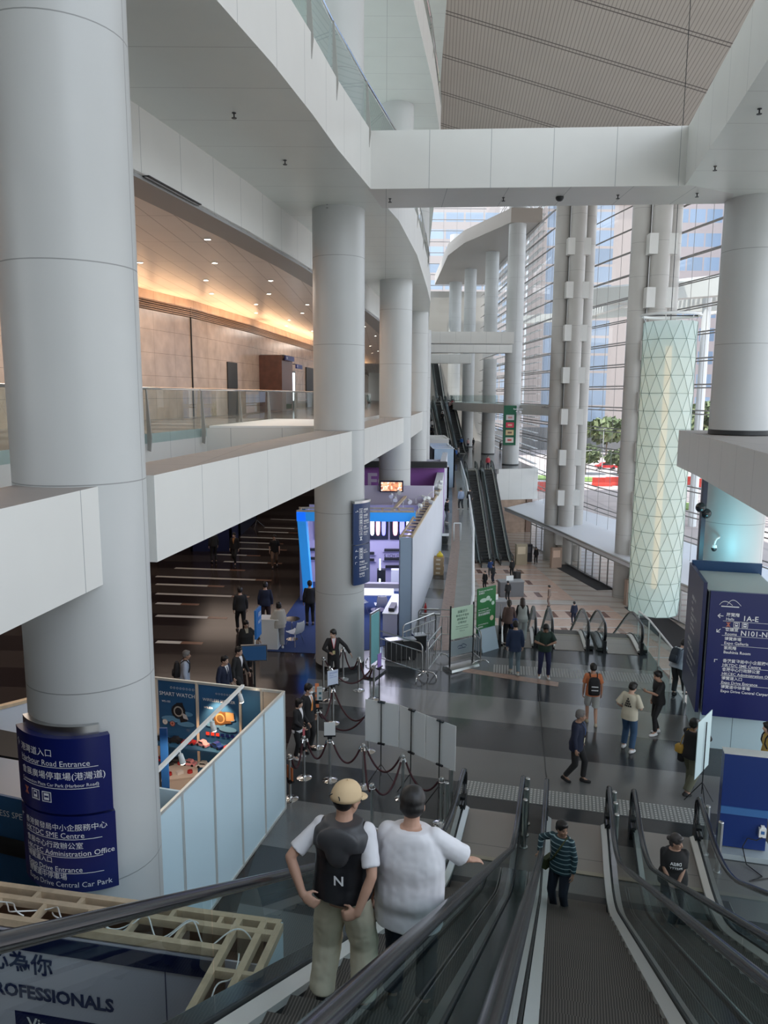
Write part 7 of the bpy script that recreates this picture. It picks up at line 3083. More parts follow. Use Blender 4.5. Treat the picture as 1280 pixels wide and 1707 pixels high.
    # --- top
    if top is not None:
        m = MB()
        m.loft(torso_rings(b, top_len, .515, top_grow, hem))
        it_top = 10 if vox < .009 else 6
        for i in (-1, 1):
            S_, E_, Wr = b.sh[i], b.el[i], b.wr[i]
            m.ball(S_ + (b.T @ Vector((-i * .022, 0, -.012))) * k, (.060 + sleeve_w * .25) * k, 14, 10)
            S_ = S_ + (b.T @ Vector((-i * .018, 0, -.016))) * k
            if sleeve <= 0:
                continue
            if sleeve <= 1:
                e = S_.lerp(E_, sleeve)
                add_limb(m, [S_, S_.lerp(E_, sleeve * .5), e], [(.054 + sleeve_w * .4) * k, (.050 + sleeve_w * .75) * k, (.047 + sleeve_w * 1.0) * k], cut=True)
            else:
                e = E_.lerp(Wr, min(.97, sleeve - 1))
                add_limb(m, [S_, S_.lerp(E_, .5), E_, e], [(.054 + sleeve_w * .4) * k, (.047 + sleeve_w * .7) * k, (.040 + sleeve_w * .75) * k, (.031 + sleeve_w * .7) * k], cut=True)
        part('top', m, [top], None, it_top)
    if collar:
        m = MB()
        m.tube([b.tp((.062 * math.cos(a), -.008 + .058 * math.sin(a), .535 + .01 * math.sin(a + PI))) for a in np.linspace(0, 2 * PI, 19)[:-1]], .012 * k, 8, closed=True)
        m.build('collar', [collar], body, sharp=60)
    if vest:
        m = MB()
        m.loft(torso_rings(b, top_len - .02, .50, top_grow + .022, hem))
        for i in (-1, 1):
            m.ball(b.sh[i] + (b.T @ Vector((-i * .055, 0, -.015))) * k, .068 * k, 12, 8)
        part('vest', m, [vest], None, 8)

    def chest(x, z, off):
        """a point on the front (off > 0) or back of the clothed chest"""
        prof = np.array(TORSO_F if female else TORSO)
        rx, ry, yo = (float(np.interp(z, prof[:, 0], prof[:, c])) for c in (1, 2, 3))
        rx, ry = rx * bulk + top_grow + .004, ry * (1 + (bulk - 1) * 1.5) + top_grow + .004
        if vest:
            rx, ry = rx + .022, ry + .022
        t = max(0.0, 1 - (x / (rx * 1.02)) ** 2) ** .45
        return b.tp((x, yo + math.copysign(ry * t, off) + off, z))
    body_chest[body.name] = (chest, b)
    if shirt_v:
        m = MB()
        for j in range(6):
            z0, z1 = .53 - .05 * j, .53 - .05 * (j + 1)
            w0, w1 = .058 * (1 - j / 6) + .004, .058 * (1 - (j + 1) / 6) + .004
            m.face([chest(-w1, z1, .012), chest(w1, z1, .012), chest(w0, z0, .012), chest(-w0, z0, .012)])
        m.build('shirt_front', [shirt_v], body, sharp=60)
    if tie:
        m = MB()
        for j in range(6):
            z0, z1 = .51 - .06 * j, .51 - .06 * (j + 1)
            w0, w1 = .014 + .003 * j, .014 + .003 * (j + 1)
            m.face([chest(-w1, z1, .018), chest(w1, z1, .018), chest(w0, z0, .018), chest(-w0, z0, .018)])
        m.build('tie', [tie], body, sharp=60)
    if lanyard:
        m = MB()
        for i in (-1, 1):
            pts = [chest(i * (.065 - .011 * j), .52 - .055 * j, .022) for j in range(6)]
            m.tube(pts, .007 * k, 5)
        m.build('lanyard', [lanyard[0]], body, sharp=60)
        m = MB()
        c = chest(0, .17, .026)
        m.bar(c, c + (b.T @ Vector((0, 0, -.11))) * k, .075 * k, .008, 0, up=b.T @ Vector((0, 1, 0)))
        m.build('badge', [lanyard[1]], body, sharp=60)
    return body


body_chest = {}


def bpy_smooth(o):
    o.data.polygons.foreach_set('use_smooth', [True] * len(o.data.polygons))


def backpack(pers, label, mt, size=(.30, .15, .44), z=.27, stripes=None, straps=True):
    """a rucksack on a person's back, standing free of the figure's own parts"""
    chest, b = body_chest[pers.name]
    k = b.k
    Mw = pers.matrix_world.copy()
    m = MB()
    c0 = chest(0, z, -.012)
    back = b.T @ Vector((0, -1, 0))
    x, zv = b.T @ Vector((1, 0, 0)), b.T @ Vector((0, 0, 1))
    rings = []
    for t, sx, sy in ((-.5, .72, .7), (-.46, .95, .95), (-.2, 1, 1), (.15, .98, .95), (.38, .86, .75), (.48, .6, .5)):
        c = c0 + back * size[1] * .5 * k + zv * size[2] * t * k
        rings.append(m.ring(c, x, back, size[0] * .5 * sx * k, size[1] * .5 * sy * k, 18, .6))
    m.loft(rings)
    o = m.build('backpack', [mt], label=label, cat='backpack', group='backpacks', sharp=50)
    o.matrix_world = Mw
    o['_o'] = (0, 0, 0)
    m = MB()
    c = c0 + back * size[1] * 1.0 * k - zv * size[2] * .14 * k
    m.loft([m.ring(c + zv * size[2] * t * k, x, back, size[0] * .36 * s * k, size[1] * .22 * s * k, 14, .6) for t, s in ((-.25, .8), (-.2, 1), (.08, 1), (.14, .75))])
    m.build('pocket', [mt], o, sharp=50)
    if stripes:
        for t in (-.16, .04):
            m = MB()
            c = c0 + back * (size[1] * 1.24 + .0) * k + zv * size[2] * t * k
            m.bar(c - x * size[0] * .28 * k, c + x * size[0] * .28 * k, .012, .02, up=zv)
            m.build('reflective_band', [stripes], o, sharp=50)
    if straps:
        for i in (-1, 1):
            pts = [chest(i * .09, .46, -.02), b.tp((i * .10, -.03, .545)), b.tp((i * .105, .04, .54)), chest(i * .11, .44, .022), chest(i * .115, .32, .022), chest(i * .13, .2, .018)]
            m = MB()
            m.tube(pts, .016 * k, 6)
            m.build('strap', [mt], o, sharp=50)
    return o


FOLDS = bpy.data.textures.new('cloth_folds', 'CLOUDS')
FOLDS.noise_scale = .16
FOLDS.noise_depth = 2


def finish_bodies():
    for o, vx, it in BODY_JOBS:
        md = o.modifiers.new('r', 'REMESH')
        md.mode = 'VOXEL'
        md.voxel_size = vx
        md.use_smooth_shade = True
        if vx < .009 and o.name.split('.')[0] in ('top', 'trousers', 'vest'):
            s1_ = o.modifiers.new('s0', 'SMOOTH')
            s1_.factor, s1_.iterations = .5, it
            it = 2
            dm = o.modifiers.new('d', 'DISPLACE')
            dm.texture = FOLDS
            dm.texture_coords = 'LOCAL'
            dm.strength = .030 if o.name.startswith('trousers') else .022
            dm.mid_level = .5
        if it:
            sm = o.modifiers.new('s', 'SMOOTH')
            sm.factor = .5
            sm.iterations = it
    dg = bpy.context.evaluated_depsgraph_get()
    new = [(o, bpy.data.meshes.new_from_object(o.evaluated_get(dg), depsgraph=dg)) for o, vx, it in BODY_JOBS]
    for o, me in new:
        o.modifiers.clear()
        old = o.data
        o.data = me
        me.name = old.name
        if len(me.polygons):
            me.polygons.foreach_set('use_smooth', [True] * len(me.polygons))
        bpy.data.meshes.remove(old)


def esc_point(k, a_off, s, z_extra=0.0):
    """a spot on the steps of near escalator k, a_off from its centre line, s metres along"""
    p = PV * (X0 + PITCH_E * k + a_off) + DV * s
    # the steps are flat treads 0.4 m deep: find the tread under s
    yloc = 14.28 - s
    n = round((yloc - 1.85) / .4)
    y = 1.85 + .4 * n
    flat, slope = 2.6, .567
    if y <= flat - .4:
        z = 0
    elif y < flat + .6:
        z = (y - flat + .4) ** 2 / 2 * slope
    else:
        z = (y - flat) * slope
    return Vector((p.x, p.y, z + .002))


C_ = sk
WALK = {'L': (-.09, .22, 0), 'R': (.09, -.24, .05), 'Rpitch': -24, 'drop': .05, 'lean': 4}
WALK2 = {'R': (.09, .22, 0), 'L': (-.09, -.24, .05), 'Lpitch': -24, 'drop': .05, 'lean': 4}
SHORTSTEP = {'L': (-.09, .16, 0), 'R': (.09, -.16, .02), 'Rpitch': -12, 'drop': .015, 'lean': 3}


def P_(base, **k):
    d = dict(base)
    d.update(k)
    return d


BACK = -AZ      # facing along the escalators, away from the viewer
M_CREAM = C_('cream', (0.64, 0.56, 0.42))
M_TAN = C_('cap_tan', (0.64, 0.47, 0.28))
M_TEE = C_('tee_white', (0.74, 0.73, 0.76))
M_BLK = C_('black', (0.014, 0.014, 0.016))
M_NVY = C_('navy', (0.012, 0.018, 0.045))
M_JEAN = C_('jeans', (0.035, 0.085, 0.17))
M_DJEAN = C_('dark_jeans', (0.012, 0.016, 0.03))
M_SHOEW = mat('shoe_white', (0.72, 0.73, 0.74), .5)

# ---- the two men on the left escalator
capman = person(esc_point(0, -.16, 4.42), BACK + .02, 'man in a tan cap, black gilet and cream trousers, hands on hips, on the escalator', 1.665,
                {'L': (-.16, .02, 0), 'R': (.15, .02, 0), 'lh': (-.235, -.165, .985), 'lhp': (-1, -.35, .1), 'rh': (.155, -.20, .93), 'rhp': (1, -.30, .1), 'lean': 3, 'head_yaw': -28, 'head_pitch': 8, 'twist': -2},
                bulk=1.03, skin=mat('skin_warm', (0.50, 0.29, 0.205), .55), hair='capped', cap=M_TAN, top=M_TEE, sleeve=.80, sleeve_w=.016, top_len=.02, vest=mat('gilet_black', (0.013, 0.013, 0.016), .38), bottom=M_CREAM, leg_w=.052, shoes=M_BLK, vox=.008, hem=.012,
                hands={-1: dict(curl=35, fdir=(.8, -.25, -.35), palm=(-.2, .9, -.2)), 1: dict(curl=55, fdir=(-.85, -.2, -.2), palm=(0, .9, -.2))})
ch_, bb_ = body_chest[capman.name]
m = MB()
m.loft(torso_rings(bb_, .36, .53, .05))
m.ball(bb_.tp((0, -.135, .43)), (.145, .042, .10), 18, 10)
m.ball(bb_.tp((0, -.14, .36)), (.085, .036, .11), 16, 10)
o = m.build('hood', [mat('hood_grey', (0.05, 0.05, 0.055), .45)], capman, sharp=0)
BODY_JOBS.append((o, .010, 5))
lettering('gilet_emblem', [('N', -.03, .24, .11), ('△', .02, .15, .09)], lambda u, v: ch_(u, v + .05, -.06), M_LETTER, capman, .02)
m = MB()
for i in (-1, 1):
    pts = [ch_(i * x, z, -.012 if True else 0) for x, z in ((.03, -.085), (.15, -.085))]
m.build('pocket_seam', [M_BLK], capman) if m.v else None
tee = person(esc_point(0, .27, 4.55), BACK - .02, 'man with short black hair in a loose white T-shirt, right hand on the handrail', 1.60,
             {'L': (-.12, .02, 0), 'R': (.12, .02, 0), 'rh': (.36, .34, 1.05), 'rhp': (.9, -.6, -.1), 'lh': (-.29, .02, .86), 'lean': 3, 'head_pitch': 12, 'head_yaw': 6},
             bulk=1.12, skin=mat('skin_warm', (0.50, 0.29, 0.205), .55), hair='short', top=M_TEE, sleeve=.98, sleeve_w=.034, top_grow=.030, top_len=-.20, hem=.035, bottom=M_DJEAN, leg_w=.03, shoes=M_BLK, vox=.008,
             hands={1: dict(curl=14, fdir=(.75, .55, -.2), palm=(0, 0, -1)), -1: dict(curl=40)})
# ---- middle and right escalator
stp, nt, bb = _nt('polo_striped')
t_ = nt.nodes.new('ShaderNodeTexCoord')
s_ = nt.nodes.new('ShaderNodeSeparateXYZ')
nt.links.new(t_.outputs['Object'], s_.inputs[0])
nt.links.new(_mix(nt, _line(nt, s_.outputs[2], .075, .014), (0.015, 0.045, 0.06), (.28, .40, .43)), bb.inputs['Base Color'])
bb.inputs['Roughness'].default_value = .8
man_p = person(esc_point(1, -.28, 11.15), PI - AZ - .55, 'man in a dark striped polo with a shoulder strap, riding the middle escalator', 1.70,
               {'rh': (.36, .10, 1.02), 'rhp': (1, -.5, -.2), 'head_yaw': 62, 'head_pitch': 4, 'twist': 4}, skin=M_SKIN2, face=True, top=stp, sleeve=1.9, sleeve_w=.016, top_len=-.10, bottom=M_DJEAN, shoes=M_BLK, vox=.010,
               hands={1: dict(curl=30, palm=(0, 0, -1))}, bulk=1.04)
ch_, bb_ = body_chest[man_p.name]
m = MB()
m.tube([bb_.tp((-.10, 0, .535)), ch_(-.07, .44, .02), ch_(.0, .30, .022), ch_(.09, .14, .022), bb_.tp((.19, .06, .02))], .014, 6)
o = m.build('shoulder_bag', [mat('strap_olive', (.05, .06, .02), .7)], label='olive shoulder bag hanging at the striped polo man\'s hip', cat='bag', sharp=60)
o.matrix_world = man_p.matrix_world
o['_o'] = (0, 0, 0)
m = MB()
c = bb_.tp((.235, .02, -.03))
m.box(c, (.08, .22, .17))
m.build('pouch', [MATS['strap_olive']], o)
wom = person(esc_point(2, -.30, 10.9), PI - AZ + .05, 'woman in a black top with white letters, hands folded, on the right escalator', 1.60,
             {'rh': (.07, .21, .92), 'rhp': (1, -.5, -.2), 'lh': (-.03, .22, .91), 'lhp': (-1, -.5, -.2), 'head_yaw': 48, 'head_pitch': 4}, female=True, bulk=1.30, skin=mat('skin_mid', (0.44, 0.26, 0.185), .55), face=True, hair='bun', hair_mat=mat('hair_greying', (.05, .045, .045), .5), top=M_BLK, sleeve=.85, sleeve_w=.022, bottom=M_DJEAN, shoes=M_BLK, vox=.010,
             hands={1: dict(curl=40, fdir=(-.9, .2, 0), palm=(0, -1, 0)), -1: dict(curl=40, fdir=(.9, .2, 0), palm=(0, -1, 0))})
ch_, bb_ = body_chest[wom.name]
lettering('shirt_letters', [('DREA', -.085, .34, .07), ('PRETTY', -.10, .27, .058)], (lambda c: lambda u, v: c(u, v, .010))(ch_), M_LETTER, wom, .02)

# ---- people on the concourse
g = atz
walker = person(g(958, 1303), -PI / 2 - .5, 'grey-haired man walking in a navy jacket with a lanyard badge', 1.74, P_(SHORTSTEP, head_yaw=8, L=(-.09, .17, 0), R=(.09, -.2, .03)), skin=M_SKIN2, face=True, hair='short', hair_mat=M_HAIRG, top=M_NVY, sleeve=1.9, sleeve_w=.024, top_len=-.13, bottom=M_BLK, shoes=M_BLK, bulk=1.1, lanyard=(mat('lanyard_blue', (.06, .12, .3), .6), mat('badge_white', (.75, .72, .55), .5)), vox=.011)
orange = person(g(985, 1208), -.12, 'man in an orange T-shirt, pale shorts and black backpack walking away', 1.70, P_(SHORTSTEP, head_pitch=10), skin=mat('skin_warm', (0.50, 0.29, 0.205), .55), top=C_('orange', (0.62, 0.20, 0.085)), sleeve=.75, sleeve_w=.024, bottom=C_('shorts_grey', (0.45, 0.47, 0.46)), bottom_kind='shorts', leg_w=.02, shoes=mat('shoe_tan', (.45, .40, .30), .6), vox=.011)
backpack(orange, 'black backpack with two pale bands on the man in orange', M_BLK, (.31, .17, .48), .24, stripes=M_LETTER)
cream = person(g(1046, 1250), -.75, 'man in a cream T-shirt with a black print, blue jeans and white trainers', 1.74, {'L': (-.13, .05, 0), 'R': (.14, -.1, 0), 'rh': (.20, .22, 1.05), 'lh': (-.22, .12, 1.0), 'head_pitch': 22, 'head_yaw': -14}, top=C_('cream_tee', (0.62, 0.58, 0.46)), sleeve=.95, sleeve_w=.036, top_grow=.026, top_len=-.12, hem=.02, bottom=M_JEAN, leg_w=.03, shoes=M_SHOEW, vox=.011)
ch_, bb_ = body_chest[cream.name]
m = MB()
rnd = random.Random(4)
for r_ in range(4):
    for c_ in range(r_ + 1 if r_ < 3 else 4):
        x, z = -.0 + (c_ - r_ / 2) * .045, .42 - r_ * .06
        m.face([ch_(x + a, z + b_, -.014) for a, b_ in ((.02, -.024), (-.02, -.024), (-.016, .02), (.012, .026))])
m.build('back_print', [M_BLK], cream, sharp=0)
black = person(g(1094, 1224), PI / 2 + .12, 'man all in black with white trainers holding up a phone', 1.72, {'L': (-.08, .10, 0), 'R': (.1, -.06, 0), 'lh': (-.06, .36, 1.20), 'lhp': (-.8, -.6, -.3), 'head_pitch': 12}, skin=mat('skin_warm', (0.50, 0.29, 0.205), .55), face=True, bulk=1.05, top=M_BLK, sleeve=.95, sleeve_w=.022, bottom=M_BLK, leg_w=.012, shoes=M_SHOEW, vox=.011, hands={-1: dict(curl=50, palm=(1, 0, .3))})
ch_, bb_ = body_chest[black.name]


def phone(pers, i, label, off=(0, .08, .03), tilt=None):
    ch_, bb_ = body_chest[pers.name]
    p = bb_.wr[i] + (bb_.wr[i] - bb_.el[i]).normalized() * .09
    m = MB()
    m.box(p + Vector((0, .015, .02)), (.075, .012, .15), mtx=Matrix.Rotation(R(-50), 4, 'X'))
    o = m.build('phone', [M_DARK], label=label, cat='phone', group='phones held in hands', sharp=30)
    o.matrix_world = pers.matrix_world
    o['_o'] = (0, 0, 0)
    return o


phone(black, -1, 'dark phone in the raised hand of the man all in black')
leaner = person(g(1128, 1160), -.95, 'man in a pale shirt and dark trousers leaning on the glass guard', 1.74, {'L': (-.10, .0, 0), 'R': (.12, .22, 0), 'lean': 22, 'hipy': -.08, 'lh': (-.12, .55, 1.12), 'rh': (.20, .55, 1.12), 'head_pitch': 25}, top=C_('pale_blue', (0.50, 0.56, 0.62)), sleeve=.9, sleeve_w=.03, top_grow=.026, bulk=1.15, bottom=C_('charcoal', (0.03, 0.035, 0.04)), leg_w=.03, shoes=M_BLK, vox=.011)
backpack(leaner, 'slate blue backpack on the man leaning on the glass guard', C_('slate', (0.04, 0.055, 0.075)), (.30, .16, .44), .27)
photog = person(g(1146, 1322), -PI / 2 + .5, 'man in a black top and olive cargo trousers raising his hand to his face', 1.74, P_(SHORTSTEP, lh=(-.10, .30, 1.52), lhp=(-.6, .2, -1), rh=(.10, .26, 1.50), rhp=(.6, .2, -1)), skin=M_SKIN2, face=True, top=M_BLK, sleeve=1.9, sleeve_w=.024, bottom=C_('olive', (0.12, 0.125, 0.085)), leg_w=.045, shoes=M_BLK, vox=.011, hands={-1: dict(curl=50), 1: dict(curl=50)})


def hip_bag(pers, x, y, z, size, mt, label, rz=0.0):
    ch_, bb_ = body_chest[pers.name]
    m = MB()
    c = bb_.tp((x, y, z))
    m.loft([m.ring(c + Vector((0, 0, t * size[2])), Vector((1, 0, 0)), Vector((0, 1, 0)), size[0] * s, size[1] * s, 14, .6) for t, s in ((-.5, .4), (-.42, .5), (.3, .5), (.5, .35))])
    o = m.build('shoulder_bag', [mt], label=label, cat='bag', group='bags carried at the hip', sharp=50)
    o.matrix_world = pers.matrix_world
    o['_o'] = (0, 0, 0)
    m = MB()
    m.tube([c + Vector((0, 0, size[2] * .45)), bb_.tp((x * .9, y * .8, .3)), bb_.tp((x * .4, -.06, .545)), bb_.tp((-x * .3, -.03, .55))], .010, 6)
    m.build('strap', [mt], o, sharp=50)
    return o


hip_bag(photog, -.20, -.10, .06, (.20, .16, .17), mat('bag_mustard', (.50, .30, .05), .6), 'mustard camera bag at the hip of the man in olive trousers')
hip_bag(photog, -.20, -.02, -.14, (.16, .13, .20), M_BLK, 'black pouch below the mustard bag of the man in olive trousers')
yellow = person(atz(1276, 1318), PI / 2 - .15, 'woman in a mustard jacket and dark jeans at the right edge, partly out of frame', 1.66, P_(WALK2), female=True, hair='bob', top=C_('mustard', (0.55, 0.38, 0.10)), sleeve=1.9, sleeve_w=.026, top_len=-.12, bottom=M_DJEAN, shoes=M_SHOEW, vox=.011)
backpack(yellow, 'dark backpack on the woman in the mustard jacket', M_BLK, (.27, .14, .40), .28)
green = person(g(906, 1130), PI - .08, 'bearded man in a dark green T-shirt looking down at his phone', 1.78, {'L': (-.12, .05, 0), 'R': (.13, -.02, 0), 'lh': (-.08, .27, 1.12), 'rh': (.09, .27, 1.12), 'lhp': (-1, -.4, -.3), 'rhp': (1, -.4, -.3), 'head_pitch': 32, 'lean': 4}, skin=M_SKIN2, bulk=1.08, top=C_('green_tee', (0.02, 0.045, 0.035)), sleeve=.85, sleeve_w=.026, bottom=C_('indigo', (0.018, 0.022, 0.075)), leg_w=.018, shoes=M_SHOEW, vox=.011, hands={-1: dict(curl=45, palm=(0, 0, 1)), 1: dict(curl=45, palm=(0, 0, 1))}, face=True)
phone(green, 1, 'dark phone in the hands of the man in the green T-shirt')
navyb = person(g(857, 1124), -.06, 'man in a navy shirt and grey-blue jeans walking away towards the lobby escalators', 1.74, P_(SHORTSTEP), top=C_('navy_shirt', (0.018, 0.035, 0.085)), sleeve=1.92, sleeve_w=.024, top_len=-.16, hem=.02, bottom=C_('grey_jeans', (0.13, 0.19, 0.23)), leg_w=.016, shoes=mat('shoe_grey', (.4, .4, .38), .6), vox=.012)
vestw = person(g(869, 1072), -.1, 'long-haired woman in a pale vest over black sleeves and white trousers', 1.64, {'L': (-.1, .0, 0), 'R': (.1, .05, 0)}, female=True, hair='long', hair_mat=M_HAIRB, top=M_BLK, sleeve=1.9, sleeve_w=.02, vest=C_('sage', (0.42, 0.45, 0.43)), bottom=C_('white_trousers', (0.50, 0.53, 0.52)), leg_w=.036, shoes=M_SHOEW, vox=.012)
brown = person(g(847, 1076), .05, 'woman in a brown blouse and dark trousers, hair tied back, by the lobby escalators', 1.64, {}, female=True, hair='tail', hair_mat=M_HAIRB, top=C_('brown', (0.12, 0.075, 0.065)), sleeve=1.9, sleeve_w=.026, bottom=M_BLK, leg_w=.03, shoes=M_BLK, vox=.012)
hip_bag(brown, .18, -.06, -.05, (.26, .14, .30), C_('bag_blue', (.03, .05, .16)), 'blue shoulder bag at the hip of the woman in the brown blouse')
guard = person(g(556, 1140), PI + .15, 'young man in a black suit with a red lanyard reaching for the rope', 1.72, {'lh': (-.50, .12, .97), 'lhp': (-.8, -.5, .3), 'rh': (.12, .24, 1.06), 'rhp': (.9, -.5, -.2), 'head_yaw': -48, 'head_pitch': 6}, face=True, top=M_BLK, sleeve=1.95, sleeve_w=.022, top_len=-.16, hem=.012, bottom=M_BLK, shoes=M_BLK, shirt_v=M_TEE, lanyard=(mat('lanyard_red', (.55, .03, .05), .6), mat('badge_yellow', (.55, .50, .25), .5)), vox=.011, hands={-1: dict(curl=15, palm=(0, .4, -1)), 1: dict(curl=40)})
maskm = person(g(513, 1252), PI + .95, 'man in a black suit, orange tie and white face mask by the rope posts', 1.74, {'head_yaw': 10}, face=True, mask=True, top=M_BLK, sleeve=1.95, sleeve_w=.022, top_len=-.16, hem=.012, bottom=M_BLK, shoes=M_BLK, shirt_v=M_TEE, tie=mat('tie_orange', (.70, .26, .06), .6), vox=.011)
short = person(g(497, 1264), PI + 1.1, 'short-haired woman in black with a pale hem, standing at the booth corner', 1.52, {'lh': (-.16, .25, .98), 'rh': (.12, .25, .98)}, face=True, female=True, hair='bob', top=M_BLK, sleeve=1.9, sleeve_w=.022, top_len=-.06, bottom=M_BLK, shoes=M_SHOEW, shirt_v=M_TEE, vox=.011)
ch_, bb_ = body_chest[short.name]
m = MB()
m.loft(torso_rings(bb_, -.14, -.02, .012, .02))
o = m.build('shirt_hem', [M_TEE], short, sharp=0)
BODY_JOBS.append((o, .012, 2))

# ---- people in the hall
hw = person(g(310, 1182), -PI / 2 + .25 + 0, 'grey-haired man in a pale blue shirt with a dark backpack in the hall', 1.70, P_(SHORTSTEP), skin=M_SKIN2, face=True, hair='short', hair_mat=M_HAIRG, top=C_('shirt_blue', (.42, .48, .60)), sleeve=1.9, sleeve_w=.026, bottom=M_DJEAN, shoes=M_BLK, vox=.013)
backpack(hw, 'dark backpack on the grey-haired man in the pale blue shirt', M_BLK, (.29, .18, .44), .26)
s1 = person(g(374, 1190), -PI / 2 - .55, 'man in a dark suit and tie, nearer of the walking pair in the hall', 1.72, P_(WALK), face=True, top=M_NVY, sleeve=1.95, sleeve_w=.022, top_len=-.17, hem=.012, bottom=M_NVY, shoes=M_BLK, shirt_v=M_TEE, tie=M_NVY, vox=.013)
s2 = person(g(397, 1172), -PI / 2 - .45, 'man in a black suit and white shirt, farther of the walking pair', 1.72, P_(WALK2, lh=(-.3, .18, .82)), face=True, top=M_BLK, sleeve=1.95, sleeve_w=.022, top_len=-.17, hem=.012, bottom=M_BLK, shoes=M_BLK, shirt_v=M_TEE, vox=.013)
lady = person(g(411, 1118), PI + .5, 'woman in a long black outfit with a pale scarf beside the blue pole banner', 1.66, {'lh': (-.42, .14, 1.0)}, face=True, female=True, hair='long', top=M_BLK, sleeve=1.9, sleeve_w=.03, top_len=-.32, hem=.06, bottom=M_BLK, leg_w=.04, shoes=M_BLK, shirt_v=C_('scarf', (.40, .36, .28)), vox=.014)
white = person(g(466, 1081), .35, 'woman in a white jacket and grey trousers at the white desk', 1.64, {'lh': (-.2, .28, 1.02)}, female=True, hair='bob', top=C_('jacket_white', (.50, .48, .44)), sleeve=1.9, sleeve_w=.034, top_grow=.03, top_len=-.14, hem=.03, bottom=C_('trousers_grey', (.34, .35, .36)), leg_w=.04, shoes=M_SHOEW, vox=.013)
hv = [(g(443, 1048), .1, 'man in a dark navy suit standing before the white desk, back turned', dict(top=M_NVY, bottom=C_('brownish', (.05, .03, .03)), h=1.78)),
      (g(402, 1054), .35, 'man in a black suit walking away along the hall, left of the white desk', dict(top=M_BLK, bottom=M_BLK, h=1.74, pose=WALK)),
      (g(458, 946), PI + .1, 'man in a black polo and khaki trousers walking down the hall', dict(top=M_BLK, sleeve=.9, bottom=C_('khaki', (.17, .11, .075)), h=1.74, pose=WALK2, face=True)),
      (g(392, 941), PI - .2, 'man in a dark suit with an orange tie far back in the hall', dict(top=M_BLK, bottom=M_BLK, h=1.72, pose=WALK, shirt_v=C_('shirt_or', (.4, .2, .08)), face=True)),
      (g(357, 938), .6, 'person in black at the dark stand far back in the hall', dict(top=M_BLK, bottom=M_BLK, h=1.72)),
      (g(517, 1042), .2, 'person in black standing tight against the queue column by the carpet', dict(top=M_BLK, bottom=M_BLK, h=1.72)),
      (g(768, 850), .3, 'person in a grey-blue hoodie strolling along the edge glass', dict(top=C_('hoodie', (.27, .33, .45)), bottom=C_('grey_dark', (.06, .065, .07)), shoes=M_SHOEW, h=1.72, pose=SHORTSTEP)),
      (g(775, 851) + Vector((.4, .5, 0)), .3, 'person in black just beyond the grey-blue hoodie at the edge glass', dict(top=M_BLK, bottom=M_BLK, h=1.68)),
      (g(744, 872), -1.2, 'person in a black jacket and grey trousers by the white booth wall', dict(top=M_BLK, bottom=C_('trousers_grey2', (.22, .23, .26)), shoes=M_SHOEW, h=1.70))]
for p, yw, lb, kw in hv:
    kw = dict(kw)
    kw.setdefault('sleeve', 1.92)
    person(p, yw, lb, vox=.016, **kw)

# ---- lobby
lv = [(atz(893, 940, -7.5), PI - .5, 'woman in black standing in the lobby beside the black poster stand', dict(top=M_BLK, bottom=M_BLK, female=True, hair='long', face=True)),
      (atz(915, 1011, -7.5), 1.2, 'man in beige with a small backpack alone on the pale lobby floor', dict(top=C_('beige', (.25, .19, .16)), bottom=C_('beige2', (.22, .16, .14)))),
      (atz(956, 1041, -7.5), .2, 'man in a navy suit at the edge of the checked lobby floor', dict(top=M_NVY, bottom=M_NVY)),
      (atz(1036, 993, -7.5), PI / 2, 'person in black leaning at the foot of the nearer pylon', dict(top=M_BLK, bottom=M_BLK)),
      (atz(817, 962, -7.5), .1, 'person in a blue top about to step on the far escalators', dict(top=C_('royal', (.02, .05, .16)), bottom=C_('grey_dark', (.06, .065, .07)))),
      (atz(853, 962, -7.5), .3, 'person in black with a trolley case by the far escalators', dict(top=M_BLK, bottom=M_BLK)),
      (atz(808, 983, -7.5), 2.4, 'person in black left of the grey lobby counter', dict(top=M_BLK, bottom=M_BLK, h=1.66)),
      (atz(846, 1003, -7.5), .3, 'staff person in black behind the grey lobby counter', dict(top=M_BLK, bottom=M_BLK)),
      (atz(822, 972, -7.5), .9, 'person in dark clothes walking beside the one in the blue top', dict(top=M_BLK, bottom=M_DJEAN))]
for p, yw, lb, kw in lv:
    kw = dict(kw)
    kw.setdefault('h', 1.72)
    person(p, yw, lb, vox=.022, sleeve=1.92, **kw)
p = atz(861, 967, -7.5)
t = thing('suitcase', 'dark trolley case standing in the lobby by the far escalators', 'suitcase', tuple(p))
m = MB()
m.loft([m.ring(p + Vector((0, 0, z)), Vector((1, 0, 0)), Vector((0, 1, 0)), .35, .2, 12, .5) for z in (.05, .75)])
m.build('shell', M_DARK, t)
m = MB()
m.cyl(p + Vector((0, 0, .75)), p + Vector((0, 0, 1.0)), .02, n=6)
m.build('handle', M_DARK, t)
bpk = None

# ---- deck
(dp, dd), (dq_, _) = on_wall(458, 620, back, 3.2), on_wall(474, 620, back, 3.2)
person(Vector((dp.x, dp.y, 7.285)), PI - .9, 'long-haired woman in black and white standing at the deck rail', 1.70, {}, female=True, hair='long', top=M_BLK, sleeve=1.92, shirt_v=M_TEE, bottom=M_BLK, face=True, vox=.018)
person(Vector((dq_.x, dq_.y, 7.285)), PI + .3, 'shorter dark-haired woman beside her at the deck rail, before the bright screen', 1.56, {}, female=True, hair='bob', top=M_BLK, sleeve=1.92, shirt_v=M_TEE, bottom=M_BLK, face=True, vox=.018)

# ---- tiny people on and around the far escalators
cols = [('red', (.5, .06, .08)), ('pink', (.6, .4, .4)), ('white', (.6, .6, .6)), ('black', (.014, .014, .016)), ('blue', (.03, .12, .4)), ('grey', (.25, .25, .27))]


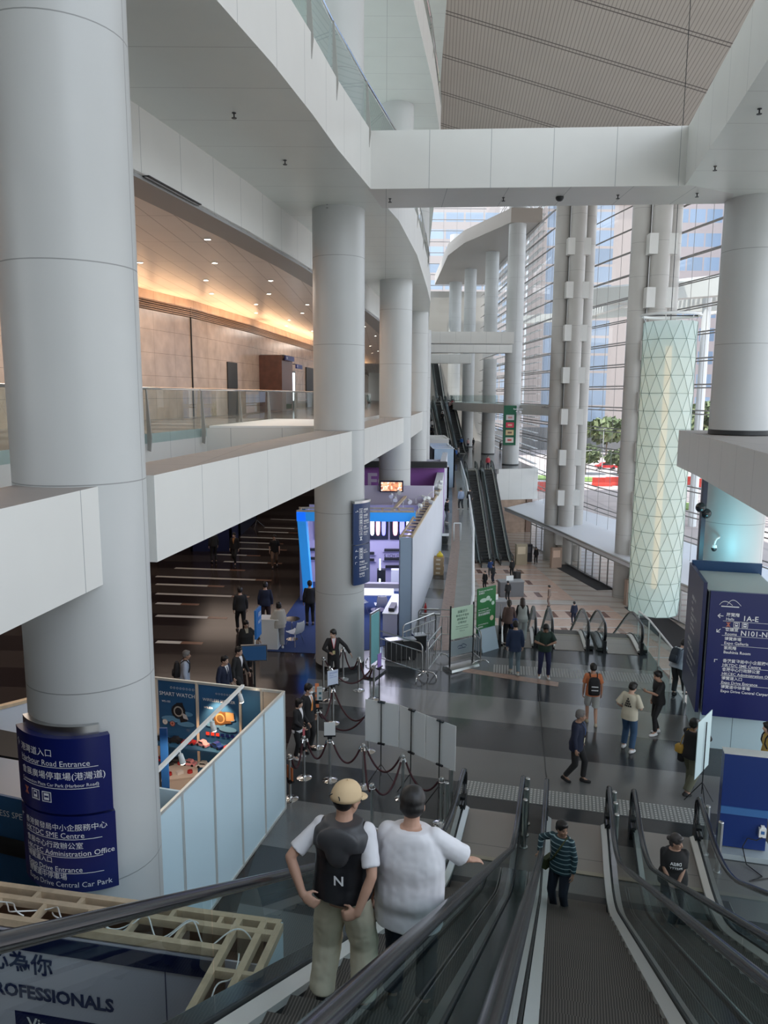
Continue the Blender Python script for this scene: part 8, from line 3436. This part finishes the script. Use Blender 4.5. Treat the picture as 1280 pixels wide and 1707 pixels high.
def esc_spot(base, rz, yloc, flat, slope, rise, dx=0.0):
    z = min(rise, max(0, (yloc - flat) * slope))
    q = Matrix.Rotation(rz, 3, 'Z') @ Vector((dx, yloc, 0))
    return Vector(base) + q + Vector((0, 0, z))


far = []
for k, (dx, y, c, lb) in enumerate([(.2, 13.0, 0, 'in a red top near the head of the rightmost farthest escalator'), (-.25, 12.6, 1, 'in pink beside the red top on the rightmost farthest escalator'), (0, 12.0, 3, 'in black one step below the red top on the farthest escalator'), (.2, 3.4, 4, 'in blue at the foot of the rightmost farthest escalator')]):
    far.append((esc_spot((11.4, 108.5, 0), .06, y, 2.3, .567, 7.25, dx), .06, cols[c], lb))
for dx, y, c, lb in [(.2, 10.2, 2, 'in a white shirt riding the middle farthest escalator'), (.1, 9.6, 3, 'in black right below the white shirt on the middle farthest escalator')]:
    far.append((esc_spot((9.45, 108.5, 0), .06, y, 2.3, .567, 7.25, dx), .06, cols[c], lb))
for dx, y, c, lb in [(.2, 10.9, 3, 'in black high on the leftmost farthest escalator'), (-.2, 9.2, 3, 'in black mid-way on the leftmost farthest escalator'), (.2, 7.6, 2, 'in white lower on the leftmost farthest escalator'), (-.2, 7.1, 5, 'in grey lower on the leftmost farthest escalator'), (.1, 6.0, 3, 'in black low on the leftmost farthest escalator')]:
    far.append((esc_spot((7.5, 108.5, 0), .06, y, 2.3, .567, 7.25, dx), .06, cols[c], lb))
for x, y, c, lb in [(752, 764, 0, 'in red in the knot of people before the far escalators'), (756, 766, 2, 'in white in the knot of people before the far escalators'), (760, 768, 4, 'in blue in the knot of people before the far escalators'), (764, 765, 5, 'in grey in the knot of people before the far escalators'), (757, 772, 3, 'in black nearest in the knot before the far escalators'), (748, 760, 3, 'in black left of the knot before the far escalators'), (780, 748, 1, 'in pink beside the foot of the farthest escalators'), (789, 747, 3, 'in black walking right of the farthest escalators'), (728, 741, 5, 'in grey by the last booth of the row'), (834, 753, 3, 'in black seated by the column with the green sign'), (724, 735, 2, 'in white by the last booth of the row')]:
    p = atz(x, y)
    if p.y < 86 and x > 745 and x < 800:
        p = p + Vector((0, 0, 0))
    far.append((p, .2 * c, cols[c], lb))
far.append((esc_spot((f1.x, f1.y, -7.5), -ra, 15.6, 2.3, .567, 7.5, 0), 3.0, cols[0], 'in red stepping onto the head of the right lobby escalator'))
for p, yw, (cn_, c), lb in far:
    person(p, yw, 'tiny far-off person ' + lb, 1.70, {}, top=C_('far_' + cn_, c), sleeve=1.9, bottom=M_DJEAN if cn_ != 'black' else M_BLK, vox=.04)

finish_text()
finish_bodies()
for o in scene.objects:
    if '_o' in o:
        del o['_o']
